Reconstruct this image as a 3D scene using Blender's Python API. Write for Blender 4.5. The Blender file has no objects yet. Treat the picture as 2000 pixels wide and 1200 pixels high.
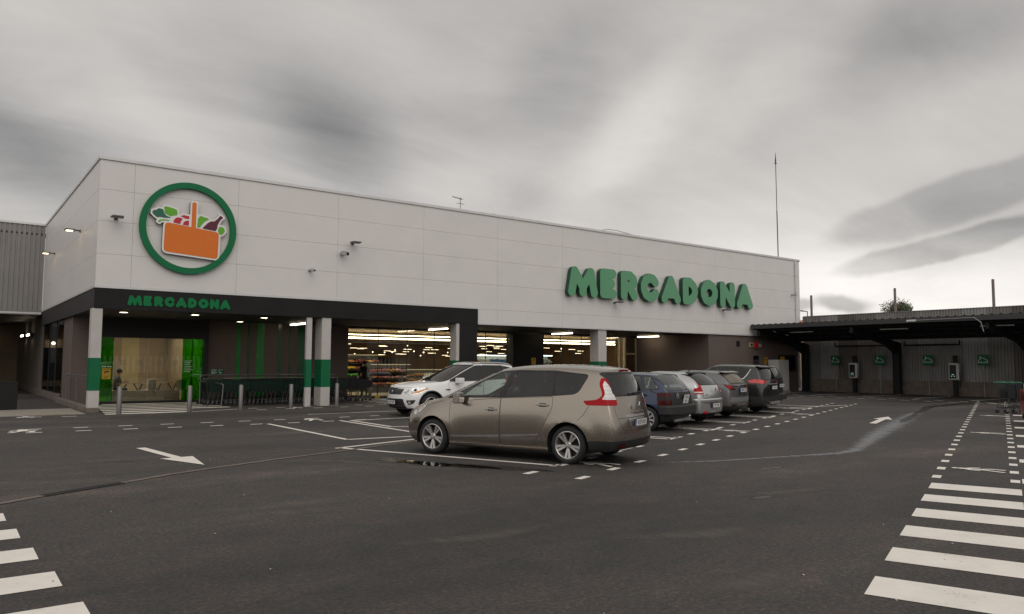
import bpy, bmesh, math, random
import numpy as np
from mathutils import Vector, Matrix
R = math.radians
random.seed(7)
S = bpy.context.scene
COL = S.collection
YAW = R(20.0)                      # parking rows run 20 degrees off the shop front
def PQ(p, q, z=0.0):               # parking frame -> world
    return Vector((p*math.cos(YAW)-q*math.sin(YAW), p*math.sin(YAW)+q*math.cos(YAW), z))

# ------------------------------------------------------------------ materials
MATS = {}
def nodes_of(name):
    m = bpy.data.materials.new(name); m.use_nodes = True
    nt = m.node_tree; nt.nodes.clear()
    out = nt.nodes.new('ShaderNodeOutputMaterial')
    return m, nt, out
def N(nt, t, **kw):
    n = nt.nodes.new(t)
    for k, v in kw.items():
        if k.startswith('i_'):
            key = k[2:]
            key = int(key) if key.isdigit() else key.replace('_', ' ')
            n.inputs[key].default_value = v
        else: setattr(n, k, v)
    return n
def L(nt, a, b): nt.links.new(a, b)
def ramp(nt, fac, stops, interp='LINEAR'):
    r = N(nt, 'ShaderNodeValToRGB'); r.color_ramp.interpolation = interp
    e = r.color_ramp.elements
    while len(e) < len(stops): e.new(0.5)
    for k, (p, c) in enumerate(stops):
        e[k].position = p; e[k].color = (c[0], c[1], c[2], 1) if hasattr(c, '__len__') else (c, c, c, 1)
    L(nt, fac, r.inputs[0]); return r
def mat(name, col, rough=0.5, metal=0.0, noise=0.0, nscale=8.0, bump=0.0, bscale=60.0, coat=0.0, emit=0.0, emitcol=None, spec=0.5, dirt=0.0):
    """plain principled surface with a little procedural tone variation and grain"""
    m, nt, out = nodes_of(name)
    b = N(nt, 'ShaderNodeBsdfPrincipled')
    b.inputs['Base Color'].default_value = (*col, 1); b.inputs['Roughness'].default_value = rough
    b.inputs['Metallic'].default_value = metal; b.inputs['Specular IOR Level'].default_value = spec
    b.inputs['Coat Weight'].default_value = coat; b.inputs['Coat Roughness'].default_value = 0.04
    if emit > 0:
        b.inputs['Emission Color'].default_value = (*(emitcol or col), 1); b.inputs['Emission Strength'].default_value = emit
    tc = N(nt, 'ShaderNodeTexCoord')
    if noise > 0:
        n = N(nt, 'ShaderNodeTexNoise', i_Scale=nscale, i_Detail=6.0, i_Roughness=0.6)
        L(nt, tc.outputs['Object'], n.inputs['Vector'])
        lo = tuple(c*(1-noise) for c in col); hi = tuple(min(1, c*(1+noise)) for c in col)
        r = ramp(nt, n.outputs['Fac'], [(0.3, lo), (0.7, hi)]); L(nt, r.outputs[0], b.inputs['Base Color'])
        rr = N(nt, 'ShaderNodeMapRange'); rr.inputs['To Min'].default_value = max(0.02, rough-0.08); rr.inputs['To Max'].default_value = min(1, rough+0.08)
        L(nt, n.outputs['Fac'], rr.inputs['Value']); L(nt, rr.outputs[0], b.inputs['Roughness'])
    if bump > 0:
        n2 = N(nt, 'ShaderNodeTexNoise', i_Scale=bscale, i_Detail=4.0)
        L(nt, tc.outputs['Object'], n2.inputs['Vector'])
        bp = N(nt, 'ShaderNodeBump', i_Strength=bump, i_Distance=0.01)
        L(nt, n2.outputs['Fac'], bp.inputs['Height']); L(nt, bp.outputs[0], b.inputs['Normal'])
    L(nt, b.outputs[0], out.inputs[0]); MATS[name] = m
    return m
def mat_glass(name, tint, refl=1.0, rough=0.015, ior=1.5, dirt=0.0, dirtcol=(0.3, 0.27, 0.22)):
    m, nt, out = nodes_of(name)
    t = N(nt, 'ShaderNodeBsdfTransparent'); t.inputs[0].default_value = (*tint, 1)
    g = N(nt, 'ShaderNodeBsdfGlossy', i_Roughness=rough); g.inputs[0].default_value = (refl, refl, refl, 1)
    f = N(nt, 'ShaderNodeFresnel', i_IOR=ior); gm = N(nt, 'ShaderNodeNewGeometry'); im = N(nt, 'ShaderNodeMapRange'); im.inputs['To Min'].default_value = ior; im.inputs['To Max'].default_value = 1/ior
    L(nt, gm.outputs['Backfacing'], im.inputs['Value']); L(nt, im.outputs[0], f.inputs['IOR'])      # a pane reflects alike from both sides
    mx = N(nt, 'ShaderNodeMixShader'); L(nt, f.outputs[0], mx.inputs[0]); L(nt, t.outputs[0], mx.inputs[1]); L(nt, g.outputs[0], mx.inputs[2])
    last = mx
    if dirt > 0:
        d = N(nt, 'ShaderNodeBsdfDiffuse'); d.inputs[0].default_value = (*dirtcol, 1)
        tc = N(nt, 'ShaderNodeTexCoord'); n = N(nt, 'ShaderNodeTexNoise', i_Scale=3.0, i_Detail=5.0); L(nt, tc.outputs['Object'], n.inputs['Vector'])
        mr = N(nt, 'ShaderNodeMapRange'); mr.inputs['From Min'].default_value = 0.3; mr.inputs['From Max'].default_value = 0.7
        mr.inputs['To Min'].default_value = dirt*0.6; mr.inputs['To Max'].default_value = dirt*1.3
        L(nt, n.outputs['Fac'], mr.inputs['Value'])
        m2 = N(nt, 'ShaderNodeMixShader'); L(nt, mr.outputs[0], m2.inputs[0]); L(nt, mx.outputs[0], m2.inputs[1]); L(nt, d.outputs[0], m2.inputs[2]); last = m2
    L(nt, last.outputs[0], out.inputs[0]); MATS[name] = m
    return m
def mat_emit(name, col, strength):
    m, nt, out = nodes_of(name)
    e = N(nt, 'ShaderNodeEmission', i_Strength=strength); e.inputs[0].default_value = (*col, 1)
    L(nt, e.outputs[0], out.inputs[0]); MATS[name] = m
    return m
def mat_paint(name, col, rough=0.28, metal=0.5, flake=0.015, dirt=0.25, dirtcol=(0.16, 0.14, 0.12)):
    """car lacquer: flake, clear coat, road dust towards the sills; the inside of the shell is dark trim"""
    m, nt, out = nodes_of(name)
    b = N(nt, 'ShaderNodeBsdfPrincipled'); b.inputs['Metallic'].default_value = metal
    b.inputs['Roughness'].default_value = rough; b.inputs['Coat Weight'].default_value = 0.8; b.inputs['Coat Roughness'].default_value = 0.05
    tc = N(nt, 'ShaderNodeTexCoord')
    n = N(nt, 'ShaderNodeTexNoise', i_Scale=900.0, i_Detail=1.0); L(nt, tc.outputs['Object'], n.inputs['Vector'])
    r = ramp(nt, n.outputs['Fac'], [(0.3, tuple(c*(1-flake) for c in col)), (0.7, tuple(min(1, c*(1+flake)) for c in col))])
    n2 = N(nt, 'ShaderNodeTexNoise', i_Scale=2.2, i_Detail=6.0, i_Roughness=0.65); L(nt, tc.outputs['Object'], n2.inputs['Vector'])
    sp = N(nt, 'ShaderNodeSeparateXYZ'); L(nt, tc.outputs['Object'], sp.inputs[0])
    mr = N(nt, 'ShaderNodeMapRange'); mr.inputs['From Min'].default_value = 0.15; mr.inputs['From Max'].default_value = 0.75
    mr.inputs['To Min'].default_value = 1.0; mr.inputs['To Max'].default_value = 0.15; L(nt, sp.outputs['Z'], mr.inputs['Value'])
    mu = N(nt, 'ShaderNodeMath', operation='MULTIPLY'); L(nt, mr.outputs[0], mu.inputs[0]); L(nt, n2.outputs['Fac'], mu.inputs[1])
    mu2 = N(nt, 'ShaderNodeMath', operation='MULTIPLY', i_1=dirt*2.0); L(nt, mu.outputs[0], mu2.inputs[0]); mu2.use_clamp = True
    mx = N(nt, 'ShaderNodeMix', data_type='RGBA'); mx.inputs['B'].default_value = (*dirtcol, 1)
    L(nt, mu2.outputs[0], mx.inputs['Factor']); L(nt, r.outputs[0], mx.inputs['A']); L(nt, mx.outputs['Result'], b.inputs['Base Color'])
    ro = N(nt, 'ShaderNodeMath', operation='MULTIPLY_ADD', i_1=0.45, i_2=rough); L(nt, mu2.outputs[0], ro.inputs[0]); L(nt, ro.outputs[0], b.inputs['Roughness'])
    co = N(nt, 'ShaderNodeMath', operation='MULTIPLY_ADD', i_1=-0.7, i_2=0.8); L(nt, mu2.outputs[0], co.inputs[0]); L(nt, co.outputs[0], b.inputs['Coat Weight'])
    inn = N(nt, 'ShaderNodeBsdfDiffuse'); inn.inputs[0].default_value = (0.035, 0.035, 0.037, 1)
    geo = N(nt, 'ShaderNodeNewGeometry'); ms = N(nt, 'ShaderNodeMixShader')
    L(nt, geo.outputs['Backfacing'], ms.inputs[0]); L(nt, b.outputs[0], ms.inputs[1]); L(nt, inn.outputs[0], ms.inputs[2])
    L(nt, ms.outputs[0], out.inputs[0]); MATS[name] = m
    return m

# ------------------------------------------------------------------ meshes
class MB:
    def __init__(s): s.bm = bmesh.new(); s.mi = 0
    def _faces(s, vs, fs, mi=None):
        bv = [s.bm.verts.new(v) for v in vs]; out = []
        for f in fs:
            try: fc = s.bm.faces.new([bv[i] for i in f])
            except ValueError: continue
            fc.material_index = s.mi if mi is None else mi; out.append(fc)
        return out
    def box(s, x0, x1, y0, y1, z0, z1, mi=None, M=None):
        v = [(x, y, z) for z in (z0, z1) for y in (y0, y1) for x in (x0, x1)]
        if M is not None: v = [M @ Vector(p) for p in v]
        return s._faces(v, [(0, 2, 3, 1), (4, 5, 7, 6), (0, 1, 5, 4), (2, 6, 7, 3), (0, 4, 6, 2), (1, 3, 7, 5)], mi)
    def bar(s, a, b, w, h=None, mi=None, up=(0, 0, 1)):
        """rectangular bar from a to b"""
        a = Vector(a); b = Vector(b); h = h or w; d = (b-a).normalized(); u = Vector(up)
        if abs(d.dot(u)) > 0.98: u = Vector((0, 1, 0))
        x = d.cross(u).normalized(); y = x.cross(d).normalized()
        v = [p + x*sx*w/2 + y*sy*h/2 for p in (a, b) for sx, sy in ((-1, -1), (1, -1), (1, 1), (-1, 1))]
        return s._faces(v, [(3, 2, 1, 0), (4, 5, 6, 7), (0, 1, 5, 4), (1, 2, 6, 5), (2, 3, 7, 6), (3, 0, 4, 7)], mi)
    def cyl(s, a, b, r, r2=None, n=12, mi=None, cap=True):
        a = Vector(a); b = Vector(b); r2 = r if r2 is None else r2; d = (b-a).normalized()
        u = Vector((0, 0, 1)) if abs(d.z) < 0.9 else Vector((1, 0, 0))
        x = d.cross(u).normalized(); y = d.cross(x)
        v = []
        for p, q in ((a, r), (b, r2)):
            v += [p + (x*math.cos(2*math.pi*k/n) + y*math.sin(2*math.pi*k/n))*q for k in range(n)]
        f = [(k, (k+1) % n, n+(k+1) % n, n+k) for k in range(n)]
        if cap: f += [tuple(range(n-1, -1, -1)), tuple(range(n, 2*n))]
        return s._faces(v, f, mi)
    def tube(s, pts, r, n=8, mi=None):
        for a, b in zip(pts[:-1], pts[1:]): s.cyl(a, b, r, n=n, mi=mi)
        for p in pts[1:-1]: s.ball(p, r, mi=mi, seg=n, rings=4)
    def ball(s, c, r, sc=(1, 1, 1), mi=None, seg=10, rings=6):
        c = Vector(c); v = [c + Vector((0, 0, -r*sc[2]))]
        for i in range(1, rings):
            th = -math.pi/2 + math.pi*i/rings
            v += [c + Vector((r*sc[0]*math.cos(th)*math.cos(2*math.pi*k/seg), r*sc[1]*math.cos(th)*math.sin(2*math.pi*k/seg), r*sc[2]*math.sin(th))) for k in range(seg)]
        v.append(c + Vector((0, 0, r*sc[2]))); T = len(v)-1; f = []
        for k in range(seg):
            k2 = (k+1) % seg
            f.append((0, 1+k2, 1+k)); f.append((T, T-seg+k, T-seg+k2))
            for i in range(rings-2): f.append((1+i*seg+k, 1+i*seg+k2, 1+(i+1)*seg+k2, 1+(i+1)*seg+k))
        return s._faces(v, f, mi)
    def lathe(s, prof, o, ax, n=32, mi=None):
        """profile [(radius, offset along the axis)] turned about axis ax at o"""
        o = Vector(o); d = Vector(ax).normalized(); u = Vector((0, 0, 1)) if abs(d.z) < 0.9 else Vector((1, 0, 0))
        x = d.cross(u).normalized(); y = d.cross(x); v = []
        for r, h in prof: v += [o + d*h + (x*math.cos(2*math.pi*k/n)+y*math.sin(2*math.pi*k/n))*r for k in range(n)]
        f = []
        for i in range(len(prof)-1):
            for k in range(n):
                k2 = (k+1) % n; f.append((i*n+k, i*n+k2, (i+1)*n+k2, (i+1)*n+k))
        return s._faces(v, f, mi)
    def prism(s, poly, o, ex, ey, depth, mi=None):
        """2D polygon in the plane (o, ex, ey), pulled out by the vector depth"""
        o = Vector(o); ex = Vector(ex); ey = Vector(ey); d = Vector(depth)
        a = [o+ex*x+ey*y for x, y in poly]; b = [p+d for p in a]; n = len(a)
        return s._faces(a+b, [tuple(range(n-1, -1, -1)), tuple(range(n, 2*n))] + [(k, (k+1) % n, n+(k+1) % n, n+k) for k in range(n)], mi)
    def sheet(s, pts, mi=None): return s._faces(pts, [tuple(range(len(pts)))], mi)
    def build(s, name, mats, parent=None, smooth=False, angle=35, bevel=0.0, fix=True):
        if fix: bmesh.ops.recalc_face_normals(s.bm, faces=s.bm.faces)
        me = bpy.data.meshes.new(name)
        off = Vector((0, 0, 0))
        p = parent; loc_ = False
        while p is not None:
            off += p.location; loc_ = loc_ or bool(p.get('_local')); p = p.parent
        if loc_: off = Vector((0, 0, 0))
        if off.length > 0: bmesh.ops.translate(s.bm, verts=s.bm.verts, vec=-off)
        s.bm.to_mesh(me); s.bm.free()
        for m in (mats if isinstance(mats, (list, tuple)) else [mats]): me.materials.append(MATS[m] if isinstance(m, str) else m)
        if smooth:
            me.polygons.foreach_set('use_smooth', [True]*len(me.polygons))
            me.set_sharp_from_angle(angle=R(angle))
        o = bpy.data.objects.new(name, me); COL.objects.link(o)
        if parent is not None: o.parent = parent
        if bevel > 0:
            md = o.modifiers.new('edge', 'BEVEL'); md.width = bevel; md.segments = 2; md.limit_method = 'ANGLE'
        return o
def tag(o, label=None, cat=None, group=None, kind=None):
    if label: o['label'] = label
    if cat: o['category'] = cat
    if group: o['group'] = group
    if kind: o['kind'] = kind
    return o
def thing(name, label, cat, loc=(0, 0, 0), rz=0.0, group=None, local=False):
    o = bpy.data.objects.new(name, None); COL.objects.link(o); o.location = loc; o.rotation_euler = (0, 0, rz)
    o.empty_display_size = 0.3
    if local: o['_local'] = 1
    return tag(o, label, cat, group)
def dup(root, loc, rz=None, label=None):
    kids = {}
    for ob in COL.objects: kids.setdefault(ob.parent, []).append(ob)
    def cp(o, par):
        c = o.copy(); COL.objects.link(c); c.parent = par
        for ch in kids.get(o, []): cp(ch, c)
        return c
    r = cp(root, root.parent); r.location = loc
    if rz is not None: r.rotation_euler = (0, 0, rz)
    if label: r['label'] = label
    return r
def struct(mb, name, mats, **kw):
    o = mb.build(name, mats, **kw); o['kind'] = 'structure'; return o

def rnd(poly, r=0.04, n=4):
    """round the corners of a polygon; a point may carry its own radius"""
    out = []; m = len(poly)
    for i in range(m):
        p = Vector(poly[i][:2]); a = Vector(poly[i-1][:2]); b = Vector(poly[(i+1) % m][:2])
        rr = poly[i][2] if len(poly[i]) > 2 else r
        da = (a-p); db = (b-p); q = min(rr, da.length*0.45, db.length*0.45)
        if q < 1e-4: out.append(tuple(p)); continue
        A = p+da.normalized()*q; B = p+db.normalized()*q
        for k in range(n+1):
            t = k/n; v = A*(1-t)**2+p*2*t*(1-t)+B*t*t; out.append((v.x, v.y))
    return out

# ------------------------------------------------------------------ flat shapes from distance fields
def sd_poly(X, Y, poly):
    d = np.full(X.shape, 1e9); ins = np.zeros(X.shape, bool); n = len(poly)
    for i in range(n):
        x0, y0 = poly[i]; x1, y1 = poly[(i+1) % n]; ex, ey = x1-x0, y1-y0
        t = np.clip(((X-x0)*ex+(Y-y0)*ey)/(ex*ex+ey*ey+1e-12), 0, 1)
        d = np.minimum(d, (X-x0-t*ex)**2+(Y-y0-t*ey)**2)
        c = ((y0 > Y) != (y1 > Y)) & (X < ex*(Y-y0)/((y1-y0) if y1 != y0 else 1e-12)+x0)
        ins ^= c
    d = np.sqrt(d); return np.where(ins, -d, d)
def sd_line(X, Y, pts, r):
    d = np.full(X.shape, 1e9)
    for (x0, y0), (x1, y1) in zip(pts[:-1], pts[1:]):
        ex, ey = x1-x0, y1-y0
        t = np.clip(((X-x0)*ex+(Y-y0)*ey)/(ex*ex+ey*ey+1e-12), 0, 1)
        d = np.minimum(d, np.hypot(X-x0-t*ex, Y-y0-t*ey))
    return d-r
def sdf_fill(mb, fn, bounds, res, place, depth=None, mi=None, mside=None):
    """fill the region fn<0 with faces (marching squares); place(x, y) -> 3D point; depth: vector for a solid slab"""
    x0, x1, y0, y1 = bounds; nx = int((x1-x0)/res)+2; ny = int((y1-y0)/res)+2
    xs = x0+np.arange(nx)*res; ys = y0+np.arange(ny)*res
    X, Y = np.meshgrid(xs, ys); F = fn(X, Y); F = np.where(np.abs(F) < 1e-7, 1e-7, F)
    vc = {}; bm = mb.bm; mi = mb.mi if mi is None else mi
    dv = Vector(depth) if depth is not None else None
    def V(key, x, y):
        if key not in vc:
            p = Vector(place(x, y)); a = bm.verts.new(p); b = bm.verts.new(p+dv) if dv is not None else None
            vc[key] = (a, b)
        return vc[key]
    for j in range(ny-1):
        for i in range(nx-1):
            c = [(i, j), (i+1, j), (i+1, j+1), (i, j+1)]; f = [F[q[1], q[0]] for q in c]
            if min(f) > 0: continue
            loop = []; cross = []
            for k in range(4):
                a, b = c[k], c[(k+1) % 4]; fa, fb = f[k], f[(k+1) % 4]
                if fa < 0: loop.append(V(a, xs[a[0]], ys[a[1]]))
                if (fa < 0) != (fb < 0):
                    t = fa/(fa-fb); key = (a, b) if a < b else (b, a)
                    v = V(key, xs[a[0]]+(xs[b[0]]-xs[a[0]])*t, ys[a[1]]+(ys[b[1]]-ys[a[1]])*t); loop.append(v); cross.append(v)
            if len(loop) >= 3:
                try:
                    fc = bm.faces.new([q[0] for q in loop]); fc.material_index = mi
                    if dv is not None:
                        fc = bm.faces.new([q[1] for q in reversed(loop)]); fc.material_index = mi
                        for a, b in zip(cross[0::2], cross[1::2]):
                            if a is not b:
                                fc = bm.faces.new([a[0], b[0], b[1], a[1]]); fc.material_index = mi if mside is None else mside
                except ValueError: pass
def text_mesh(body, size, ext=0.002):
    cu = bpy.data.curves.new('lettering', 'FONT'); cu.body = body; cu.size = size; cu.extrude = ext; cu.align_x = 'CENTER'; cu.align_y = 'CENTER'
    o = bpy.data.objects.new('lettering', cu); COL.objects.link(o)
    dg = bpy.context.evaluated_depsgraph_get(); me = bpy.data.meshes.new_from_object(o.evaluated_get(dg))
    bpy.data.objects.remove(o); bpy.data.curves.remove(cu); return me
def text_obj(name, body, size, m, M, parent=None, sx=1.0, ext=0.002, local=True):
    """lettering as a mesh, x right / y up in its own plane, set by matrix M in the parent's space"""
    me = text_mesh(body, size, ext); me.transform(M @ Matrix.Diagonal((sx, 1, 1, 1)))
    me.materials.clear(); me.materials.append(MATS[m]); o = bpy.data.objects.new(name, me); COL.objects.link(o); o.parent = parent
    return o
# ------------------------------------------------------------------ shared materials
mat_paint('paint_beige', (0.305, 0.268, 0.225), rough=0.22, metal=0.88, dirt=0.10)
mat_paint('paint_white', (0.80, 0.80, 0.80), rough=0.3, metal=0.0, flake=0.02, dirt=0.14)
mat_paint('paint_blue', (0.013, 0.029, 0.078), rough=0.34, metal=0.3, dirt=0.10)
mat_paint('paint_silver', (0.55, 0.555, 0.56), rough=0.28, metal=0.75, dirt=0.14)
mat_paint('paint_grey', (0.15, 0.153, 0.157), rough=0.34, metal=0.5, dirt=0.32, dirtcol=(0.15, 0.13, 0.105))
mat_paint('paint_black', (0.012, 0.0125, 0.013), rough=0.25, metal=0.2, dirt=0.05)
mat_paint('paint_navy', (0.010, 0.013, 0.026), rough=0.3, metal=0.2, dirt=0.06)
mat_paint('paint_red', (0.33, 0.018, 0.018), rough=0.28, metal=0.2, dirt=0.12)
mat('trim_black', (0.016, 0.016, 0.017), rough=0.55, noise=0.25, nscale=12)
mat('trim_grey', (0.17, 0.17, 0.17), rough=0.5, noise=0.15, nscale=12)
mat('underside_black', (0.010, 0.010, 0.010), rough=0.9)
mat('tyre_rubber', (0.018, 0.018, 0.019), rough=0.82, noise=0.35, nscale=20, bump=0.3, bscale=90)
mat('alloy', (0.52, 0.51, 0.50), rough=0.34, metal=0.75, noise=0.12, nscale=14)
mat('hubcap', (0.45, 0.45, 0.45), rough=0.45, metal=0.35, noise=0.15, nscale=14)
mat('dark_metal', (0.04, 0.038, 0.036), rough=0.6, metal=0.4)
mat('chrome', (0.72, 0.71, 0.70), rough=0.16, metal=0.95)
mat('car_seat', (0.04, 0.04, 0.043), rough=0.9, noise=0.2, nscale=30)
mat('car_plastic', (0.03, 0.03, 0.032), rough=0.65)
mat('plate_white', (0.72, 0.72, 0.70), rough=0.4, noise=0.08, nscale=20)
mat('plate_blue', (0.03, 0.09, 0.35), rough=0.4)
mat('letter_black', (0.012, 0.012, 0.012), rough=0.5)
mat_glass('car_glass_clear', (0.70, 0.78, 0.74), dirt=0.05, dirtcol=(0.45, 0.43, 0.40))
mat_glass('car_glass_dark', (0.12, 0.125, 0.13), dirt=0.035, dirtcol=(0.35, 0.34, 0.32))
mat_glass('car_glass_dusty', (0.35, 0.35, 0.33), rough=0.15, dirt=0.5, dirtcol=(0.30, 0.26, 0.20))
mat_glass('car_glass_hazy', (0.5, 0.55, 0.54), rough=0.03, dirt=0.16, dirtcol=(0.42, 0.46, 0.46))
def mat_lens(name, col, white=False):
    m, nt, out = nodes_of(name)
    b = N(nt, 'ShaderNodeBsdfPrincipled'); b.inputs['Roughness'].default_value = 0.25; b.inputs['Coat Weight'].default_value = 0.22; b.inputs['Coat Roughness'].default_value = 0.02
    b.inputs['Metallic'].default_value = 0.0; b.inputs['Specular IOR Level'].default_value = 0.12
    tc = N(nt, 'ShaderNodeTexCoord'); w = N(nt, 'ShaderNodeTexWave', wave_type='BANDS', bands_direction='Z', i_Scale=5.0, i_Distortion=0.8); L(nt, tc.outputs['Object'], w.inputs['Vector'])
    r = ramp(nt, w.outputs['Fac'], [(0.2, tuple(c*0.86 for c in col)), (0.75, col)]); L(nt, r.outputs[0], b.inputs['Base Color'])
    L(nt, b.outputs[0], out.inputs[0]); MATS[name] = m
mat_lens('lens_red', (0.40, 0.0, 0.005)); mat_lens('lens_white', (0.78, 0.77, 0.75)); mat_lens('lens_dark_red', (0.055, 0.006, 0.006))
mat_lens('lens_pink', (0.75, 0.12, 0.11)); mat_lens('lens_amber', (0.75, 0.34, 0.12)); mat_lens('lens_smoke', (0.02, 0.02, 0.02))
mat('bumper_grey', (0.022, 0.022, 0.023), rough=0.6, noise=0.2, nscale=10)
def mat_clearlens(name):
    m, nt, out = nodes_of(name)
    b = N(nt, 'ShaderNodeBsdfPrincipled'); b.inputs['Roughness'].default_value = 0.1; b.inputs['Coat Weight'].default_value = 1.0; b.inputs['Metallic'].default_value = 0.5
    tc = N(nt, 'ShaderNodeTexCoord'); w = N(nt, 'ShaderNodeTexNoise', i_Scale=9.0, i_Detail=2.0); L(nt, tc.outputs['Object'], w.inputs['Vector'])
    r = ramp(nt, w.outputs['Fac'], [(0.36, (0.25, 0.25, 0.26)), (0.5, (0.8, 0.8, 0.79)), (0.65, (0.5, 0.5, 0.5))]); L(nt, r.outputs[0], b.inputs['Base Color'])
    L(nt, b.outputs[0], out.inputs[0]); MATS[name] = m
mat_clearlens('lens_clear')
def mat_asphalt():
    m, nt, out = nodes_of('asphalt'); b = N(nt, 'ShaderNodeBsdfPrincipled'); b.inputs['Specular IOR Level'].default_value = 0.35
    tc = N(nt, 'ShaderNodeTexCoord')
    def nz(sc, det, rough=0.6, vec=None):
        n = N(nt, 'ShaderNodeTexNoise', i_Scale=sc, i_Detail=det, i_Roughness=rough); L(nt, vec or tc.outputs['Object'], n.inputs['Vector']); return n
    mp = N(nt, 'ShaderNodeMapping'); mp.inputs['Rotation'].default_value = (0, 0, R(-20)); mp.inputs['Scale'].default_value = (0.35, 1.0, 1); L(nt, tc.outputs['Object'], mp.inputs['Vector'])
    big = nz(0.30, 9, 0.66, mp.outputs[0]); mid = nz(2.6, 8, 0.7); fine = nz(24, 5, 0.9); spk = nz(70, 3, 0.8)
    r1 = ramp(nt, big.outputs['Fac'], [(0.33, (0.026, 0.0245, 0.024)), (0.43, (0.039, 0.037, 0.0355)), (0.50, (0.056, 0.0505, 0.0475)), (0.57, (0.064, 0.059, 0.055)), (0.68, (0.108, 0.093, 0.083))])
    r2 = ramp(nt, mid.outputs['Fac'], [(0.25, (0.66, 0.70, 0.70)), (0.45, (0.92, 0.95, 0.94)), (0.56, (1.08, 0.99, 0.97)), (0.78, (1.5, 1.42, 1.36))]); r3 = ramp(nt, fine.outputs['Fac'], [(0.25, 0.15), (0.45, 0.75), (0.56, 1.25), (0.70, 2.8)])
    m1 = N(nt, 'ShaderNodeMix', data_type='RGBA', blend_type='MULTIPLY'); m1.inputs['Factor'].default_value = 1; L(nt, r1.outputs[0], m1.inputs['A']); L(nt, r2.outputs[0], m1.inputs['B'])
    m2 = N(nt, 'ShaderNodeMix', data_type='RGBA', blend_type='MULTIPLY'); m2.inputs['Factor'].default_value = 1; L(nt, m1.outputs['Result'], m2.inputs['A']); L(nt, r3.outputs[0], m2.inputs['B'])
    r4 = ramp(nt, spk.outputs['Fac'], [(0.60, 0.0), (0.72, 1.0)]); m3 = N(nt, 'ShaderNodeMix', data_type='RGBA'); m3.inputs['B'].default_value = (0.17, 0.16, 0.15, 1); sc4 = N(nt, 'ShaderNodeMath', operation='MULTIPLY', i_1=0.55); L(nt, r4.outputs[0], sc4.inputs[0]); L(nt, sc4.outputs[0], m3.inputs['Factor']); L(nt, m2.outputs['Result'], m3.inputs['A'])
    L(nt, m3.outputs['Result'], b.inputs['Base Color'])
    rr = ramp(nt, big.outputs['Fac'], [(0.3, 0.58), (0.7, 0.9)]); L(nt, rr.outputs[0], b.inputs['Roughness'])
    bp = N(nt, 'ShaderNodeBump', i_Strength=0.9, i_Distance=0.008); L(nt, fine.outputs['Fac'], bp.inputs['Height']); L(nt, bp.outputs[0], b.inputs['Normal'])
    L(nt, b.outputs[0], out.inputs[0]); MATS['asphalt'] = m
mat_asphalt()
def mat_roadpaint(name, col, wear=0.5):
    """road paint: rubbed and dirty, showing the asphalt where it has worn through"""
    m, nt, out = nodes_of(name); b = N(nt, 'ShaderNodeBsdfPrincipled'); b.inputs['Roughness'].default_value = 0.6
    tc = N(nt, 'ShaderNodeTexCoord')
    n = N(nt, 'ShaderNodeTexNoise', i_Scale=2.5, i_Detail=8.0, i_Roughness=0.7); L(nt, tc.outputs['Object'], n.inputs['Vector'])
    n2 = N(nt, 'ShaderNodeTexNoise', i_Scale=40.0, i_Detail=4.0, i_Roughness=0.7); L(nt, tc.outputs['Object'], n2.inputs['Vector'])
    r = ramp(nt, n.outputs['Fac'], [(0.25, tuple(c*0.86 for c in col)), (0.55, col), (0.8, tuple(min(1, c*1.06) for c in col))])
    mu = N(nt, 'ShaderNodeMath', operation='MULTIPLY'); L(nt, n.outputs['Fac'], mu.inputs[0]); L(nt, n2.outputs['Fac'], mu.inputs[1])
    w = ramp(nt, mu.outputs[0], [(0.085*wear*1.5, 1.0), (0.12*wear*1.5+0.02, 0.0)])
    mx = N(nt, 'ShaderNodeMix', data_type='RGBA'); mx.inputs['B'].default_value = (0.06, 0.055, 0.05, 1); L(nt, w.outputs[0], mx.inputs['Factor']); L(nt, r.outputs[0], mx.inputs['A'])
    L(nt, mx.outputs['Result'], b.inputs['Base Color']); L(nt, b.outputs[0], out.inputs[0]); MATS[name] = m
mat_roadpaint('road_white', (0.80, 0.755, 0.69), 0.72); mat_roadpaint('road_blue', (0.10, 0.25, 0.42)); mat_roadpaint('road_yellow', (0.55, 0.40, 0.06))
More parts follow.
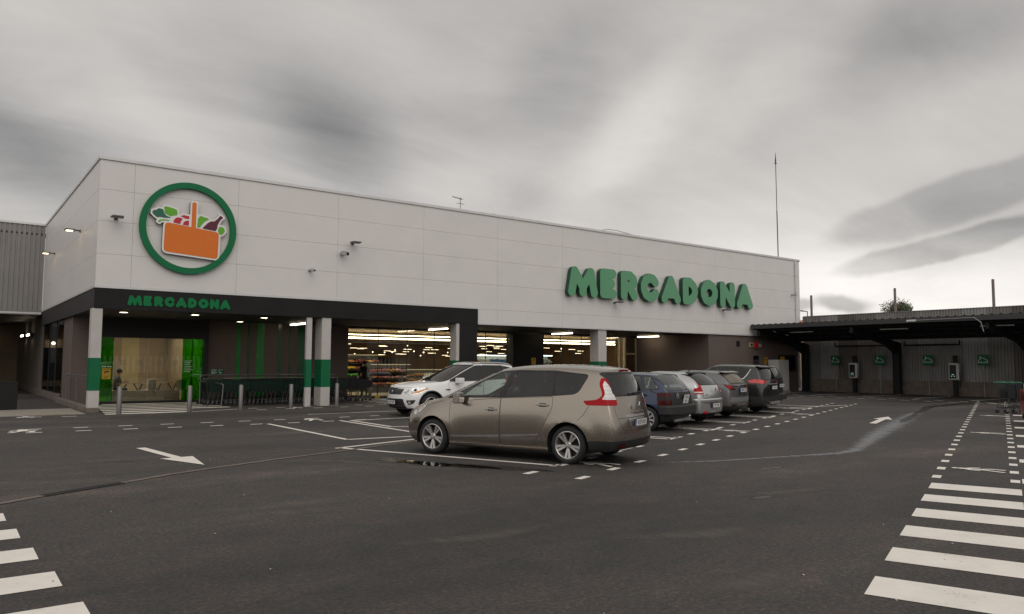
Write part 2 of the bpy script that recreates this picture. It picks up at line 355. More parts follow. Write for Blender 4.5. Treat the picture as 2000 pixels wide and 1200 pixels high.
def mat_stain(name, col, rough, soft=0.5, sc=1.2, metal=0.0):
    """a stain lying on the ground: ragged edge from the 'fade' attribute broken up by noise"""
    m, nt, out = nodes_of(name); b = N(nt, 'ShaderNodeBsdfPrincipled'); b.inputs['Base Color'].default_value = (*col, 1); b.inputs['Roughness'].default_value = rough
    at = N(nt, 'ShaderNodeAttribute', attribute_name='fade'); tc = N(nt, 'ShaderNodeTexCoord')
    mp = N(nt, 'ShaderNodeMapping'); mp.inputs['Rotation'].default_value = (0, 0, R(37)); mp.inputs['Scale'].default_value = (5.0, 0.6, 1); L(nt, tc.outputs['Object'], mp.inputs['Vector'])
    n = N(nt, 'ShaderNodeTexNoise', i_Scale=sc, i_Detail=7.0, i_Roughness=0.65); L(nt, mp.outputs[0], n.inputs['Vector'])
    ad = N(nt, 'ShaderNodeMath', operation='MULTIPLY_ADD', i_1=1.6, i_2=-0.8); L(nt, n.outputs['Fac'], ad.inputs[0])
    s = N(nt, 'ShaderNodeMath', operation='ADD'); L(nt, at.outputs['Fac'], s.inputs[0]); L(nt, ad.outputs[0], s.inputs[1])
    mr = N(nt, 'ShaderNodeMapRange'); mr.inputs['From Min'].default_value = 0.35; mr.inputs['From Max'].default_value = 0.35+soft; L(nt, s.outputs[0], mr.inputs['Value'])
    t = N(nt, 'ShaderNodeBsdfTransparent'); mx = N(nt, 'ShaderNodeMixShader'); L(nt, mr.outputs[0], mx.inputs[0]); L(nt, t.outputs[0], mx.inputs[1]); L(nt, b.outputs[0], mx.inputs[2])
    L(nt, mx.outputs[0], out.inputs[0]); MATS[name] = m
mat_stain('stain_grey', (0.18, 0.185, 0.19), 0.8, 0.6); mat_stain('stain_wet', (0.012, 0.012, 0.012), 0.35, 0.5); mat_stain('stain_pale', (0.125, 0.112, 0.10), 0.85, 1.3); mat_stain('puddle_water', (0.006, 0.006, 0.006), 0.02, 0.12, 1.0)
mat_stain('stain_sand', (0.20, 0.16, 0.10), 0.9, 0.7, 3.0)
mat('concrete', (0.27, 0.245, 0.215), rough=0.85, noise=0.22, nscale=5, bump=0.2, bscale=40)
mat('concrete_dark', (0.15, 0.125, 0.105), rough=0.88, noise=0.25, nscale=4, bump=0.2, bscale=30)
mat('white_panel', (0.70, 0.68, 0.655), rough=0.42, noise=0.035, nscale=0.9, bump=0.06, bscale=35)
mat('panel_joint', (0.50, 0.49, 0.48), rough=0.7)
mat('coping_metal', (0.64, 0.635, 0.63), rough=0.45, metal=0.2, noise=0.05, nscale=2)
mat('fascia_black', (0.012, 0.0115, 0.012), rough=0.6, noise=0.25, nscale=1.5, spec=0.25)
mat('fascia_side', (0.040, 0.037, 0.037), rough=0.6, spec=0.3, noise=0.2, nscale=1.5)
mat('soffit_dark', (0.022, 0.021, 0.021), rough=0.6, noise=0.2, nscale=2)
mat('pillar_grey', (0.50, 0.475, 0.45), rough=0.6, noise=0.06, nscale=3, bump=0.08, bscale=60)
mat('pillar_green', (0.002, 0.125, 0.047), rough=0.5, noise=0.05, nscale=3, spec=0.3)
mat('sign_green', (0.002, 0.165, 0.050), rough=0.55, noise=0.06, nscale=2, spec=0.25)
mat('sign_green_face', (0.045, 0.26, 0.105), rough=0.14, noise=0.05, nscale=1.2, coat=0.6)
mat('sign_green_edge', (0.006, 0.060, 0.035), rough=0.4)
mat('ring_green', (0.002, 0.150, 0.055), rough=0.55, noise=0.04, nscale=2, spec=0.3)
mat('logo_white', (0.78, 0.77, 0.75), rough=0.5); mat('logo_edge', (0.07, 0.075, 0.085), rough=0.5)
mat('logo_orange', (0.72, 0.165, 0.008), rough=0.5, noise=0.03, nscale=4); mat('logo_lime', (0.12, 0.40, 0.02), rough=0.5); mat('logo_dark_green', (0.012, 0.13, 0.075), rough=0.5)
mat('logo_red', (0.50, 0.012, 0.03), rough=0.5); mat('logo_wine', (0.10, 0.008, 0.03), rough=0.5)
def mat_stone(name, col, w, h, joint=0.7):
    m, nt, out = nodes_of(name); b = N(nt, 'ShaderNodeBsdfPrincipled'); b.inputs['Roughness'].default_value = 0.75
    tc = N(nt, 'ShaderNodeTexCoord'); sp = N(nt, 'ShaderNodeSeparateXYZ'); L(nt, tc.outputs['Object'], sp.inputs[0])
    ad = N(nt, 'ShaderNodeMath', operation='ADD'); L(nt, sp.outputs['X'], ad.inputs[0]); L(nt, sp.outputs['Y'], ad.inputs[1])
    cb = N(nt, 'ShaderNodeCombineXYZ'); L(nt, ad.outputs[0], cb.inputs['X']); L(nt, sp.outputs['Z'], cb.inputs['Y'])
    br = N(nt, 'ShaderNodeTexBrick', offset=0.0, i_Scale=1.0); br.inputs['Brick Width'].default_value = w; br.inputs['Row Height'].default_value = h
    br.inputs['Mortar Size'].default_value = 0.006; br.inputs['Color1'].default_value = (*col, 1); br.inputs['Color2'].default_value = (*[c*1.12 for c in col], 1); br.inputs['Mortar'].default_value = (*[c*joint for c in col], 1)
    L(nt, cb.outputs[0], br.inputs['Vector'])
    n = N(nt, 'ShaderNodeTexNoise', i_Scale=45.0, i_Detail=5.0, i_Roughness=0.7); L(nt, tc.outputs['Object'], n.inputs['Vector']); r = ramp(nt, n.outputs['Fac'], [(0.25, 0.7), (0.75, 1.3)])
    mx = N(nt, 'ShaderNodeMix', data_type='RGBA', blend_type='MULTIPLY'); mx.inputs['Factor'].default_value = 1; L(nt, br.outputs['Color'], mx.inputs['A']); L(nt, r.outputs[0], mx.inputs['B']); L(nt, mx.outputs['Result'], b.inputs['Base Color'])
    L(nt, b.outputs[0], out.inputs[0]); MATS[name] = m
mat_stone('stone_brown', (0.125, 0.095, 0.083), 1.2, 3.0)
mat('stripe_green', (0.01, 0.22, 0.03), rough=0.25, noise=0.1, nscale=3)
mat('stripe_green_dark', (0.008, 0.10, 0.02), rough=0.25, noise=0.1, nscale=3)
mat_glass('shop_glass', (0.86, 0.88, 0.85), ior=1.75); mat_glass('film_green', (0.16, 0.62, 0.03), ior=1.6); mat_glass('dark_glass', (0.30, 0.31, 0.32), ior=1.7)
mat('frame_dark', (0.02, 0.02, 0.02), rough=0.5, metal=0.3); mat('frame_light', (0.42, 0.36, 0.24), rough=0.5, metal=0.3)
mat('steel', (0.19, 0.18, 0.175), rough=0.42, metal=0.7, noise=0.12, nscale=12); mat('galvanised', (0.24, 0.24, 0.24), rough=0.5, metal=0.5, noise=0.15, nscale=9)
mat('lamp_grey', (0.10, 0.10, 0.10), rough=0.55); mat('cctv_white', (0.36, 0.36, 0.35), rough=0.5)
mat('corrugated_grey', (0.235, 0.225, 0.22), rough=0.55, metal=0.1, noise=0.10, nscale=0.7)
def mat_fence():
    m, nt, out = nodes_of('fence_sheet'); b = N(nt, 'ShaderNodeBsdfPrincipled'); b.inputs['Roughness'].default_value = 0.6; b.inputs['Metallic'].default_value = 0.15
    tc = N(nt, 'ShaderNodeTexCoord'); sp = N(nt, 'ShaderNodeSeparateXYZ'); L(nt, tc.outputs['Object'], sp.inputs[0])
    fl = N(nt, 'ShaderNodeMath', operation='FLOOR'); dv = N(nt, 'ShaderNodeMath', operation='MULTIPLY', i_1=0.82); L(nt, sp.outputs['Y'], dv.inputs[0]); L(nt, dv.outputs[0], fl.inputs[0])
    wn = N(nt, 'ShaderNodeTexWhiteNoise', noise_dimensions='1D'); L(nt, fl.outputs[0], wn.inputs['W'])
    r = ramp(nt, wn.outputs['Value'], [(0.0, (0.12, 0.105, 0.096)), (0.5, (0.20, 0.19, 0.18)), (1.0, (0.31, 0.305, 0.30))])
    n = N(nt, 'ShaderNodeTexNoise', i_Scale=1.2, i_Detail=5.0); L(nt, tc.outputs['Object'], n.inputs['Vector']); r2 = ramp(nt, n.outputs['Fac'], [(0.3, 0.85), (0.7, 1.12)])
    mx = N(nt, 'ShaderNodeMix', data_type='RGBA', blend_type='MULTIPLY'); mx.inputs['Factor'].default_value = 1; L(nt, r.outputs[0], mx.inputs['A']); L(nt, r2.outputs[0], mx.inputs['B']); L(nt, mx.outputs['Result'], b.inputs['Base Color'])
    L(nt, b.outputs[0], out.inputs[0]); MATS['fence_sheet'] = m
mat_fence()
mat('carport_black', (0.012, 0.012, 0.013), rough=0.6, noise=0.15, nscale=2, spec=0.3); mat('carport_sheet', (0.028, 0.028, 0.03), rough=0.55, noise=0.15, nscale=2, spec=0.3); mat('carport_edge', (0.04, 0.04, 0.042), rough=0.5)
mat('sign_yellow', (0.62, 0.36, 0.015), rough=0.45, noise=0.05, nscale=5); mat('sign_black', (0.015, 0.013, 0.012), rough=0.5); mat('sign_white', (0.7, 0.7, 0.68), rough=0.5)
mat('box_red', (0.45, 0.02, 0.03), rough=0.4); mat('box_cream', (0.45, 0.38, 0.27), rough=0.5); mat('cabinet_white', (0.50, 0.49, 0.47), rough=0.5, noise=0.05, nscale=4)
mat('charger_white', (0.52, 0.52, 0.51), rough=0.45); mat('charger_black', (0.01, 0.012, 0.012), rough=0.25); mat_emit('charger_led', (0.5, 1.0, 0.75), 0.5)
mat('trolley_green', (0.004, 0.026, 0.017), rough=0.45); mat('trolley_dark', (0.02, 0.02, 0.022), rough=0.5); mat('trolley_grey', (0.028, 0.029, 0.031), rough=0.5); mat('handle_green', (0.01, 0.22, 0.12), rough=0.45)
mat('rust_brown', (0.12, 0.06, 0.03), rough=0.8, noise=0.2, nscale=8); mat('roof_tile', (0.36, 0.12, 0.06), rough=0.8, noise=0.2, nscale=5)
mat('bark', (0.10, 0.075, 0.055), rough=0.9, noise=0.3, nscale=12)
mat('leaf_olive', (0.085, 0.10, 0.045), rough=0.7, noise=0.4, nscale=1.5)
# inside
mat('wall_cream', (0.52, 0.43, 0.26), rough=0.8, noise=0.05, nscale=2); mat('wall_tan', (0.36, 0.28, 0.19), rough=0.8, noise=0.08, nscale=2); mat('floor_tan', (0.40, 0.30, 0.18), rough=0.5, noise=0.08, nscale=3)
mat('store_wall', (0.42, 0.29, 0.175), rough=0.8, noise=0.1, nscale=1); mat('store_ceiling', (0.62, 0.50, 0.36), rough=0.85); mat('store_floor', (0.34, 0.29, 0.22), rough=0.3, noise=0.05, nscale=2)
mat_emit('strip_light', (1.0, 0.82, 0.54), 11.0); mat_emit('spot_panel', (1.0, 0.80, 0.52), 5.0); mat_emit('tube_light', (1.0, 0.84, 0.62), 9.0); mat_emit('down_light', (1.0, 0.82, 0.58), 12.0); mat_emit('fridge_light', (0.82, 0.95, 0.95), 5); mat_emit('cafe_panel', (1.0, 0.90, 0.70), 22.0)
mat_emit('flood_lit', (1.0, 0.80, 0.45), 6.0)
for nm, c in dict(produce_green=(0.06, 0.22, 0.03), produce_yellow=(0.55, 0.38, 0.05), produce_red=(0.24, 0.05, 0.035), produce_orange=(0.36, 0.17, 0.05), produce_pink=(0.32, 0.15, 0.14), pack_white=(0.55, 0.55, 0.52), pack_blue=(0.05, 0.16, 0.32), pack_brown=(0.2, 0.11, 0.06)).items(): mat(nm, c, rough=0.5)
mat('shelf_dark', (0.04, 0.035, 0.03), rough=0.6); mat('wood_light', (0.42, 0.30, 0.17), rough=0.6, noise=0.15, nscale=10); mat('chair_cream', (0.52, 0.46, 0.36), rough=0.6)
mat('skin', (0.42, 0.26, 0.19), rough=0.6); mat('hair_dark', (0.02, 0.015, 0.012), rough=0.6); mat('cloth_dark', (0.02, 0.02, 0.024), rough=0.9); mat('cloth_grey', (0.20, 0.20, 0.23), rough=0.9); mat('cloth_navy', (0.03, 0.035, 0.06), rough=0.9); mat('cloth_white', (0.5, 0.5, 0.5), rough=0.9)
mat('pole_brown', (0.20, 0.165, 0.145), rough=0.7, noise=0.15, nscale=6)
mat('trolley_frame', (0.03, 0.034, 0.033), rough=0.4, metal=0.5)
mat('mirror_case', (0.26, 0.225, 0.195), rough=0.35, coat=0.4)
mat('shelf_white', (0.6, 0.6, 0.58), rough=0.6)
mat_emit('shelf_lamp', (1.0, 0.78, 0.42), 0.7)
# ================================================================== sky, light, camera
from mathutils import Euler
SKY_BASE = 0.55
SUN_EL, SUN_AZ = R(42), R(250)           # soft overcast light from behind and left of the photographer (azimuth from +X)
w = bpy.data.worlds.new('World'); S.world = w; w.use_nodes = True
nt = w.node_tree; nt.nodes.clear(); out = N(nt, 'ShaderNodeOutputWorld'); bg = N(nt, 'ShaderNodeBackground'); bg.inputs['Strength'].default_value = 0.1
sky = N(nt, 'ShaderNodeTexSky', sky_type='NISHITA'); sky.sun_disc = False; sky.sun_elevation = SUN_EL; sky.sun_rotation = R(90)-SUN_AZ
tc = N(nt, 'ShaderNodeTexCoord'); sp = N(nt, 'ShaderNodeSeparateXYZ'); L(nt, tc.outputs['Generated'], sp.inputs[0])
def M2(op, a, b=None, c=None, clamp=False):
    n = N(nt, 'ShaderNodeMath', operation=op); n.use_clamp = clamp
    for k, v in enumerate((a, b, c)):
        if v is None: continue
        if isinstance(v, (int, float)): n.inputs[k].default_value = v
        else: L(nt, v, n.inputs[k])
    return n.outputs[0]
az = M2('ARCTAN2', sp.outputs['Y'], sp.outputs['X']); el = M2('ARCSINE', sp.outputs['Z'])
ae0 = N(nt, 'ShaderNodeCombineXYZ'); L(nt, az, ae0.inputs['X']); L(nt, el, ae0.inputs['Y'])
# ragged cloud edges: the sky angles are stirred by noise first
dn = N(nt, 'ShaderNodeTexNoise', i_Scale=3.2, i_Detail=6.0, i_Roughness=0.55); L(nt, tc.outputs['Generated'], dn.inputs['Vector'])
ds = N(nt, 'ShaderNodeVectorMath', operation='MULTIPLY_ADD'); ds.inputs[1].default_value = (0.12, 0.07, 0); ds.inputs[2].default_value = (-0.06, -0.035, 0); L(nt, dn.outputs['Color'], ds.inputs[0])
ae = N(nt, 'ShaderNodeVectorMath', operation='ADD'); L(nt, ae0.outputs[0], ae.inputs[0]); L(nt, ds.outputs[0], ae.inputs[1])
# cloud deck seen in perspective: streaks drawn out along the wind
pz = M2('ADD', sp.outputs['Z'], 0.14); px = M2('DIVIDE', sp.outputs['X'], pz); py = M2('DIVIDE', sp.outputs['Y'], pz)
pv = N(nt, 'ShaderNodeCombineXYZ'); L(nt, px, pv.inputs['X']); L(nt, py, pv.inputs['Y'])
mp = N(nt, 'ShaderNodeMapping'); mp.inputs['Rotation'].default_value = (0, 0, R(-58)); mp.inputs['Scale'].default_value = (0.55, 1.6, 1); L(nt, pv.outputs[0], mp.inputs['Vector'])
n1 = N(nt, 'ShaderNodeTexNoise', i_Scale=1.5, i_Detail=12.0, i_Roughness=0.6, i_Distortion=0.6); L(nt, mp.outputs[0], n1.inputs['Vector'])
n2 = N(nt, 'ShaderNodeTexNoise', i_Scale=0.9, i_Detail=5.0, i_Roughness=0.5); L(nt, pv.outputs[0], n2.inputs['Vector'])
streak = M2('MULTIPLY_ADD', n1.outputs['Fac'], 0.22, -0.11); lump = M2('MULTIPLY_ADD', n2.outputs['Fac'], 0.10, -0.05)
mp3 = N(nt, 'ShaderNodeMapping'); mp3.inputs['Rotation'].default_value = (0, 0, R(-40)); mp3.inputs['Scale'].default_value = (0.75, 1.15, 1); L(nt, pv.outputs[0], mp3.inputs['Vector'])
n3 = N(nt, 'ShaderNodeTexNoise', i_Scale=1.5, i_Detail=10.0, i_Roughness=0.58, i_Distortion=0.5); L(nt, mp3.outputs[0], n3.inputs['Vector'])
tot = M2('ADD', M2('ADD', streak, lump), M2('MULTIPLY_ADD', n3.outputs['Fac'], 0.28, -0.14))
def blob(a, e, sa, se, rot, amp, edge=0.0):
    """a soft bank of cloud (or a thin bright gap) centred at azimuth a, elevation e (degrees)"""
    global tot
    m = N(nt, 'ShaderNodeMapping', vector_type='TEXTURE'); m.inputs['Location'].default_value = (R(a), R(e), 0); m.inputs['Rotation'].default_value = (0, 0, R(rot)); m.inputs['Scale'].default_value = (R(sa), R(se), 1)
    L(nt, ae.outputs[0], m.inputs['Vector']); ln = N(nt, 'ShaderNodeVectorMath', operation='LENGTH'); L(nt, m.outputs[0], ln.inputs[0])
    r = N(nt, 'ShaderNodeMapRange', interpolation_type='SMOOTHERSTEP'); r.inputs['From Min'].default_value = edge; r.inputs['From Max'].default_value = 1; r.inputs['To Min'].default_value = amp; r.inputs['To Max'].default_value = 0
    L(nt, ln.outputs['Value'], r.inputs['Value']); tot = M2('ADD', tot, r.outputs[0])
blob(66.8, 16.0, 8.6, 5.8, -152, -0.22)
blob(70.0, 18.8, 18, 9.0, -158, -0.07)
blob(86.7, 13.3, 11.0, 5.0, -156, -0.22)
blob(77.8, 16.2, 8, 3.6, -150, 0.07)
blob(85.3, 19.8, 10, 4, -159, 0.08)
blob(44.8, 15.9, 14, 4.6, 135, 0.17)
blob(34.7, 18.9, 13, 4, 147, 0.09)
blob(23.1, 21.5, 14, 6, 177, -0.14)
blob(53.1, 23.6, 18, 7, 180, -0.05)
blob(24.6, 3.9, 26, 7.5, -178, 0.44)
blob(36.0, 8.9, 20, 7.5, 172, 0.14)
blob(22.0, 10.6, 9.4, 2.0, 164, -0.16, .6)
blob(22.7, 7.6, 7.6, 1.15, 167, -0.24, .62)
blob(49.5, 21.5, 8, 6.5, 110, -0.08)
blob(27.9, 8.5, 4.8, 1.1, 173, -0.06)
blob(28.3, 4.0, 2.7, .85, -175, -0.42, .3)
blob(31.2, 3.8, 1.5, .7, -179, -0.38, .3)
blob(57.7, 12.6, 12, 4, 160, 0.08)
blob(51.1, 11.9, 6, 3, -161, -0.05)
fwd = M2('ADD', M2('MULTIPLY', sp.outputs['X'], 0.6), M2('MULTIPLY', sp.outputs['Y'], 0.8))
br = N(nt, 'ShaderNodeMapRange', interpolation_type='SMOOTHSTEP'); br.inputs['From Min'].default_value = 0.35; br.inputs['From Max'].default_value = -0.5; br.inputs['To Min'].default_value = 0.0; br.inputs['To Max'].default_value = 0.36; L(nt, fwd, br.inputs['Value'])   # unseen sky behind the camera, brightened to light the shop front
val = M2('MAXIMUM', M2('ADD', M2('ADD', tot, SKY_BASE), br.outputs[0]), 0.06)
warm = N(nt, 'ShaderNodeValToRGB'); e = warm.color_ramp.elements; e[0].position = 0.0; e[0].color = (0.99, 0.965, 0.95, 1); e[1].position = 0.6; e[1].color = (1.0, 0.95, 0.90, 1); L(nt, val, warm.inputs[0])
cm = N(nt, 'ShaderNodeVectorMath', operation='SCALE'); L(nt, warm.outputs[0], cm.inputs[0]); L(nt, M2('MULTIPLY', val, 10.0), cm.inputs['Scale'])
mx = N(nt, 'ShaderNodeMix', data_type='RGBA'); mx.inputs['Factor'].default_value = 0.95; L(nt, sky.outputs[0], mx.inputs['A']); L(nt, cm.outputs[0], mx.inputs['B'])
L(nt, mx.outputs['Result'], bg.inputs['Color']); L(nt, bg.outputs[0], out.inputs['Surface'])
sun = bpy.data.lights.new('sun', 'SUN'); sun.energy = 0.55; sun.angle = R(50); sun.color = (1.0, 0.96, 0.90); so = bpy.data.objects.new('sun', sun); COL.objects.link(so)
sd = Vector((math.cos(SUN_AZ)*math.cos(SUN_EL), math.sin(SUN_AZ)*math.cos(SUN_EL), math.sin(SUN_EL))); so.rotation_euler = sd.to_track_quat('Z', 'Y').to_euler(); so.location = sd*60
S.view_settings.view_transform = 'Standard'; S.view_settings.look = 'None'; S.view_settings.exposure = 0.0; S.view_settings.gamma = 1.0
S.cycles.use_denoising = True; S.cycles.denoising_input_passes = 'RGB_ALBEDO_NORMAL'; S.cycles.denoising_prefilter = 'NONE'; S.cycles.max_bounces = 10; S.cycles.transparent_max_bounces = 24; S.cycles.sample_clamp_indirect = 4.0; S.cycles.caustics_reflective = False; S.cycles.caustics_refractive = False
cam = bpy.data.cameras.new('camera'); co = bpy.data.objects.new('camera', cam); COL.objects.link(co); S.camera = co
cam.sensor_width = 36; cam.lens = 26.68; cam.clip_start = 0.1; cam.clip_end = 4000
pi_, ro_, ya_ = R(4.243), R(0.2727), R(53.0)
fw = Vector((math.cos(ya_)*math.cos(pi_), math.sin(ya_)*math.cos(pi_), math.sin(pi_))); rt = Vector((math.sin(ya_), -math.cos(ya_), 0)); up = rt.cross(fw)
r2 = rt*math.cos(ro_)+up*math.sin(ro_); u2 = -rt*math.sin(ro_)+up*math.cos(ro_)
Mc = Matrix((r2, u2, -fw)).transposed().to_4x4(); Mc.translation = (0, 0, 1.7); co.matrix_world = Mc
# ================================================================== ground, markings, stains
g = MB(); g.sheet([(-900, -900, 0), (1200, -900, 0), (1200, 1200, 0), (-900, 1200, 0)]); struct(g, 'parking_lot_ground', 'asphalt')
Z1, Z2, Z3 = 0.004, 0.008, 0.012
def quad(mb, a, b, wd, z=Z1):
    a = Vector((a[0], a[1], z)); b = Vector((b[0], b[1], z)); d = (b-a).normalized(); n = Vector((-d.y, d.x, 0))*wd/2
    mb.sheet([a-n, b-n, b+n, a+n])
def pq(p, q): v = PQ(p, q); return (v.x, v.y)
# pavement of pale concrete in front of the loading ramp
m = MB(); m.prism([(-14, 27.55), (3.86, 27.95), (3.86, 31.38), (-14, 31.38)], (0, 0, 0), (1, 0, 0), (0, 1, 0), (0, 0, 0.02)); struct(m, 'ramp_pavement', 'concrete')
m = MB(); quad(m, (0.4, 29.6), (3.1, 28.9), 0.08, 0.024); quad(m, (2.35, 28.15), (3.3, 28.1), 0.10, 0.024); struct(m, 'yellow_line', 'road_yellow')
# walkway dashes
m = MB()
for k in range(27):
    p = 13.43+1.119*k; s = 0.95+0.0072*(p-13.43)
    quad(m, pq(p-.165, s), pq(p+.165, s), .12)
    s = -0.055+0.0042*(p-13.43); quad(m, pq(p+.1-.165, s), pq(p+.1+.165, s), .12)
struct(m, 'walkway_dashes', 'road_white')
m = MB()
for k in range(24):
    p = 10.22+1.124*k; s = 5.36+min(.2, 0.025*(p-10.2))
    if k > 0 or True: quad(m, pq(p-.165, s), pq(p+.165, s), .12)
    s2 = 6.27+min(.24, 0.032*(p-10.2))
    if k != 5: quad(m, pq(p-.165, s2), pq(p+.165, s2), .12)
struct(m, 'walkway_dashes', 'road_white')
m = MB()
for k in range(12):
    x = 0.95+1.03*k; quad(m, (x-.17, 22.5-.035*min(x, 8)), (x+.17, 22.5-.035*min(x, 8)), .12)
    quad(m, (x-.08-.17, 21.55-.08*min(x, 8)), (x-.08+.17, 21.55-.08*min(x, 8)), .12)
for k in range(12):
    x = 9.33+1.06*k
    if k < 9: quad(m, (x-.17, 28.22), (x+.17, 28.22), .12)
    quad(m, (x-.17, 27.25), (x+.17, 27.25), .12)
quad(m, (2.2, 27.3), (2.6, 27.3), .12); quad(m, (3.1, 27.05), (3.5, 27.05), .12)
struct(m, 'walkway_dashes', 'road_white')
# zebra crossings
m = MB()
for k in range(9):
    p = 12.39-1.165*k; a = pq(p, -.12); b = pq(p, .965-.004*k); quad(m, a, b, .575)
struct(m, 'zebra_crossing', 'road_white')
m = MB()
for k in range(10):
    y = 10.06-1.02*k; xr = .66+.052*k+.002*k*k; quad(m, (-1.3, y), (xr, y-.005), .50)
struct(m, 'zebra_crossing', 'road_white')
m = MB()
for k in range(7): quad(m, (4.36+.10*k if k < 6 else 5.2, 27.55+1.02*k), (6.95+.33*k if k < 2 else 8.9, 27.55+1.02*k), .46)
quad(m, (6.9, 27.42), (8.9, 28.1), .12); struct(m, 'zebra_crossing', 'road_white')
# bays of the slanted car row: double lines closed by a hook
m = MB(); LW = .11
quad(m, pq(11.16, 6.36), pq(10.97, 11.2), LW); quad(m, pq(11.05, 6.38), pq(11.32, 6.36), LW); quad(m, pq(10.86, 11.2), pq(13.6, 11.1), LW)
for k in range(1, 8):
    p = 11.0+2.85*k; q0 = 6.45
    quad(m, pq(p-.16, q0), pq(p-.16, 11.1), LW); quad(m, pq(p+.16, q0+.06), pq(p+.16, 11.1), LW); quad(m, pq(p-.22, q0), pq(p+.55, q0), LW)
quad(m, pq(33.2, 6.5), pq(33.2, 11), LW); quad(m, pq(30.8, 7.4), pq(34.9, 5.7), .10)
struct(m, 'parking_bay_lines', 'road_white')
m = MB()
quad(m, (7.35, 20.9), (7.3, 15.72), LW); quad(m, (7.3, 15.72), (8.9, 15.56), LW)
quad(m, (6.42, 14.26), (8.6, 14.92), LW) if False else None
quad(m, (9.49, 20.95), (9.40, 16.3), LW); quad(m, (9.77, 20.74), (9.72, 18.2), LW); quad(m, (9.72, 18.2), (10.4, 17.82), LW)
quad(m, (9.72, 20.8), (12.3, 20.9), LW); quad(m, (9.82, 24.05), (17, 23.93), LW); quad(m, (9.76, 24.0), (11.3, 24.0), .17)
struct(m, 'parking_bay_lines', 'road_white')
m = MB()                                                       # bays on the far right
for p in (13.6, 16.47, 19.42, 22.3, 25.2, 28.2, 31.4):
    for d in (-.21, .21): quad(m, pq(p+d, -.42), pq(p+d, -5.0), LW)
    quad(m, pq(p, -.14), pq(p, -.42), .55)
struct(m, 'parking_bay_lines', 'road_white')
m = MB()                                                       # under the carport
for y in (26.9, 24.2, 21.5, 18.8, 16.1, 13.5):
    quad(m, (39.9, y), (44.4, y), .11)
for k in range(16): quad(m, (38.6, 28-k*1.1-.2), (38.6, 28-k*1.1+.2), .12); quad(m, (37.5, 28-k*1.1-.2), (37.5, 28-k*1.1+.2), .12)
struct(m, 'parking_bay_lines', 'road_white')
# disabled access hatch by the entrance
m = MB()
for k in range(5): quad(m, (14.9+.1*k, 28.6+.9*k), (17.6, 28.9+.9*k), .16)
struct(m, 'hatched_marking', 'road_white')
m = MB(); m.sheet([(16.1, 29.2, .002), (17.9, 29.2, .002), (17.9, 32.6, .002), (16.3, 32.6, .002)]); struct(m, 'blue_marking', 'road_blue')
# arrows
def arrow(name, o, ang, ln, wd, hl, hw):
    c, s = math.cos(ang), math.sin(ang); P = [(-ln/2, -wd/2), (ln/2-hl, -wd/2), (ln/2-hl, -hw/2), (ln/2, 0), (ln/2-hl, hw/2), (ln/2-hl, wd/2), (-ln/2, wd/2)]
    m = MB(); m.sheet([(o[0]+c*x-s*y, o[1]+s*x+c*y, Z2) for x, y in P]); struct(m, name, 'road_white')
a0 = Vector((3.26, 16.45)); a1 = Vector((3.59, 13.17)); d = a1-a0; arrow('direction_arrow', (a0+a1)/2, math.atan2(d.y, d.x), d.length, .17, 1.3, .56)
arrow('direction_arrow', pq(26.15, 3.31), YAW, 3.5, .19, 1.45, .56)
# walking figures on the walkways: head, body, two legs, arms
def walker(o, ang, h=0.75, wdt=0.42):
    m = MB(); c, s = math.cos(ang), math.sin(ang)
    def f(X, Y):
        d = np.hypot(X-.0, (Y-.93)*1.0)-.065
        for pts, r in (([(0, .80), (0.0, .48)], .075), ([(0, .48), (.13, .26), (.10, .02)], .045), ([(0, .48), (-.10, .27), (-.20, .03)], .045), ([(0, .78), (.16, .60), (.2, .48)], .032), ([(0, .78), (-.15, .62), (-.17, .46)], .032)):
            d = np.minimum(d, sd_line(X, Y, pts, r))
        return d
    sdf_fill(m, f, (-.3, .3, -.05, 1.05), .02, lambda x, y: (o[0]+c*(x*wdt/.42)-s*(y-.5)*h, o[1]+s*(x*wdt/.42)+c*(y-.5)*h, Z2))
    struct(m, 'walking_figure', 'road_white')
for p in (14.7, 22.7, 30.6, 40.3): walker(pq(p, .45), YAW)
for p in (11.75, 19.55, 27.5): walker(pq(p, 5.92), YAW, .8)
walker((1.72, 22.0), 0, .95, .6); walker((8.96, 21.75), 0, .95, .5); walker((2.2, 27.35), 0, .6, .5); walker((10.75, 27.7), 0, .7, .45); walker((18.0, 27.7), 0, .7, .45)
# drainage channel with its grating
dr = [(-4, 8.9), (-1, 10.25), (0.67, 11.0), (1.14, 11.33), (2.12, 11.88), (2.87, 12.37), (3.57, 12.70), (4.82, 13.22), (6.44, 13.8), (8.2, 14.55), (10.5, 15.4)]
m = MB()
for a, b in zip(dr[:-1], dr[1:]):
    if abs(a[0]-1.14) > .01: quad(m, a, b, .115, Z2)
struct(m, 'drain_channel', 'concrete_dark')
gr = thing('drain_grating', 'black slotted iron grating set in the drainage channel', 'grating', (1.63, 11.6, 0))
m = MB(); A = Vector((1.14, 11.33, 0)); Bv = Vector((2.12, 11.88, 0)); dd = (Bv-A).normalized(); nn = Vector((-dd.y, dd.x, 0)); ln = (Bv-A).length
m.bar(A+nn*.065+Vector((0, 0, .008)), Bv+nn*.065+Vector((0, 0, .008)), .03, .012); m.bar(A-nn*.065+Vector((0, 0, .008)), Bv-nn*.065+Vector((0, 0, .008)), .03, .012)
for k in range(28): q = A+dd*ln*k/27; m.bar(q-nn*.065+Vector((0, 0, .009)), q+nn*.065+Vector((0, 0, .009)), .016, .012)
m.build('bars', 'dark_metal', gr)
m = MB(); m.sheet([A-nn*.075+Vector((0, 0, .004)), Bv-nn*.075+Vector((0, 0, .004)), Bv+nn*.075+Vector((0, 0, .004)), A+nn*.075+Vector((0, 0, .004))]); m.build('pit', 'underside_black', gr)
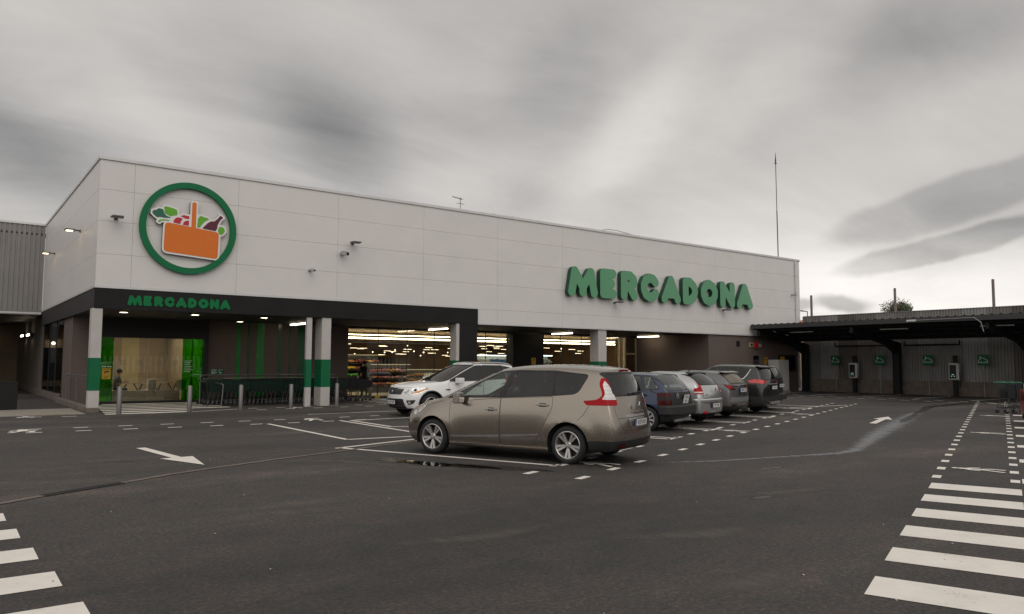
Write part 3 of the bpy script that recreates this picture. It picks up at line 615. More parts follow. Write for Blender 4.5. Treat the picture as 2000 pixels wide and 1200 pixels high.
# stains: strips whose edges fade out
def stain(name, pts, m, z, sub=6):
    """pts: (x, y, half width)"""
    P = []
    for a, b in zip(pts[:-1], pts[1:]):
        for k in range(sub): t = k/sub; P.append([a[i]*(1-t)+b[i]*t for i in range(3)])
    P.append(list(pts[-1])); me = bpy.data.meshes.new(name); vs = []; fs = []; fd = []
    K = (-1, -.6, -.25, 0, .25, .6, 1); F = (0, .3, .8, 1, .8, .3, 0)
    for i, (x, y, h) in enumerate(P):
        a = P[max(0, i-1)]; b = P[min(len(P)-1, i+1)]; d = Vector((b[0]-a[0], b[1]-a[1], 0)).normalized(); n = Vector((-d.y, d.x, 0))
        e = min(1, i/4, (len(P)-1-i)/4)
        for k, f in zip(K, F): vs.append(Vector((x, y, z))+n*h*k); fd.append(f*e)
    w = len(K)
    for i in range(len(P)-1):
        for k in range(w-1): fs.append((i*w+k, i*w+k+1, (i+1)*w+k+1, (i+1)*w+k))
    me.from_pydata(vs, [], fs); at = me.attributes.new('fade', 'FLOAT', 'POINT'); at.data.foreach_set('value', fd); me.materials.append(MATS[m])
    o = bpy.data.objects.new(name, me); COL.objects.link(o); o['kind'] = 'structure'; return o
stain('dried_water_trail', [(9.4, 9.3, .08), (10.97, 8.66, .13), (12.4, 8.34, .16), (13.9, 8.02, .26), (14.7, 8.1, .36), (17.2, 9.1, .52), (20.2, 10.25, .68), (23.6, 11.5, .75), (26.5, 12.6, .55), (29.2, 13.5, .3)], 'stain_grey', .002)
stain('wet_crack', [(22.2, 10.9, .10), (24.3, 11.7, .30), (25.7, 12.2, .28), (27.5, 12.9, .15), (29.5, 13.6, .22), (32.5, 14.7, .45), (36, 15.0, .6), (39.5, 14.6, .5)], 'stain_wet', .003)
stain('wet_crack', [(33.5, 15.2, .35), (31, 17.2, .3), (28.5, 20, .2), (27, 22, .1)], 'stain_wet', .0028)
stain('puddle', [(6.45, 11.95, .08), (6.52, 11.65, .22), (6.75, 11.1, .36), (7.05, 10.55, .30), (7.25, 10.2, .14), (7.4, 9.9, .06)], 'puddle_water', .0065)
stain('wet_patch', [(6.1, 12.6, .15), (6.4, 11.9, .4), (6.9, 10.9, .5), (7.5, 9.9, .4), (8.0, 9.0, .15)], 'stain_wet', .0032)
stain('sand_line', [(6.3, 12.75, .05), (6.45, 12.25, .09), (6.6, 11.75, .06)], 'stain_sand', .0068)
stain('sand_line', [(7.2, 14.0, .06), (7.9, 14.25, .12), (8.6, 14.5, .06)], 'stain_sand', .0068)
stain('pale_patch', [(2.2, 18.6, .3), (3.2, 18.2, .5), (4.4, 18.3, .3)], 'stain_pale', .002); stain('pale_patch', [(2.95, 17.9, .05), (3.15, 17.4, .1), (3.25, 16.9, .06)], 'stain_pale', .0024)
stain('pale_patch', [(4.2, 3.9, .2), (5.2, 3.7, .5), (6.6, 3.9, .3)], 'stain_pale', .002); stain('pale_patch', [(2.5, 4.4, .3), (4.2, 3.3, .5), (5.0, 2.6, .2)], 'stain_pale', .0022)
stain('pale_patch', [(1.6, 8.2, .3), (3.0, 8.6, .6), (4.8, 8.2, .3)], 'stain_pale', .002); stain('pale_patch', [(3.5, 13.6, .3), (5.6, 12.4, .3), (7.2, 9.0, .2)], 'stain_pale', .0021)
stain('pale_patch', [(8.0, 6.3, .15), (9.2, 6.0, .4), (10.6, 5.8, .2)], 'stain_pale', .0023); stain('pale_patch', [(5.0, 5.6, .2), (6.2, 5.0, .45), (7.6, 4.9, .2)], 'stain_pale', .0022); stain('pale_patch', [(3.0, 6.6, .1), (4.4, 6.2, .35), (5.6, 6.3, .2)], 'stain_pale', .0021)
stain('oil_drips', [(10.6, 7.6, .05), (11.0, 7.5, .16), (11.5, 7.45, .06)], 'stain_wet', .0029); stain('oil_drips', [(8.2, 6.0, .04), (8.5, 5.95, .12), (8.9, 5.9, .05)], 'stain_wet', .0029); stain('oil_drips', [(2.2, 14.6, .03), (2.6, 14.4, .08), (3.1, 14.3, .03)], 'stain_wet', .0029)
rg = random.Random(11); m = MB()
for k in range(150):                                            # grit, dry leaves and scraps of paper
    a = R(53)+R(rg.uniform(-36, 36)); d = 2.5+rg.random()**1.4*28; x, y = d*math.cos(a), d*math.sin(a); s = .006+.012*rg.random(); t = rg.random()*3.14; m.mi = 0 if rg.random() < .35 else 1
    c, q = math.cos(t)*s, math.sin(t)*s; m._faces([(x-c, y-q, .006), (x+q*.6, y-c*.6, .010), (x+c, y+q, .007), (x-q*.6, y+c*.6, .011)], [(0, 1, 2, 3)])
tag(m.build('ground_specks', ['sign_white', 'bark'], fix=False), 'pale grit and dry leaf scraps strewn over the asphalt', 'grit', kind='stuff')
# ================================================================== the supermarket
XL, XR, YF, YG, YB = 4.03, 45.08, 28.35, 34.2, 44.5     # west face, east end, front face, glass line, back of the white block
shop = thing('supermarket_building', 'long white panelled supermarket with black canopy fascia and lit shop windows', 'building', (24, 36, 0))
def P(fn, name, m, parent=None, **k):
    b = MB(); fn(b); return b.build(name, m, parent or shop, **k)
# white wall made of sandwich panels with open joints
xs = [XL, 5.10]+[8.62+3.966*k for k in range(9)]+[44.42, XR]; zs = [4.15, 5.30, 6.41, 7.48, 8.49]
m = MB(); gp = .0034
for a, b in zip(xs[:-1], xs[1:]):
    for c, d in zip(zs[:-1], zs[1:]):
        m.box(a+gp, b-gp, YF, YF+.05, c+gp, d-gp)
xs2 = [19.44]+[x for x in xs if x > 19.6]
for a, b in zip(xs2[:-1], xs2[1:]): m.box(a+gp, b-gp, YF, YF+.05, 3.47, 4.15-gp)
ys = [YF+.06, 29.54, 33.6, 37.7, 41.6, YB]
for a, b in zip(ys[:-1], ys[1:]):
    for c, d in zip(zs[:-1], zs[1:]): m.box(XL, XL+.05, a+gp, b-gp, c+gp, d-gp)
for a, b in zip(ys[:-1], ys[1:]):
    for c, d in zip([.2]+zs[:-1], zs): m.box(XR-.05, XR, a+gp, b-gp, c+gp, d-gp)
m.build('upper_wall', 'white_panel', shop)
def core(b):
    b.box(XL+.052, XR-.052, YF+.052, YF+.2, 4.15, 8.45); b.box(19.5, XR-.052, YF+.052, YF+.2, 3.5, 4.148); b.box(XL+.052, XL+.2, YF+.21, YB, 4.15, 8.45); b.box(XR-.2, XR-.052, YF+.21, YB, .2, 8.45); b.box(XL+.21, XR-.21, YB-.15, YB, 3.95, 8.45)
P(core, 'wall_core', 'panel_joint')
P(lambda b: b.box(XL+.2, XR-.2, YF+.2, YB-.15, 8.2, 8.3), 'roof', 'concrete_dark')
def cop(b):
    b.box(XL-.045, XR+.045, YF-.045, YF+.22, 8.49, 8.61); b.box(XL-.045, XL+.22, YF+.222, YB+.04, 8.49, 8.608); b.box(XR-.22, XR+.045, YF+.222, YB+.04, 8.49, 8.608); b.box(XL+.222, XR-.222, YB-.2, YB+.04, 8.49, 8.606)
P(cop, 'coping', 'coping_metal', bevel=.008)
def flash(b):
    b.box(XL-.012, 19.44, YF-.012, YF-.002, 4.15, 4.235); b.box(19.432, XR+.012, YF-.014, YF-.003, 3.45, 3.53); b.box(XL-.014, XL-.003, YF-.010, YB, 4.15, 4.235); b.box(19.43, 19.47, YF-.013, YF-.001, 3.53, 4.15)
P(flash, 'drip_trim', 'coping_metal')
# black canopy fascia, its west return, the leg at its end
P(lambda b: b.box(XL+.01, 19.428, YF+.004, YF+.16, 3.46, 4.148), 'fascia', 'fascia_black', bevel=.006)
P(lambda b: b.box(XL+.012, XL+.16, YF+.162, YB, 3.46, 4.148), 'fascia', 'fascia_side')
P(lambda b: [b.box(18.47, 19.42, YF+.012, YF+.15, 0, 3.458), b.box(19.30, 19.42, YF+.152, YF+.75, 0, 3.458)], 'fascia_leg', 'fascia_black')
def sof(b): b.box(XL+.162, 19.9, YF+.162, YG+.02, 3.462, 3.6); b.box(19.9, 35.8, YF+.06, YG+.02, 3.475, 3.6)
P(sof, 'soffit', 'soffit_dark')
# pillars, each with its green band
def pillar(x0, x1, y0, y1, plinth=0.0, ztop=3.46):
    z0 = plinth
    q = P(lambda b: b.box(x0, x1, y0, y1, z0, ztop), 'pillar', 'pillar_grey', bevel=.01)
    P(lambda b: b.box(x0-.003, x1+.003, y0-.003, y1+.003, .735, 1.815), 'green_band', 'pillar_green', q)
    if plinth: P(lambda b: b.box(x0-.03, x1+.02, y0-.02, y1+.02, 0, plinth), 'plinth', 'concrete_dark', q, bevel=.015)
    return q
pillar(3.98, 4.30, YF+.02, 28.78, .17); pillar(12.02, 12.40, YF+.03, 29.05); pillar(11.40, 11.62, YF+.05, 28.56); pillar(18.30, 18.466, YF+.03, 28.9); pillar(26.96, 27.54, YF+.06, 29.05, 0, 3.474)
# brown stone walls
P(lambda b: b.box(9.30, 15.84, YG, YG+.25, 0, 3.461), 'stone_wall', 'stone_brown'); P(lambda b: [b.box(4.16, 5.18, YG, YG+.25, 0, 3.461), b.box(4.16, 4.4, YG+.25, 36.8, 0, 3.461)], 'stone_wall', 'stone_brown'); P(lambda b: [b.box(35.8, XR-.21, YF+.10, YF+.35, 0, 3.468), b.box(35.8, 36.05, YF+.35, YG+.02, 0, 3.468)], 'stone_wall', 'stone_brown')
def wb_(b): b.box(4.10, 4.158, 36.85, 60, 0, .30); b.box(4.16, 4.4, 36.8, 60, 0, .28); b.box(4.16, 4.4, 44.4, 60, .28, 4.048)
P(wb_, 'wall_base', 'concrete_dark')
P(lambda b: b.box(38.74-.35, 38.74, YF+.085, YF+.10, 2.78, 3.12), 'vent_grille', 'frame_dark')
def gw(b): b.box(40.06, 40.61, YF+.08, YF+.10, 1.3, 2.24)
P(gw, 'window', 'dark_glass')
e = P(lambda b: b.box(42.74, 44.5, YF+.082, YF+.10, 1.35, 2.24), 'window', 'dark_glass')
P(lambda b: [b.box(42.66, 42.74, YF+.07, YF+.1, 1.27, 2.32), b.box(44.5, 44.58, YF+.07, YF+.1, 1.27, 2.32), b.box(42.74, 44.5, YF+.07, YF+.1, 2.24, 2.32), b.box(42.74, 44.5, YF+.07, YF+.1, 1.27, 1.35)], 'frame', 'frame_dark', e)
P(lambda b: b.box(42.85, 43.35, YF+.076, YF+.081, 1.45, 2.2), 'notice', 'sign_yellow', e)
# glossy green stripes on the stone
for a, b_, mm in ((10.5, 10.68, 'stripe_green'), (11.0, 11.09, 'stripe_green_dark'), (11.39, 11.74, 'stripe_green'), (12.38, 12.55, 'stripe_green_dark'), (12.9, 12.99, 'stripe_green_dark'), (13.3, 13.62, 'stripe_green_dark')):
    P(lambda b: b.box(a, b_, YG-.012, YG-.002, .02, 3.455), 'green_stripe', mm)
# cafe front: shutter box, frame, three glass panels
P(lambda b: [b.box(5.18, 9.30, YG-.1, YG+.25, 2.67, 3.46), b.box(9.13, 9.30, YG-.1, YG+.25, 0, 2.668), b.box(5.18, 9.13, YG-.05, YG+.2, 0, .085)], 'shutter_box', 'frame_dark')
for a, b_, mm in ((5.19, 5.64, 'film_green'), (5.65, 6.92, 'shop_glass'), (6.94, 8.26, 'shop_glass'), (8.27, 9.125, 'film_green')):
    P(lambda b: b.box(a, b_, YG+.02, YG+.032, .09, 2.665), 'glass_panel', mm)
for x in (5.7, 7.0): P(lambda b: b.bar((x, YG+.012, 1.0), (x+.001, YG+.012, 1.3), .02, .004), 'door_pull', 'steel')
# lettering and marks on the cafe glass
def lines(b):
    for k, (x0, x1) in enumerate(((8.36, 8.66), (8.36, 8.62), (8.36, 8.60), (8.36, 8.68), (8.36, 8.64), (8.36, 8.70), (8.36, 8.6))): b.box(x0, x1, YG+.012, YG+.017, 1.72-.075*k, 1.745-.075*k)
P(lines, 'glass_lettering', 'sign_white'); P(lambda b: [b.box(x0, x1, YG+.012, YG+.017, 1.47, 1.51) for x0, x1 in ((5.24, 5.30), (5.31, 5.40), (5.44, 5.5), (5.52, 5.58))], 'glass_lettering', 'sign_white')
for cx in (6.0, 6.62, 7.35, 8.0):
  def emb(b): sdf_fill(b, lambda X, Y: np.minimum(np.abs(np.hypot(X, Y)-.09)-.006, np.abs(sd_poly(X, Y, [(-.05, -.05), (.05, -.05), (.05, .02), (0, .06), (-.05, .02)]))-.005), (-.12, .12, -.12, .12), .012, lambda x, y: (cx+x, YG+.015, 1.66+y))
  P(emb, 'glass_emblem', 'lamp_grey', fix=False)
# store front: head, sill, mullions and panes
P(lambda b: [b.box(15.84, 35.8, YG-.03, YG+.22, 3.37, 3.474), b.box(15.84, 25.6, YG-.03, YG+.15, 0, .06), b.box(27.8, 35.8, YG-.03, YG+.15, 0, .06)], 'window_frame', 'frame_dark')
P(lambda b: b.box(25.6, 27.8, YG-.35, YG+.3, 0, 3.36), 'black_cladding', 'fascia_black')
P(lambda b: b.box(21.92, 22.35, YG-.06, YG+.2, .06, 3.36), 'black_cladding', 'fascia_black')
gx = [15.87, 17.47, 19.1, 20.72, 21.92]; gx2 = [22.35, 24.0, 25.6]; gx3 = [27.8, 29.43, 31.09, 32.7, 34.29]
for G_ in (gx, gx2, gx3):
    for a, b_ in zip(G_[:-1], G_[1:]): P(lambda b: b.box(a+.008, b_-.008, YG+.05, YG+.064, .06, 3.368), 'window_pane', 'shop_glass')
    for x in G_[1:-1]: P(lambda b: b.box(x-.012, x+.012, YG+.035, YG+.075, .06, 3.369), 'mullion', 'frame_dark')
P(lambda b: [b.box(34.29, 34.5, YG-.02, YG+.12, .0, 3.368), b.box(34.72, 34.84, YG-.02, YG+.12, .0, 3.368), b.box(35.74, 35.795, YG-.02, YG+.12, 0, 3.368), b.box(34.84, 35.74, YG, YG+.1, 2.3, 2.38)], 'door_frame', 'frame_light')
P(lambda b: b.box(34.85, 35.73, YG+.04, YG+.055, .05, 2.29), 'glass_door', 'dark_glass'); P(lambda b: b.box(34.85, 35.73, YG+.04, YG+.055, 2.39, 3.36), 'window_pane', 'dark_glass')
# west side shop window
for a, b_ in ((36.86, 39.2), (39.3, 41.8), (41.9, 44.3)): P(lambda b: b.box(4.17, 4.185, a, b_, .3, 3.455), 'window_pane', 'dark_glass')
P(lambda b: [b.box(4.15, 4.2, 36.8, 36.86, .28, 3.46), b.box(4.15, 4.2, 39.2, 39.3, .28, 3.46), b.box(4.15, 4.2, 41.8, 41.9, .28, 3.46), b.box(4.15, 4.2, 44.3, 44.4, .28, 3.46), b.box(4.13, 4.2, 36.8, 44.4, .2, .285)], 'window_frame', 'frame_dark')
# ramp kerb wall at the west corner with a rail on top
P(lambda b: [b.box(3.93, 4.155, 28.80, 36.7, 0, .20)], 'ramp_kerb', 'concrete_dark', bevel=.012)
# downpipe at the east end
P(lambda b: [b.cyl((44.55, YF-.06, 3.6), (44.55, YF-.06, 8.5), .04, n=10)]+[b.box(44.49, 44.61, YF-.105, YF-.002, z, z+.03) for z in (4.2, 5.3, 6.4, 7.5, 8.2)], 'downpipe', 'coping_metal')
# rooms behind the glass
P(lambda b: [b.box(4.42, 9.25, YG+.26, 41.0, .0, .05)], 'cafe_floor', 'floor_tan')
P(lambda b: [b.box(4.42, 9.29, 41.0, 41.1, .05, 3.4), b.box(4.41, 4.5, YG+.26, 36.75, .05, 3.4), b.box(9.2, 9.29, YG+.26, 41, .05, 3.4), b.box(4.5, 9.2, YG+.26, 41, 3.3, 3.4)], 'cafe_wall', 'wall_cream')
P(lambda b: [b.box(5.9, 7.1, 40.95, 40.99, .05, 3.3), b.box(7.9, 9.1, 40.95, 40.99, .05, 3.3), b.box(9.14, 9.19, 36.2, 40.9, .05, 3.3)], 'cafe_panelling', 'wall_tan')
for x, y in ((5.6, 36.2), (7.9, 36.2), (5.6, 38.6), (7.9, 38.6)): P(lambda b: b.box(x-.3, x+.3, y-.3, y+.3, 3.27, 3.298), 'ceiling_lamp', 'cafe_panel')
P(lambda b: [b.box(9.31, 36.0, YG+.3, 44.6, -.01, .02), b.box(9.31, 58, 44.6, 82, -.01, .02)], 'store_floor', 'store_floor')
P(lambda b: [b.box(9.31, 9.5, YG+.26, 82, .02, 4.05), b.box(58, 58.2, 44.6, 82, .02, 4.05), b.box(9.5, 58, 82, 82.2, .02, 4.05), b.box(44.3, 44.5, 35, 44.6, .02, 4.05), b.box(36.06, 44.5, YG+.03, YG+.23, .02, 4.05), b.box(44.3, 58, 44.5, 44.7, .02, 4.05)], 'store_wall', 'store_wall')
P(lambda b: [b.box(9.4, 44.5, YG+.3, 44.6, 4.06, 4.12), b.box(9.4, 58.1, 44.6, 82, 4.06, 4.12)], 'store_ceiling', 'store_ceiling')
P(lambda b: [b.box(9.6, 57, y, y+.08, 3.50, 3.55) for y in (45.6, 50.8, 52.6)], 'strip_light', 'strip_light')
rr = random.Random(3)
for i in range(84):
    x = 10.5+rr.random()*46; y = 54+rr.random()*26; z = 2.45+rr.random()**.7*1.0; P(lambda b: b.box(x-.38, x+.38, y-.07, y+.07, z, z+.03), 'ceiling_lamp_or_fill', 'spot_panel')
for i in range(28):
    x = 10.5+rr.random()*46; y = 54+rr.random()*25; z = 2.5+rr.random()*.8; P(lambda b: b.ball((x, y, z), .07, seg=8, rings=5), 'ceiling_bulb', 'spot_panel')
for k in range(9): P(lambda b: b.box(11.5+2.7*k, 12.6+2.7*k, 37.5, 38.6, 4.0, 4.04), 'ceiling_lamp_or_fill', 'cafe_panel')  # fill panels added above the camera's view to brighten the goods
P(lambda b: [b.box(9.55, 43.9, 81.7, 81.95, .02, 2.3)], 'wall_fridge', 'shelf_dark')

# ------------------------------------------------------------------ west wing with the corrugated front and the loading dock
wing = thing('loading_wing', 'grey corrugated wing of the shop above a dim open loading dock', 'building', (-8, 48, 0))
def corr(b, x0, x1, y, z0, z1, pitch, dep, ax='x'):
    n = int((x1-x0)/pitch); pts = []
    for k in range(n+1):
        a = x0+k*pitch
        for t, d in ((0, 0), (.28, 0), (.40, dep), (.88, dep)): pts.append((a+t*pitch, d))
    for (a, da), (c, dc) in zip(pts[:-1], pts[1:]):
        if ax == 'x': b.sheet([(a, y-da, z0), (c, y-dc, z0), (c, y-dc, z1), (a, y-da, z1)])
        else: b.sheet([(y-da, a, z0), (y-dc, c, z0), (y-dc, c, z1), (y-da, a, z1)])
P(lambda b: corr(b, -22, 3.95, YB, 4.06, 8.56, .21, .028), 'corrugated_wall', 'corrugated_grey', wing)
P(lambda b: [b.box(-22, 4.0, YB-.05, YB-.035, 4.04, 4.12), b.box(-22, 4.0, YB-.08, YB+.2, 8.5, 8.6), b.box(-22, 4.0, YB+.01, YB+.2, 4.0, 8.5)], 'trim', 'coping_metal', wing)
P(lambda b: b.box(-22, 4.5, YB+.21, 60, 4.05, 4.2), 'dock_ceiling', 'soffit_dark', wing)
P(lambda b: [b.box(-22, 4.17, 59.8, 60, 0, 4.05), b.box(-22.2, -22, YB, 60, 0, 4.05)], 'dock_wall', 'wall_tan', wing)
d_ = P(lambda b: b.box(-1.5, 2.9, 59.7, 59.79, .4, 2.5), 'dock_door', 'fascia_side', wing); P(lambda b: [b.box(-1.6, -1.5, 59.66, 59.79, .4, 2.6), b.box(2.9, 3.0, 59.66, 59.79, .4, 2.6), b.box(-1.6, 3.0, 59.66, 59.79, 2.5, 2.6)], 'frame', 'frame_dark', d_)
P(lambda b: b.box(-22, 4.09, YB, 59.7, 8.0, 8.1), 'roof', 'concrete_dark', wing)
mb = MB(); mb.box(-14, 2.25, 31.42, 31.62, 0, .98); tag(mb.build('ramp_barrier', 'underside_black'), 'low black wall in front of the dim loading dock', 'barrier')
for k, (x, y, z, lab) in enumerate(((4.02, 50.2, 3.15, 'lit tube lamp on the loading dock side wall, nearer the shop window'), (4.02, 54.0, 3.2, 'lit tube lamp on the loading dock side wall, farther from the shop window'))):
    lt = thing('wall_lamp', lab, 'lamp', (x, y, z), group='tube lamps in the loading dock'); P(lambda b: b.box(x-.07, x, y-.75, y+.75, z-.06, z+.06), 'housing', 'lamp_grey', lt); P(lambda b: b.box(x-.11, x-.072, y-.7, y+.7, z-.05, z+.05), 'tube', 'tube_light', lt)
lt = thing('wall_lamp', 'small lit bulb lamp on the beige back wall of the loading dock', 'lamp', (3.0, 59.6, 2.9), group='tube lamps in the loading dock'); P(lambda b: b.box(2.1, 2.3, 59.5, 59.79, 3.0, 3.1), 'housing', 'lamp_grey', lt); P(lambda b: b.ball((2.2, 59.5, 2.9), .1), 'bulb', 'tube_light', lt)
# ================================================================== signs and lettering
LET = {  # bubble letters: strokes in a unit box 0..1 wide, 0..1 high (centre lines), stroke radius
 'M': [[(.17, .14), (.26, .82)], [(.26, .82), (.50, .30)], [(.50, .30), (.50, .15)], [(.50, .32), (.74, .82)], [(.74, .82), (.84, .14)]],
 'E': [[(.22, .15), (.22, .85)], [(.22, .85), (.72, .85)], [(.22, .50), (.64, .50)], [(.22, .15), (.74, .15)]],
 'R': [[(.22, .14), (.22, .85)], [(.22, .85), (.55, .85), (.72, .74), (.74, .62), (.62, .48), (.25, .46)], [(.50, .46), (.76, .14)]],
 'C': [[(.76, .70), (.64, .82), (.46, .85), (.28, .76), (.19, .58), (.19, .42), (.28, .24), (.46, .15), (.64, .18), (.76, .30)]],
 'A': [[(.16, .14), (.50, .85)], [(.50, .85), (.84, .14)], [(.32, .33), (.68, .33)], [(.42, .55), (.58, .55)]],
 'D': [[(.22, .15), (.22, .85)], [(.22, .85), (.48, .85), (.70, .70), (.77, .50), (.70, .30), (.48, .15), (.22, .15)]],
 'O': [[(.50, .85), (.30, .76), (.20, .58), (.20, .42), (.30, .24), (.50, .15), (.70, .24), (.80, .42), (.80, .58), (.70, .76), (.50, .85)]],
 'N': [[(.20, .14), (.20, .85)], [(.20, .85), (.78, .15)], [(.78, .15), (.78, .85)]]}
WID = {'M': 1.28, 'E': .88, 'R': .92, 'C': 1.0, 'A': 1.0, 'D': .95, 'O': 1.05, 'N': .98}
def letter_fn(ch, w, h, r):
    st = LET[ch]
    def sx(x): return r+(x-.17)/.66*(w-2*r)
    def sy(y): return r+(y-.14)/.72*(h-2*r)
    def f(X, Y):
        d = np.full(X.shape, 1e9)
        for s in st: d = np.minimum(d, sd_line(X, Y, [(sx(a), sy(b)) for a, b in s], r))
        return d
    return f
def word_sign(name, label, text, x0, x1, zb, h, y, dep, mface, mside, rfac, res):
    t = thing(name, label, 'sign', ((x0+x1)/2, y, zb)); tw = sum(WID[c] for c in text); gap = (x1-x0)*.008
    sc = (x1-x0-gap*(len(text)-1))/tw; x = x0
    for ch in text:
        w = WID[ch]*sc; b = MB()
        sdf_fill(b, letter_fn(ch, w, h, h*rfac), (-.05, w+.05, -.05, h+.05), res, lambda u, v: (x+u, y-dep, zb+v), (0, dep, 0), 0, 1)
        b.build('letter', [mface, mside], t, fix=True); x += w+gap
    return t
word_sign('shop_sign', 'big glossy green bubble letters reading MERCADONA high on the white wall', 'MERCADONA', 24.6, 39.55, 5.03, 1.56, YF-.05, .25, 'sign_green_face', 'sign_green_edge', .158, .045)
word_sign('fascia_sign', 'small flat green letters reading MERCADONA on the black canopy fascia', 'MERCADONA', 5.03, 8.43, 3.60, .36, YF+.002, .03, 'sign_green', 'sign_green', .168, .013)
# round basket emblem
lg = thing('round_sign', 'round green ring sign with an orange shopping basket of vegetables', 'sign', (6.97, YF, 6.44)); CX, CZ, RO = 6.90, 6.43, 1.63
b = MB(); sdf_fill(b, lambda X, Y: np.abs(np.hypot(X, Y)-(RO-.105))-.105, (-1.75, 1.75, -1.75, 1.75), .05, lambda x, y: (CX+x, YF-.16, CZ+y), (0, .13, 0)); b.build('ring', 'ring_green', lg)
def U(pts): return [((u-615)/355.0, -(v-605)/337.0+0.0) for u, v in pts]     # emblem drawing coordinates -> metres from its middle
def rot(p, q): return p
shapes = [('logo_orange', U(rnd([(325, 560, 45), (975, 622, 45), (968, 950, 45), (318, 908, 45)], 45))), ('logo_orange', U(rnd([(637, 285, 25), (690, 285, 25), (688, 620, 0), (635, 612, 0)], 25))),
          ('logo_lime', U([(305, 385), (325, 372), (400, 385), (455, 400), (465, 440), (460, 465), (410, 478), (380, 488), (345, 470), (308, 452), (315, 420)])),
          ('logo_dark_green', U([(180, 440), (225, 425), (250, 405), (300, 415), (305, 455), (340, 485), (395, 505), (330, 512), (260, 508), (235, 518), (205, 498), (175, 470)])),
          ('logo_lime', U([(240, 562), (262, 540), (310, 530), (360, 532), (390, 545), (330, 542), (285, 550), (258, 572)])),
          ('logo_red', U([(420, 558), (428, 520), (455, 495), (490, 488), (530, 500), (515, 520), (500, 568)])), ('logo_red', U([(500, 470), (540, 455), (605, 462), (605, 495), (560, 495)])), ('logo_red', U([(530, 572), (545, 535), (580, 515), (605, 518), (602, 578)])),
          ('logo_lime', U([(705, 585), (712, 480), (735, 440), (790, 452), (830, 458), (845, 475), (800, 500), (760, 545), (735, 586)])),
          ('logo_wine', U([(765, 592), (830, 520), (870, 495), (915, 488), (955, 450), (985, 410), (1022, 432), (985, 470), (955, 530), (950, 575), (930, 608)])),
          ('logo_lime', U([(960, 605), (972, 555), (1005, 545), (1035, 560), (1048, 600), (1030, 628), (1000, 650), (975, 635)]))]
def allf(X, Y):
    d = np.full(X.shape, 1e9)
    for _, p in shapes: d = np.minimum(d, sd_poly(X, Y, p))
    return d
b = MB(); sdf_fill(b, lambda X, Y: allf(X, Y)-.06, (-1.5, 1.5, -1.2, 1.2), .02, lambda x, y: (CX+x, YF-.15, CZ+y), (0, .12, 0), 0, 1); b.build('backing', ['logo_white', 'logo_edge'], lg)
for k, (mm, p) in enumerate(shapes):
    us = [q[0] for q in p]; vs = [q[1] for q in p]; b = MB()
    sdf_fill(b, lambda X, Y: sd_poly(X, Y, p), (min(us)-.03, max(us)+.03, min(vs)-.03, max(vs)+.03), .018, lambda x, y: (CX+x, YF-.156-.0004*k, CZ+y), (0, .005, 0))
    b.build(['basket', 'basket_handle', 'lettuce', 'artichoke', 'bean', 'tomato', 'tomato', 'tomato', 'pepper', 'bottle', 'herb'][k], mm, lg)
# yellow camera-warning sign on the cafe glass and one on the black cladding
def cctv_sign(x, y, z, w, h, label, sx=1):
    t = thing('warning_sign', label, 'sign', (x, y, z)); P(lambda b: b.box(x, x+w, y-.006, y, z, z+h), 'plate', 'sign_yellow', t)
    def pic(b):
        b.prism([(.28, .58), (.82, .66), (.80, .78), (.26, .72)], (x, y-.007, z), (w, 0, 0), (0, 0, h), (0, -.003, 0)); b.prism([(.2, .44), (.3, .52), (.36, .6), (.28, .62)], (x, y-.007, z), (w, 0, 0), (0, 0, h), (0, -.003, 0))
        for k, (a, c) in enumerate(((.14, .86), (.2, .8), (.14, .7))): b.box(x+w*a, x+w*c, y-.010, y-.007, z+h*(.26-.09*k), z+h*(.29-.09*k))
        b.box(x+w*.12, x+w*.88, y-.010, y-.007, z+h*.88, z+h*.92)
    P(pic, 'pictogram', 'sign_black', t)
cctv_sign(5.26, YG+.012, .99, .30, .43, 'yellow camera warning sign on the green glass beside the corner pillar')
cctv_sign(26.9, YG-.352, 1.62, .32, .40, 'yellow camera warning sign on the black cladding between the shop windows')
cctv_sign(41.2, YF+.098, 1.70, .33, .45, 'yellow warning sign on the brown wall near the carport')
t = thing('info_plate', 'green notice plate on the brown wall above the trolley rail', 'sign', (9.7, YG, 1.25)); P(lambda b: b.box(9.42, 9.98, YG-.012, YG, 1.16, 1.40), 'plate', 'pillar_green', t)
P(lambda b: [b.box(x0, x1, YG-.015, YG-.0125, z, z+.025) for z, r in ((1.34, ((9.46, 9.7), (9.78, 9.82), (9.86, 9.94))), (1.29, ((9.46, 9.66), (9.76, 9.83))), (1.23, ((9.46, 9.72), (9.8, 9.92))), (1.19, ((9.46, 9.62), (9.8, 9.88)))) for x0, x1 in r], 'lettering', 'sign_white', t)
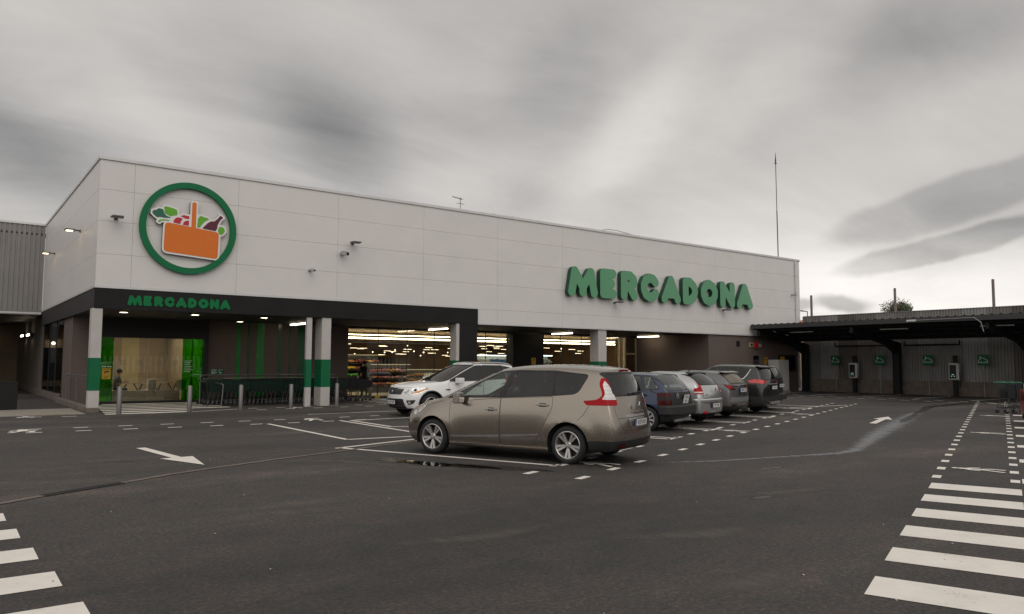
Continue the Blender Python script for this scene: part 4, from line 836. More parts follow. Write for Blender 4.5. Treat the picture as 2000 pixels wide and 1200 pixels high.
# ================================================================== lamps, cameras, bollards, roof gear
def flood(x, y, z, face, label, lit=False):
    """flat lamp head on a short arm; face 'S' hangs on the front wall, 'W' on the west wall"""
    t = thing('wall_lamp', label, 'lamp', (x, y, z), group='flood lamps on the white wall')
    def T(a, b_, c): return (x+a, y-b_, z+c) if face == 'S' else (x-b_, y+a, z+c)
    P(lambda b: [b.bar(T(-.06, .02, 0.02), T(.06, .02, 0.02), .04, .09), b.bar(T(0, .02, .03), T(0, .26, .03), .05, .05)], 'bracket', 'lamp_grey', t)
    def head(b):
        b.prism([(-.20, .20), (.20, .20), (.17, .52), (-.17, .52)], T(0, 0, 0), Vector(T(1, 0, 0))-Vector(T(0, 0, 0)), Vector(T(0, 1, 0))-Vector(T(0, 0, 0)), (0, 0, .06))
    P(head, 'head', 'lamp_grey', t, bevel=.015)
    P(lambda b: b.prism([(-.16, .26), (.16, .26), (.13, .48), (-.13, .48)], T(0, 0, -.004), Vector(T(1, 0, 0))-Vector(T(0, 0, 0)), Vector(T(0, 1, 0))-Vector(T(0, 0, 0)), (0, 0, .003)), 'lens', 'flood_lit' if lit else 'lens_smoke', t)
    if lit:
        l = bpy.data.lights.new('lamp_light', 'SPOT'); l.energy = 26; l.color = (1.0, 0.82, 0.5); l.spot_size = R(34); l.spot_blend = 0.9; l.shadow_soft_size = 0.03
        o = bpy.data.objects.new('lamp_light', l); COL.objects.link(o); o.location = Vector(T(0, .20, -.03))-t.location; o.rotation_euler = (0, R(9), 0); o.parent = t
flood(4.56, YF, 6.50, 'S', 'unlit grey flood lamp left of the round basket sign'); flood(13.21, YF, 6.50, 'S', 'unlit grey flood lamp between the round sign and the big lettering')
flood(28.06, YF, 4.86, 'S', 'unlit grey flood lamp under the letter R of the big sign'); flood(37.04, YF, 4.88, 'S', 'unlit grey flood lamp under the last letters of the big sign')
flood(XL, 32.26, 6.55, 'W', 'lit flood lamp on the west side wall, nearer the corner', True); flood(XL, 40.1, 6.58, 'W', 'lit flood lamp on the west side wall, nearer the corrugated wing', True)
def cctv(x, z, label, s=1.0):
    t = thing('security_camera', label, 'camera', (x, YF, z), group='cameras on the white wall')
    P(lambda b: [b.box(x-.05, x+.05, YF-.05, YF-.002, z-.05*s, z+.05*s), b.bar((x, YF-.04, z), (x, YF-.16, z-.01), .03)], 'bracket', 'lamp_grey', t)
    P(lambda b: b.box(x-.085*s, x+.065*s, YF-.34, YF-.14, z-.075*s, z+.075*s), 'housing', 'cctv_white', t, bevel=.015); P(lambda b: b.cyl((x+.06*s, YF-.27, z), (x+.16*s, YF-.27, z-.02), .06*s, n=12), 'lens', 'charger_black', t)
cctv(12.75, 6.06, 'white box camera with dark lens below the middle flood lamp', 1.15); cctv(11.44, 5.28, 'small camera on the white wall above the canopy fascia', .7); cctv(44.15, 6.22, 'small dark camera on the downpipe at the far end of the wall', .7)
def lamp_disc(x, y, label):
    t = thing('ceiling_lamp', label, 'lamp', (x, y, 3.46), group='round lamps under the canopy'); P(lambda b: b.lathe([(.19, .0), (.19, -.05), (.15, -.052)], (x, y, 3.462), (0, 0, 1), 24), 'rim', 'lamp_grey', t, smooth=True); P(lambda b: b.lathe([(.0005, -.046), (.15, -.046)], (x, y, 3.462), (0, 0, 1), 24), 'diffuser', 'down_light', t)
lamp_disc(5.11, 29.4, 'round lit lamp in the canopy ceiling nearest the corner pillar'); lamp_disc(7.46, 29.25, 'round lit lamp under the end of the small fascia lettering'); lamp_disc(10.23, 32.9, 'round lit lamp deep under the canopy above the green stripes'); lamp_disc(10.03, 29.3, 'round lit lamp at the canopy edge above the trolleys')
def lamp_tube(x, label):
    t = thing('tube_lamp', label, 'lamp', (x, 32.4, 3.4), group='tube lamps under the canopy'); P(lambda b: b.box(x-.07, x+.07, 31.75, 33.5, 3.42, 3.474), 'housing', 'lamp_grey', t); P(lambda b: b.box(x-.055, x+.055, 31.78, 33.47, 3.365, 3.418), 'tube', 'tube_light', t)
lamp_tube(12.7, 'slanting lit tube lamp beside the two pillars with green bands'); lamp_tube(19.95, 'lit tube lamp above the white suv, by the black leg of the canopy'); lamp_tube(28.15, 'lit tube lamp left of the single pillar under the big sign'); lamp_tube(35.2, 'lit tube lamp right of the single pillar, by the brown wall')
# bollards
def bollard(x, y, label, h=.88):
    t = thing('bollard', label, 'bollard', (x, y, 0), group='steel bollards along the entrance')
    P(lambda b: b.lathe([(.075, 0), (.075, h-.01), (.068, h)], (x, y, 0), (0, 0, 1), 20), 'post', 'steel', t, smooth=True); P(lambda b: b.lathe([(.068, h+.001), (.06, h+.012), (.0005, h+.016)], (x, y, 0), (0, 0, 1), 20), 'cap', 'galvanised', t, smooth=True)
for x, y, lab in ((4.72, 27.25, 'steel bollard on the entrance zebra next to the corner pillar'), (6.88, 27.3, 'steel bollard on the entrance zebra before the right green glass'), (8.63, 27.4, 'steel bollard at the end of the entrance zebra before the trolleys'), (10.44, 27.35, 'steel bollard before the trolleys left of the two pillars'), (12.42, 27.75, 'steel bollard hugging the wide pillar with the green band'),
                  (16.75, 33.6, 'thin steel bollard at the shop window right of the dark trolleys'), (18.5, 33.6, 'thin steel bollard at the shop window behind the white suv nose')): bollard(x, y, lab, .88 if y < 33 else 1.05)
# handrail on the ramp kerb
t = thing('handrail', 'thin grey steel handrail on the ramp kerb behind the corner pillar', 'railing', (4.05, 31.5, .2))
P(lambda b: b.tube([(4.05, 34.0, 1.2), (4.05, 29.1, 1.2)], .022), 'rail', 'lamp_grey', t, smooth=True); P(lambda b: b.tube([(4.05, 34.0, 1.08), (4.05, 29.1, 1.08)], .012), 'rail', 'lamp_grey', t, smooth=True)
for y in (34.0, 31.6, 29.1): P(lambda b: b.cyl((4.05, y, .2), (4.05, y, 1.2), .018), 'post', 'lamp_grey', t, smooth=True)
P(lambda b: b.box(4.0, 4.1, 33.95, 34.08, 1.2, 1.24), 'end_cap', 'galvanised', t)
# roof gear
t = thing('lightning_rod', 'tall thin lightning rod standing on the far end of the roof', 'rod', (44.5, 29.5, 8.3)); P(lambda b: [b.cyl((44.5, 29.5, 8.3), (44.45, 29.5, 12.0), .035, n=8), b.cyl((44.45, 29.5, 12.0), (44.42, 29.5, 15.3), .025, n=8)], 'mast', 'lamp_grey', t); P(lambda b: [b.cyl((44.42, 29.5, 15.3), (44.42, 29.5, 16.0), .05, .004, n=8), b.lathe([(.02, 0), (.11, .02), (.02, .06)], (44.42, 29.5, 15.2), (0, 0, 1), 10)], 'tip', 'dark_metal', t)
t = thing('roof_antenna', 'small television antenna on the roof edge', 'antenna', (19.3, 29.7, 8.3)); P(lambda b: b.cyl((19.3, 29.7, 8.3), (19.3, 29.7, 9.5), .014, n=8), 'mast', 'lamp_grey', t); P(lambda b: [b.bar((18.85, 29.7, 9.48), (19.4, 29.7, 9.42), .02)]+[b.bar((18.9+.1*k, 29.58, 9.475-.012*k), (18.9+.1*k, 29.82, 9.475-.012*k), .01) for k in range(6)]+[b.bar((19.1, 29.7, 9.2), (19.5, 29.7, 9.2), .02)], 'aerial', 'lamp_grey', t)
for x, lab in ((20.97, 'brown roof vent cowl nearer the antenna'), (22.14, 'brown roof vent cowl farther from the antenna')):
    t = thing('roof_vent', lab, 'vent', (x, 29.5, 8.3), group='vent cowls on the roof'); P(lambda b: b.cyl((x, 29.5, 8.3), (x, 29.5, 8.74), .12, n=12), 'pipe', 'rust_brown', t); P(lambda b: [b.cyl((x, 29.5, 8.80), (x, 29.5, 8.86), .24, .20, n=14)]+[b.bar((x+.15*math.cos(a), 29.5+.15*math.sin(a), 8.7), (x+.17*math.cos(a), 29.5+.17*math.sin(a), 8.82), .025) for a in (0, 1.57, 3.14, 4.71)], 'cowl', 'rust_brown', t)
t = thing('roof_pipe', 'thin pale hoop of pipe lying along the roof edge', 'pipe', (30.5, 30, 8.6)); P(lambda b: b.tube([(27.6, 30, 8.75), (29.2, 30, 9.12), (29.9, 30, 9.13), (34, 30, 8.75)], .025), 'pipe', 'coping_metal', t); P(lambda b: [b.cyl((27.6, 30, 8.3), (27.6, 30, 8.75), .02), b.cyl((34, 30, 8.3), (34, 30, 8.75), .02)], 'foot', 'coping_metal', t)
# boxes on the brown wall
t = thing('alarm_box', 'small red alarm box with pale button panel on the brown wall', 'alarm', (40.4, YF, 2.9)); P(lambda b: b.box(40.08, 40.46, YF-.02, YF+.098, 2.70, 3.08), 'box', 'box_red', t, bevel=.03); P(lambda b: b.box(40.46, 40.78, YF+.0, YF+.098, 2.76, 2.98), 'panel', 'box_cream', t)
t = thing('junction_box', 'cream junction box left of the red alarm box', 'box', (39.8, YF, 2.9)); P(lambda b: b.box(39.64, 40.0, YF+.03, YF+.098, 2.78, 3.03), 'box', 'box_cream', t); P(lambda b: b.box(39.72, 39.92, YF+.026, YF+.03, 2.83, 2.98), 'panel', 'sign_black', t)
t = thing('utility_cabinet', 'pale utility cabinet standing against the brown wall behind the black suv', 'cabinet', (41.9, 27.9, 0)); P(lambda b: b.box(41.3, 42.45, 27.55, 28.25, 0.1, 2.0), 'housing', 'cabinet_white', t, bevel=.02); P(lambda b: b.box(41.25, 42.5, 27.5, 28.3, 0, .1), 'plinth', 'concrete', t); P(lambda b: [b.box(41.35, 41.86, 27.535, 27.548, .2, 1.9), b.box(41.89, 42.4, 27.535, 27.548, .2, 1.9)], 'doors', 'cabinet_white', t)

# ================================================================== trolleys
def trolley_parts(t, basket, frame, handle):
    """shopping trolley 0.95 long, pushed along +x; handle at x=0"""
    W0, W1 = .27, .20; x0, x1 = .10, .92; zt0, zt1, zb0, zb1 = .98, .90, .52, .60; b = MB()
    def bars(a, c, d, e_, n, r=.007):
        for k in range(n+1): q = k/n; b.bar(Vector(a).lerp(Vector(c), q), Vector(d).lerp(Vector(e_), q), r)
    for s in (1, -1):
        bars((x0, s*W0, zt0), (x1, s*W1, zt1), (x0+.08, s*(W0-.05), zb0), (x1-.05, s*(W1-.03), zb1), 15, .017)
        for q in (0, .33, .66, 1): b.bar(Vector((x0, s*W0, zt0)).lerp(Vector((x0+.08, s*(W0-.05), zb0)), q), Vector((x1, s*W1, zt1)).lerp(Vector((x1-.05, s*(W1-.03), zb1)), q), .012 if q in (0, 1) else .007)
    bars((x1, -W1, zt1), (x1, W1, zt1), (x1-.05, -W1+.03, zb1), (x1-.05, W1-.03, zb1), 8); bars((x0, -W0, zt0), (x0, W0, zt0), (x0+.08, -W0+.05, zb0), (x0+.08, W0-.05, zb0), 9)
    for q in (0, .33, .66, 1): b.bar(Vector((x1, -W1, zt1)).lerp(Vector((x1-.05, -W1+.03, zb1)), q), Vector((x1, W1, zt1)).lerp(Vector((x1-.05, W1-.03, zb1)), q), .009)
    bars((x0+.08, -W0+.05, zb0), (x0+.08, W0-.05, zb0), (x1-.05, -W1+.03, zb1), (x1-.05, W1-.03, zb1), 8, .006)
    for s in (1, -1): b.sheet([(x0+.01, s*(W0-.008), zt0-.03), (x1-.01, s*(W1-.008), zt1-.03), (x1-.055, s*(W1-.036), zb1+.02), (x0+.085, s*(W0-.055), zb0+.02)])
    b.sheet([(x1-.008, -W1+.01, zt1-.03), (x1-.008, W1-.01, zt1-.03), (x1-.055, W1-.035, zb1+.02), (x1-.055, -W1+.035, zb1+.02)])
    b.build('basket', basket, t)
    b = MB()
    for s in (1, -1):
        b.tube([(0.0, s*.26, 1.02), (.10, s*.26, .99), (.16, s*.235, .52), (.06, s*.25, .18)], .013, 6); b.tube([(.06, s*.25, .18), (.85, s*.17, .24), (.78, s*.18, .58)], .012, 6)
    b.bar((.06, -.25, .18), (.06, .25, .18), .02); b.bar((.85, -.17, .24), (.85, .17, .24), .02); b.build('frame', frame, t)
    b = MB(); b.cyl((0, -.28, 1.02), (0, .28, 1.02), .02, n=8); b.build('handle', handle, t)
    for x, y in ((.08, .24), (.08, -.24), (.84, .165), (.84, -.165)):
        b = MB(); b.cyl((x-.02, y-.015, .062), (x-.02, y+.015, .062), .062, n=14, mi=0); b.bar((x, y-.02, .2), (x-.02, y-.02, .07), .012, .03, mi=1); b.bar((x, y+.02, .2), (x-.02, y+.02, .07), .012, .03, mi=1); b.build('wheel', ['tyre_rubber', 'galvanised'], t)
    return t
pr = trolley_parts(thing('shopping_trolley', 'dark green shopping trolley nested in the row behind the steel rail', 'trolley', (0, 0, 0), group='green trolleys nested behind the rail', local=True), 'trolley_green', 'trolley_frame', 'trolley_green')
first = True
for grp, (x0, n, st) in enumerate(((8.35, 7, .17), (9.95, 7, .17), (11.3, 6, .17), (12.6, 5, .17))):
    for row, y in enumerate((31.0, 32.2)):
        for k in range(n):
            loc = (x0+.10*row+st*k, y+.0*grp, 0)
            if first: pr.location = loc; first = False
            else: dup(pr, loc, 0)
pd = trolley_parts(thing('shopping_trolley', 'black shopping trolley standing between the wide pillar and the shop window', 'trolley', (14.0, 31.2, 0), R(8), group='black trolleys right of the wide pillar', local=True), 'trolley_dark', 'dark_metal', 'trolley_dark')
for x, y, a in ((14.35, 31.25, 8), (13.6, 32.4, 8), (13.95, 32.45, 8), (14.3, 32.5, 8), (14.75, 31.3, 8)): dup(pd, (x, y, 0), R(a))
hx = R(110)
pg = trolley_parts(thing('shopping_trolley', 'grey shopping trolley with green handle standing nearest the dashed walkway', 'trolley', (30.25, 11.25, 0), R(-36), group='grey trolleys at the right edge', local=True), 'trolley_grey', 'trolley_grey', 'handle_green'); pg.scale = (1.08, 1.08, 1.08)
for k, lab in ((1, 'grey shopping trolley with green handle nested second in the row at the picture edge'), (2, 'grey shopping trolley with green handle nested third in the row at the picture edge')):
    dup(pg, (30.25+.24*k, 11.25-.175*k, 0), R(-36), lab)
# steel rail round the trolley bay
t = thing('trolley_rail', 'bent steel tube rail round the nested green trolleys', 'railing', (8.7, 30.6, 0))
P(lambda b: b.tube([(8.42, 31.9, 0), (8.42, 31.9, 1.08), (8.5, 31.9, 1.15), (8.62, 31.9, 1.17), (14.2, 31.9, 1.17)], .025), 'rail', 'steel', t, smooth=True, angle=80); P(lambda b: b.tube([(8.42, 31.9, .93), (8.80, 30.35, .86), (8.86, 30.3, .8), (8.80, 30.3, 0)], .025), 'end_loop', 'steel', t, smooth=True, angle=80)
P(lambda b: b.tube([(8.95, 30.6, 1.06), (13.7, 30.6, 1.06)], .02), 'rail', 'steel', t, smooth=True, angle=80); P(lambda b: [b.cyl((x, 30.6, 0), (x, 30.6, 1.06), .018) for x in (13.7,)], 'post', 'steel', t)
t = thing('window_rail', 'low steel rail with two posts before the shop window beside the white suv', 'railing', (19.0, 33.2, 0)); P(lambda b: b.tube([(18.1, 33.2, 0), (18.1, 33.2, .95), (19.6, 33.2, .95), (19.6, 33.2, 0)], .022), 'rail', 'steel', t, smooth=True, angle=80)
for k, (x, y) in enumerate(((16.75, 32.9), (17.45, 33.0))):
    t = thing('wheel_stop', ('yellow and black wheel stop at the blue marking, left one', 'yellow and black wheel stop at the blue marking, right one')[k], 'wheel stop', (x, y, 0), group='wheel stops at the blue marking'); P(lambda b: b.box(x-.28, x+.28, y-.08, y+.08, 0, .11), 'block', 'sign_black', t, bevel=.03); P(lambda b: b.box(x-.13, x+.13, y-.083, y+.083, .002, .114), 'band', 'sign_yellow', t)
# ================================================================== corrugated boundary fence, carport, chargers
XF = 45.3
fence = thing('boundary_fence', 'corrugated metal boundary fence on a concrete plinth behind the carport', 'fence', (XF, 10, 0))
P(lambda b: corr(b, -12, 28.2, XF, .80, 4.83, .16, .04, 'y'), 'sheet', 'fence_sheet', fence); P(lambda b: b.box(XF-.045, XF+.2, -12, 28.24, 0, .80), 'plinth', 'concrete_dark', fence, bevel=.01); P(lambda b: b.box(XF-.06, XF+.03, -12, 28.24, 4.83, 4.87), 'cap', 'galvanised', fence)
cp = thing('carport', 'long black steel carport with corrugated roof over the charging bays', 'carport', (44.7, 20, 0))
def sheetroof(b):
    ex = Vector((1, 0, -.135)).normalized(); n = Vector((0, 0, 1)); y = -6.0; pts = []
    while y < 28.25:
        for t_, d in ((0, 0), (.10, .05), (.16, .05), (.24, 0)): pts.append((y+t_, d))
        y += .40
    A = Vector((39.6, 0, 4.10)); ln = 5.35
    for (ya, da), (yb, db) in zip(pts[:-1], pts[1:]): b.sheet([A+Vector((0, ya, da)), A+Vector((0, yb, db)), A+ex*ln+Vector((0, yb, db)), A+ex*ln+Vector((0, ya, da))])
P(sheetroof, 'roof_sheet', 'carport_sheet', cp)
P(lambda b: b.box(39.56, 39.60, -6, 28.25, 3.86, 4.11), 'edge_beam', 'carport_edge', cp); P(lambda b: b.bar((39.58, 28.22, 3.97), (44.9, 28.22, 3.26), .04, .22), 'verge', 'carport_edge', cp)
P(lambda b: b.box(44.93, 44.99, -6, 28.2, 3.20, 3.50), 'back_trim', 'carport_black', cp)
for k, x in enumerate((40.6, 41.9, 43.2, 44.5)): P(lambda b: b.box(x-.04, x+.04, -6, 28.15, 3.80-.135*(x-39.6)+.06, 4.04-.135*(x-39.6)), 'purlin', 'carport_black', cp)
for y in (27.83, 21.95, 15.2, 8.6, 2.0):
    pst = P(lambda b: [b.box(44.56, 44.88, y-.19, y-.15, 0, 3.0), b.box(44.56, 44.88, y+.15, y+.19, 0, 3.0), b.box(44.60, 44.70, y-.15, y+.15, 0, 3.0)], 'post', 'carport_black', cp); P(lambda b: b.box(44.5, 44.94, y-.22, y+.22, 0, .03), 'base_plate', 'carport_black', pst)
    P(lambda b: b.prism([(39.75, 3.74), (44.9, 3.03), (44.9, 2.35), (44.55, 2.35), (43.4, 2.86), (39.75, 3.46)], (0, y-.09, 0), (1, 0, 0), (0, 0, 1), (0, .18, 0)), 'arm', 'carport_black', cp)
for y0, y1 in ((25.9, 22.6), (21.6, 18.6)): P(lambda b: b.tube([(44.95, y0, 3.0), (44.95, y0, 2.72), (44.95, y1, 2.72), (44.95, y1, 2.3)] if False else [(44.95, y0, 3.1), (44.95, y0, 2.86), (44.95, y1, 2.86), (44.95, y1, 3.1)], .045), 'cable_pipe', 'carport_black', cp)
for y in (25, 19.5, 14.5): P(lambda b: b.box(41.0, 41.1, y, y+1.5, 3.62, 3.67), 'tube_lamp', 'coping_metal', cp)
def carfig(b, x, y, z, s):
    """outline of a car with a plug on its roof, drawn on a sign facing -x"""
    body = [(-.40, -.18), (-.40, .02), (-.30, .10), (-.16, .24), (.10, .26), (.24, .10), (.40, .06), (.42, -.16), (.30, -.18), (.24, -.10), (.14, -.18), (-.10, -.18), (-.18, -.10), (-.28, -.18), (-.40, -.18)]
    sdf_fill(b, lambda X, Y: np.minimum(sd_line(X, Y, body, .025), np.minimum(sd_line(X, Y, [(-.22, .24), (-.22, .36)], .05), np.hypot(X+.22, Y-.38)-.07)), (-.55, .55, -.35, .5), .02, lambda u, v: (x, y-u*s, z+v*s))
for y, lab in ((25.85, 'green charging bay sign on a post, farthest left by the brown wall'), (23.05, 'green charging bay sign on a post left of the middle carport post'), (20.27, 'green charging bay sign on a post right of the middle carport post'), (17.42, 'green charging bay sign on a post nearest the grey trolleys')):
    t = thing('charging_sign', lab, 'sign', (44.9, y, 0), group='green charging bay signs'); P(lambda b: b.box(44.86, 44.885, y-.29, y+.29, 1.70, 2.28), 'plate', 'pillar_green', t); P(lambda b: carfig(b, 44.856, y, 1.96, .55), 'pictogram', 'sign_white', t, fix=False); P(lambda b: b.cyl((44.92, y, 0), (44.92, y, 2.2), .03, n=10), 'post', 'galvanised', t, smooth=True)
for y, lab in ((24.6, 'white charging unit on a black pedestal, left of the middle carport post'), (18.83, 'white charging unit on a black pedestal, right of the middle carport post')):
    t = thing('charging_unit', lab, 'charger', (44.8, y, 0), group='charging units under the carport'); P(lambda b: b.box(44.62, 44.86, y-.27, y+.27, .90, 1.82), 'housing', 'charger_white', t, bevel=.03); P(lambda b: b.box(44.605, 44.618, y-.14, y+.20, .98, 1.72), 'front_panel', 'charger_black', t)
    P(lambda b: b.box(44.76, 44.90, y-.11, y+.11, 0, .90), 'pedestal', 'carport_black', t); P(lambda b: b.box(44.8, 44.9, y-.12, y+.10, 1.85, 2.25), 'junction_box', 'carport_black', t); P(lambda b: [b.ball((44.60, y+.10, 1.10), .022), b.ball((44.60, y-.04, 1.10), .022), b.box(44.598, 44.604, y-.03, y+.09, 1.18, 1.21)], 'status_light', 'charger_led', t); P(lambda b: b.tube([(44.7, y-.28, 1.3), (44.66, y-.34, .9), (44.66, y-.33, .55), (44.7, y-.27, .8)], .016), 'cable', 'carport_black', t)
t = thing('carport_lamp', 'pale swan-neck lamp arm reaching along the carport roof edge', 'lamp', (39.4, 17.5, 3.9)); P(lambda b: b.tube([(39.35, 15.2, 3.3), (39.35, 15.3, 3.75), (39.35, 15.6, 3.98), (39.35, 18.3, 3.96)], .025), 'arm', 'galvanised', t, smooth=True, angle=80); P(lambda b: b.box(39.28, 39.42, 18.3, 18.75, 3.9, 4.0), 'head', 'coping_metal', t, bevel=.02)
for y, z, lab in ((29.31, 6.5, 'brown pole rising beyond the fence beside the white wall'), (23.55, 6.56, 'brown pole rising beyond the fence in front of the tree'), (17.95, 6.65, 'brown pole rising beyond the fence above the charging signs')):
    mb = MB(); mb.lathe([(.085, 0), (.075, z-.02), (.0005, z)], (48, y, 0), (0, 0, 1), 12); tag(mb.build('steel_pole', 'pole_brown', smooth=True), lab, 'pole', 'brown poles beyond the fence')
# far things beyond the fence
mb = thing('far_house', 'low house with orange tiled roof far beyond the fence', 'house', (75, 44, 0)); P(lambda b: b.box(72, 80, 44, 54, 0, 4.7), 'wall', 'wall_tan', mb); P(lambda b: b.prism([(71.4, 4.7), (80.6, 4.7), (76, 6.6)], (0, 43.5, 0), (1, 0, 0), (0, 0, 1), (0, 11, 0)), 'roof', 'roof_tile', mb)
t = thing('street_lamp', 'thin distant street lamp beyond the fence beside the white wall', 'lamp', (64, 39.5, 0)); P(lambda b: b.tube([(64, 39.5, 0), (64, 39.5, 6.6), (64.0, 40.2, 6.7)], .04), 'pole', 'lamp_grey', t); P(lambda b: b.box(63.9, 64.1, 40.0, 41.0, 6.67, 6.75), 'head', 'lamp_grey', t)
def tree(x, y, H, label):
    t = thing('tree', label, 'tree', (x, y, 0)); b = MB(); rg = random.Random(5)
    b.cyl((x, y, 0), (x, y, H*.45), .35, .22, n=10)
    tips = []
    for k in range(34):
        a = rg.random()*6.28; r = rg.random()**.6*1.25; z0 = H*(.38+.1*rg.random()); top = H*(1.0-.05*rg.random())-.3*r*r; p1 = Vector((x+1.0*r*math.cos(a), y+1.0*r*math.sin(a), top)); p0 = Vector((x, y, z0)); b.cyl(p0, p1, .07, .015, n=5); tips.append((p0, p1))
    b.build('trunk', 'bark', t)
    b = MB()
    for p0, p1 in tips:
        for k in range(230):
            q = .25+.77*rg.random(); c = p0.lerp(p1, q)+Vector((rg.gauss(0, .16), rg.gauss(0, .16), rg.gauss(0, .14))); s = .05+.07*rg.random(); u = Vector((rg.gauss(0, 1), rg.gauss(0, 1), rg.gauss(0, 1))).normalized(); v = u.orthogonal().normalized()
            b.sheet([c-u*s, c+v*s*.6, c+u*s, c-v*s*.6])
    b.build('crown', 'leaf_olive', t, fix=False)
tree(71.5, 34.9, 7.75, 'bushy olive green tree top showing above the corrugated fence')
# across the road behind the photographer: seen only mirrored in glass and paint
wh = thing('street_side_hall', 'grey hall across the street, seen mirrored in the shop windows', 'building', (20, -34, 0)); P(lambda b: b.box(-30, 90, -44, -34, 0, 6.4), 'wall', 'corrugated_grey', wh); P(lambda b: [b.box(-30+9*k, -26.5+9*k, -34.05, -34.0, .2, 3.6) for k in range(13)], 'shutter', 'fascia_side', wh); P(lambda b: b.box(-30.3, 90.3, -44.3, -33.7, 6.4, 6.6), 'roof', 'concrete_dark', wh)
rf = thing('street_side_fence', 'pale slatted fence across the street, seen mirrored in the shop windows', 'fence', (20, -20, 0)); P(lambda b: [b.box(-10+.55*k, -9.75+.55*k, -20.05, -20, .3, 2.3) for k in range(110)], 'slats', 'coping_metal', rf); P(lambda b: b.box(-10, 50.5, -20, -19.8, 0, .5), 'plinth', 'concrete_dark', rf)
# ================================================================== people and furniture seen through the glass
def person(name_label, loc, rz, pose, cloth, legs, hair='hair_dark'):
    """one skinned body: joints as vertices, a radius at each"""
    t = thing('person', name_label, 'person', loc, rz, local=True)
    J, E_, RR = pose
    me = bpy.data.meshes.new('body'); me.from_pydata([Vector(p) for p in J], [], []); me.edges.add(len(E_))
    for k, e_ in enumerate(E_): me.edges[k].vertices = e_
    o = bpy.data.objects.new('body', me); COL.objects.link(o)
    o.modifiers.new('skin', 'SKIN').use_smooth_shade = True
    sv = me.skin_vertices
    if not sv:
        bm_ = bmesh.new(); bm_.from_mesh(me); bm_.verts.layers.skin.verify(); bm_.to_mesh(me); bm_.free(); sv = me.skin_vertices
    for k, r in enumerate(RR): sv[0].data[k].radius = (r if isinstance(r, tuple) else (r, r))
    sv[0].data[0].use_root = True
    sb = o.modifiers.new('sub', 'SUBSURF'); sb.levels = 2; sb.render_levels = 2
    dg = bpy.context.evaluated_depsgraph_get(); m2 = bpy.data.meshes.new_from_object(o.evaluated_get(dg)); bpy.data.objects.remove(o)
    m2.materials.clear()
    for mm in (cloth, legs, 'skin'): m2.materials.append(MATS[mm])
    hp = Vector(J[0]); hd = Vector(J[4])
    for f in m2.polygons:
        c = f.center; f.use_smooth = True
        f.material_index = 2 if c.z > J[3][2]-.02 or min((c-Vector(J[k])).length for k in (7, 10)) < .09 else (1 if (c.z < hp.z+.02 and min((c-Vector(J[k])).length for k in (6, 9)) > .16) else 0)
    ob = bpy.data.objects.new('body', m2); COL.objects.link(ob); ob.parent = t
    b = MB(); b.ball(hd+Vector((-.02, 0, .045)), .115, (1.0, .86, 1.0), seg=14, rings=10); b.build('hair', hair, t, smooth=True)
    b = MB()
    b.bar(hd+Vector((.095, 0, .0)), hd+Vector((.12, 0, -.03)), .025, .03); b.ball(hd+Vector((.085, .035, .02)), .014); b.ball(hd+Vector((.085, -.035, .02)), .014); b.ball(hd+Vector((-.005, .085, -.005)), .028, (.6, .4, 1)); b.ball(hd+Vector((-.005, -.085, -.005)), .028, (.6, .4, 1)); b.bar(hd+Vector((.088, -.025, -.06)), hd+Vector((.088, .025, -.06)), .012)
    b.build('face', 'skin', t, smooth=True)
    for hk in (7, 10):
        b = MB(); h = Vector(J[hk]); el_ = Vector(J[hk-1]); d = (h-el_).normalized(); sd_ = Vector((0, 1, 0)) if abs(d.y) < .9 else Vector((1, 0, 0)); s = d.cross(sd_).normalized()
        b.ball(h+d*.04, .042, (1, .6, 1.1), seg=10, rings=6)
        for k, ln_ in enumerate((.07, .082, .078, .06)): q = h+d*.07+s*(.028-.019*k); b.tube([q, q+d*ln_*.55, q+d*ln_*.9+Vector((.015, 0, -.01))], .008, 5)
        q = h+d*.03+s*.04; b.tube([q, q+d*.03+s*.02, q+d*.055+s*.022], .009, 5); b.build('hand', 'skin', t, smooth=True)
    return t
# joints: 0 pelvis 1 waist 2 chest 3 neck 4 head | 5 shoulder 6 elbow 7 wrist | 8 9 10 other arm | 11 hip 12 knee 13 ankle 14 toe | 15..18
EDG = [(0, 1), (1, 2), (2, 3), (3, 4), (2, 5), (5, 6), (6, 7), (2, 8), (8, 9), (9, 10), (0, 11), (11, 12), (12, 13), (13, 14), (0, 15), (15, 16), (16, 17), (17, 18)]
RAD = [(.15, .12), (.14, .11), (.17, .12), .055, (.10, .085), .065, .048, .036, .065, .048, .036, .09, .065, .045, .035, .09, .065, .045, .035]
stand = ([(0, 0, .95), (0, 0, 1.10), (.01, 0, 1.36), (.02, 0, 1.52), (.05, 0, 1.66), (.0, .20, 1.42), (.04, .25, 1.14), (.20, .22, .98), (.0, -.20, 1.42), (.02, -.25, 1.13), (.16, -.22, .95), (0, .09, .90), (.03, .10, .50), (0, .11, .09), (.14, .13, .04), (0, -.09, .90), (-.02, -.10, .50), (-.06, -.11, .09), (.08, -.13, .04)], EDG, RAD)
sit = ([(0, 0, .50), (.02, 0, .66), (.10, 0, .92), (.14, 0, 1.07), (.19, 0, 1.21), (.09, .19, .98), (.18, .24, .74), (.40, .15, .78), (.09, -.19, .98), (.18, -.24, .74), (.40, -.15, .78), (.05, .10, .48), (.44, .12, .50), (.42, .12, .10), (.55, .13, .05), (.05, -.10, .48), (.44, -.12, .50), (.40, -.12, .10), (.53, -.13, .05)], EDG, RAD)
person('person in dark clothes standing just inside the shop window, seen from behind', (17.15, 35.1, .02), R(95), stand, 'cloth_dark', 'cloth_dark')
person('person in a grey top sitting at the cafe table behind the glass', (5.95, 35.55, .05), R(12), sit, 'cloth_grey', 'cloth_dark')
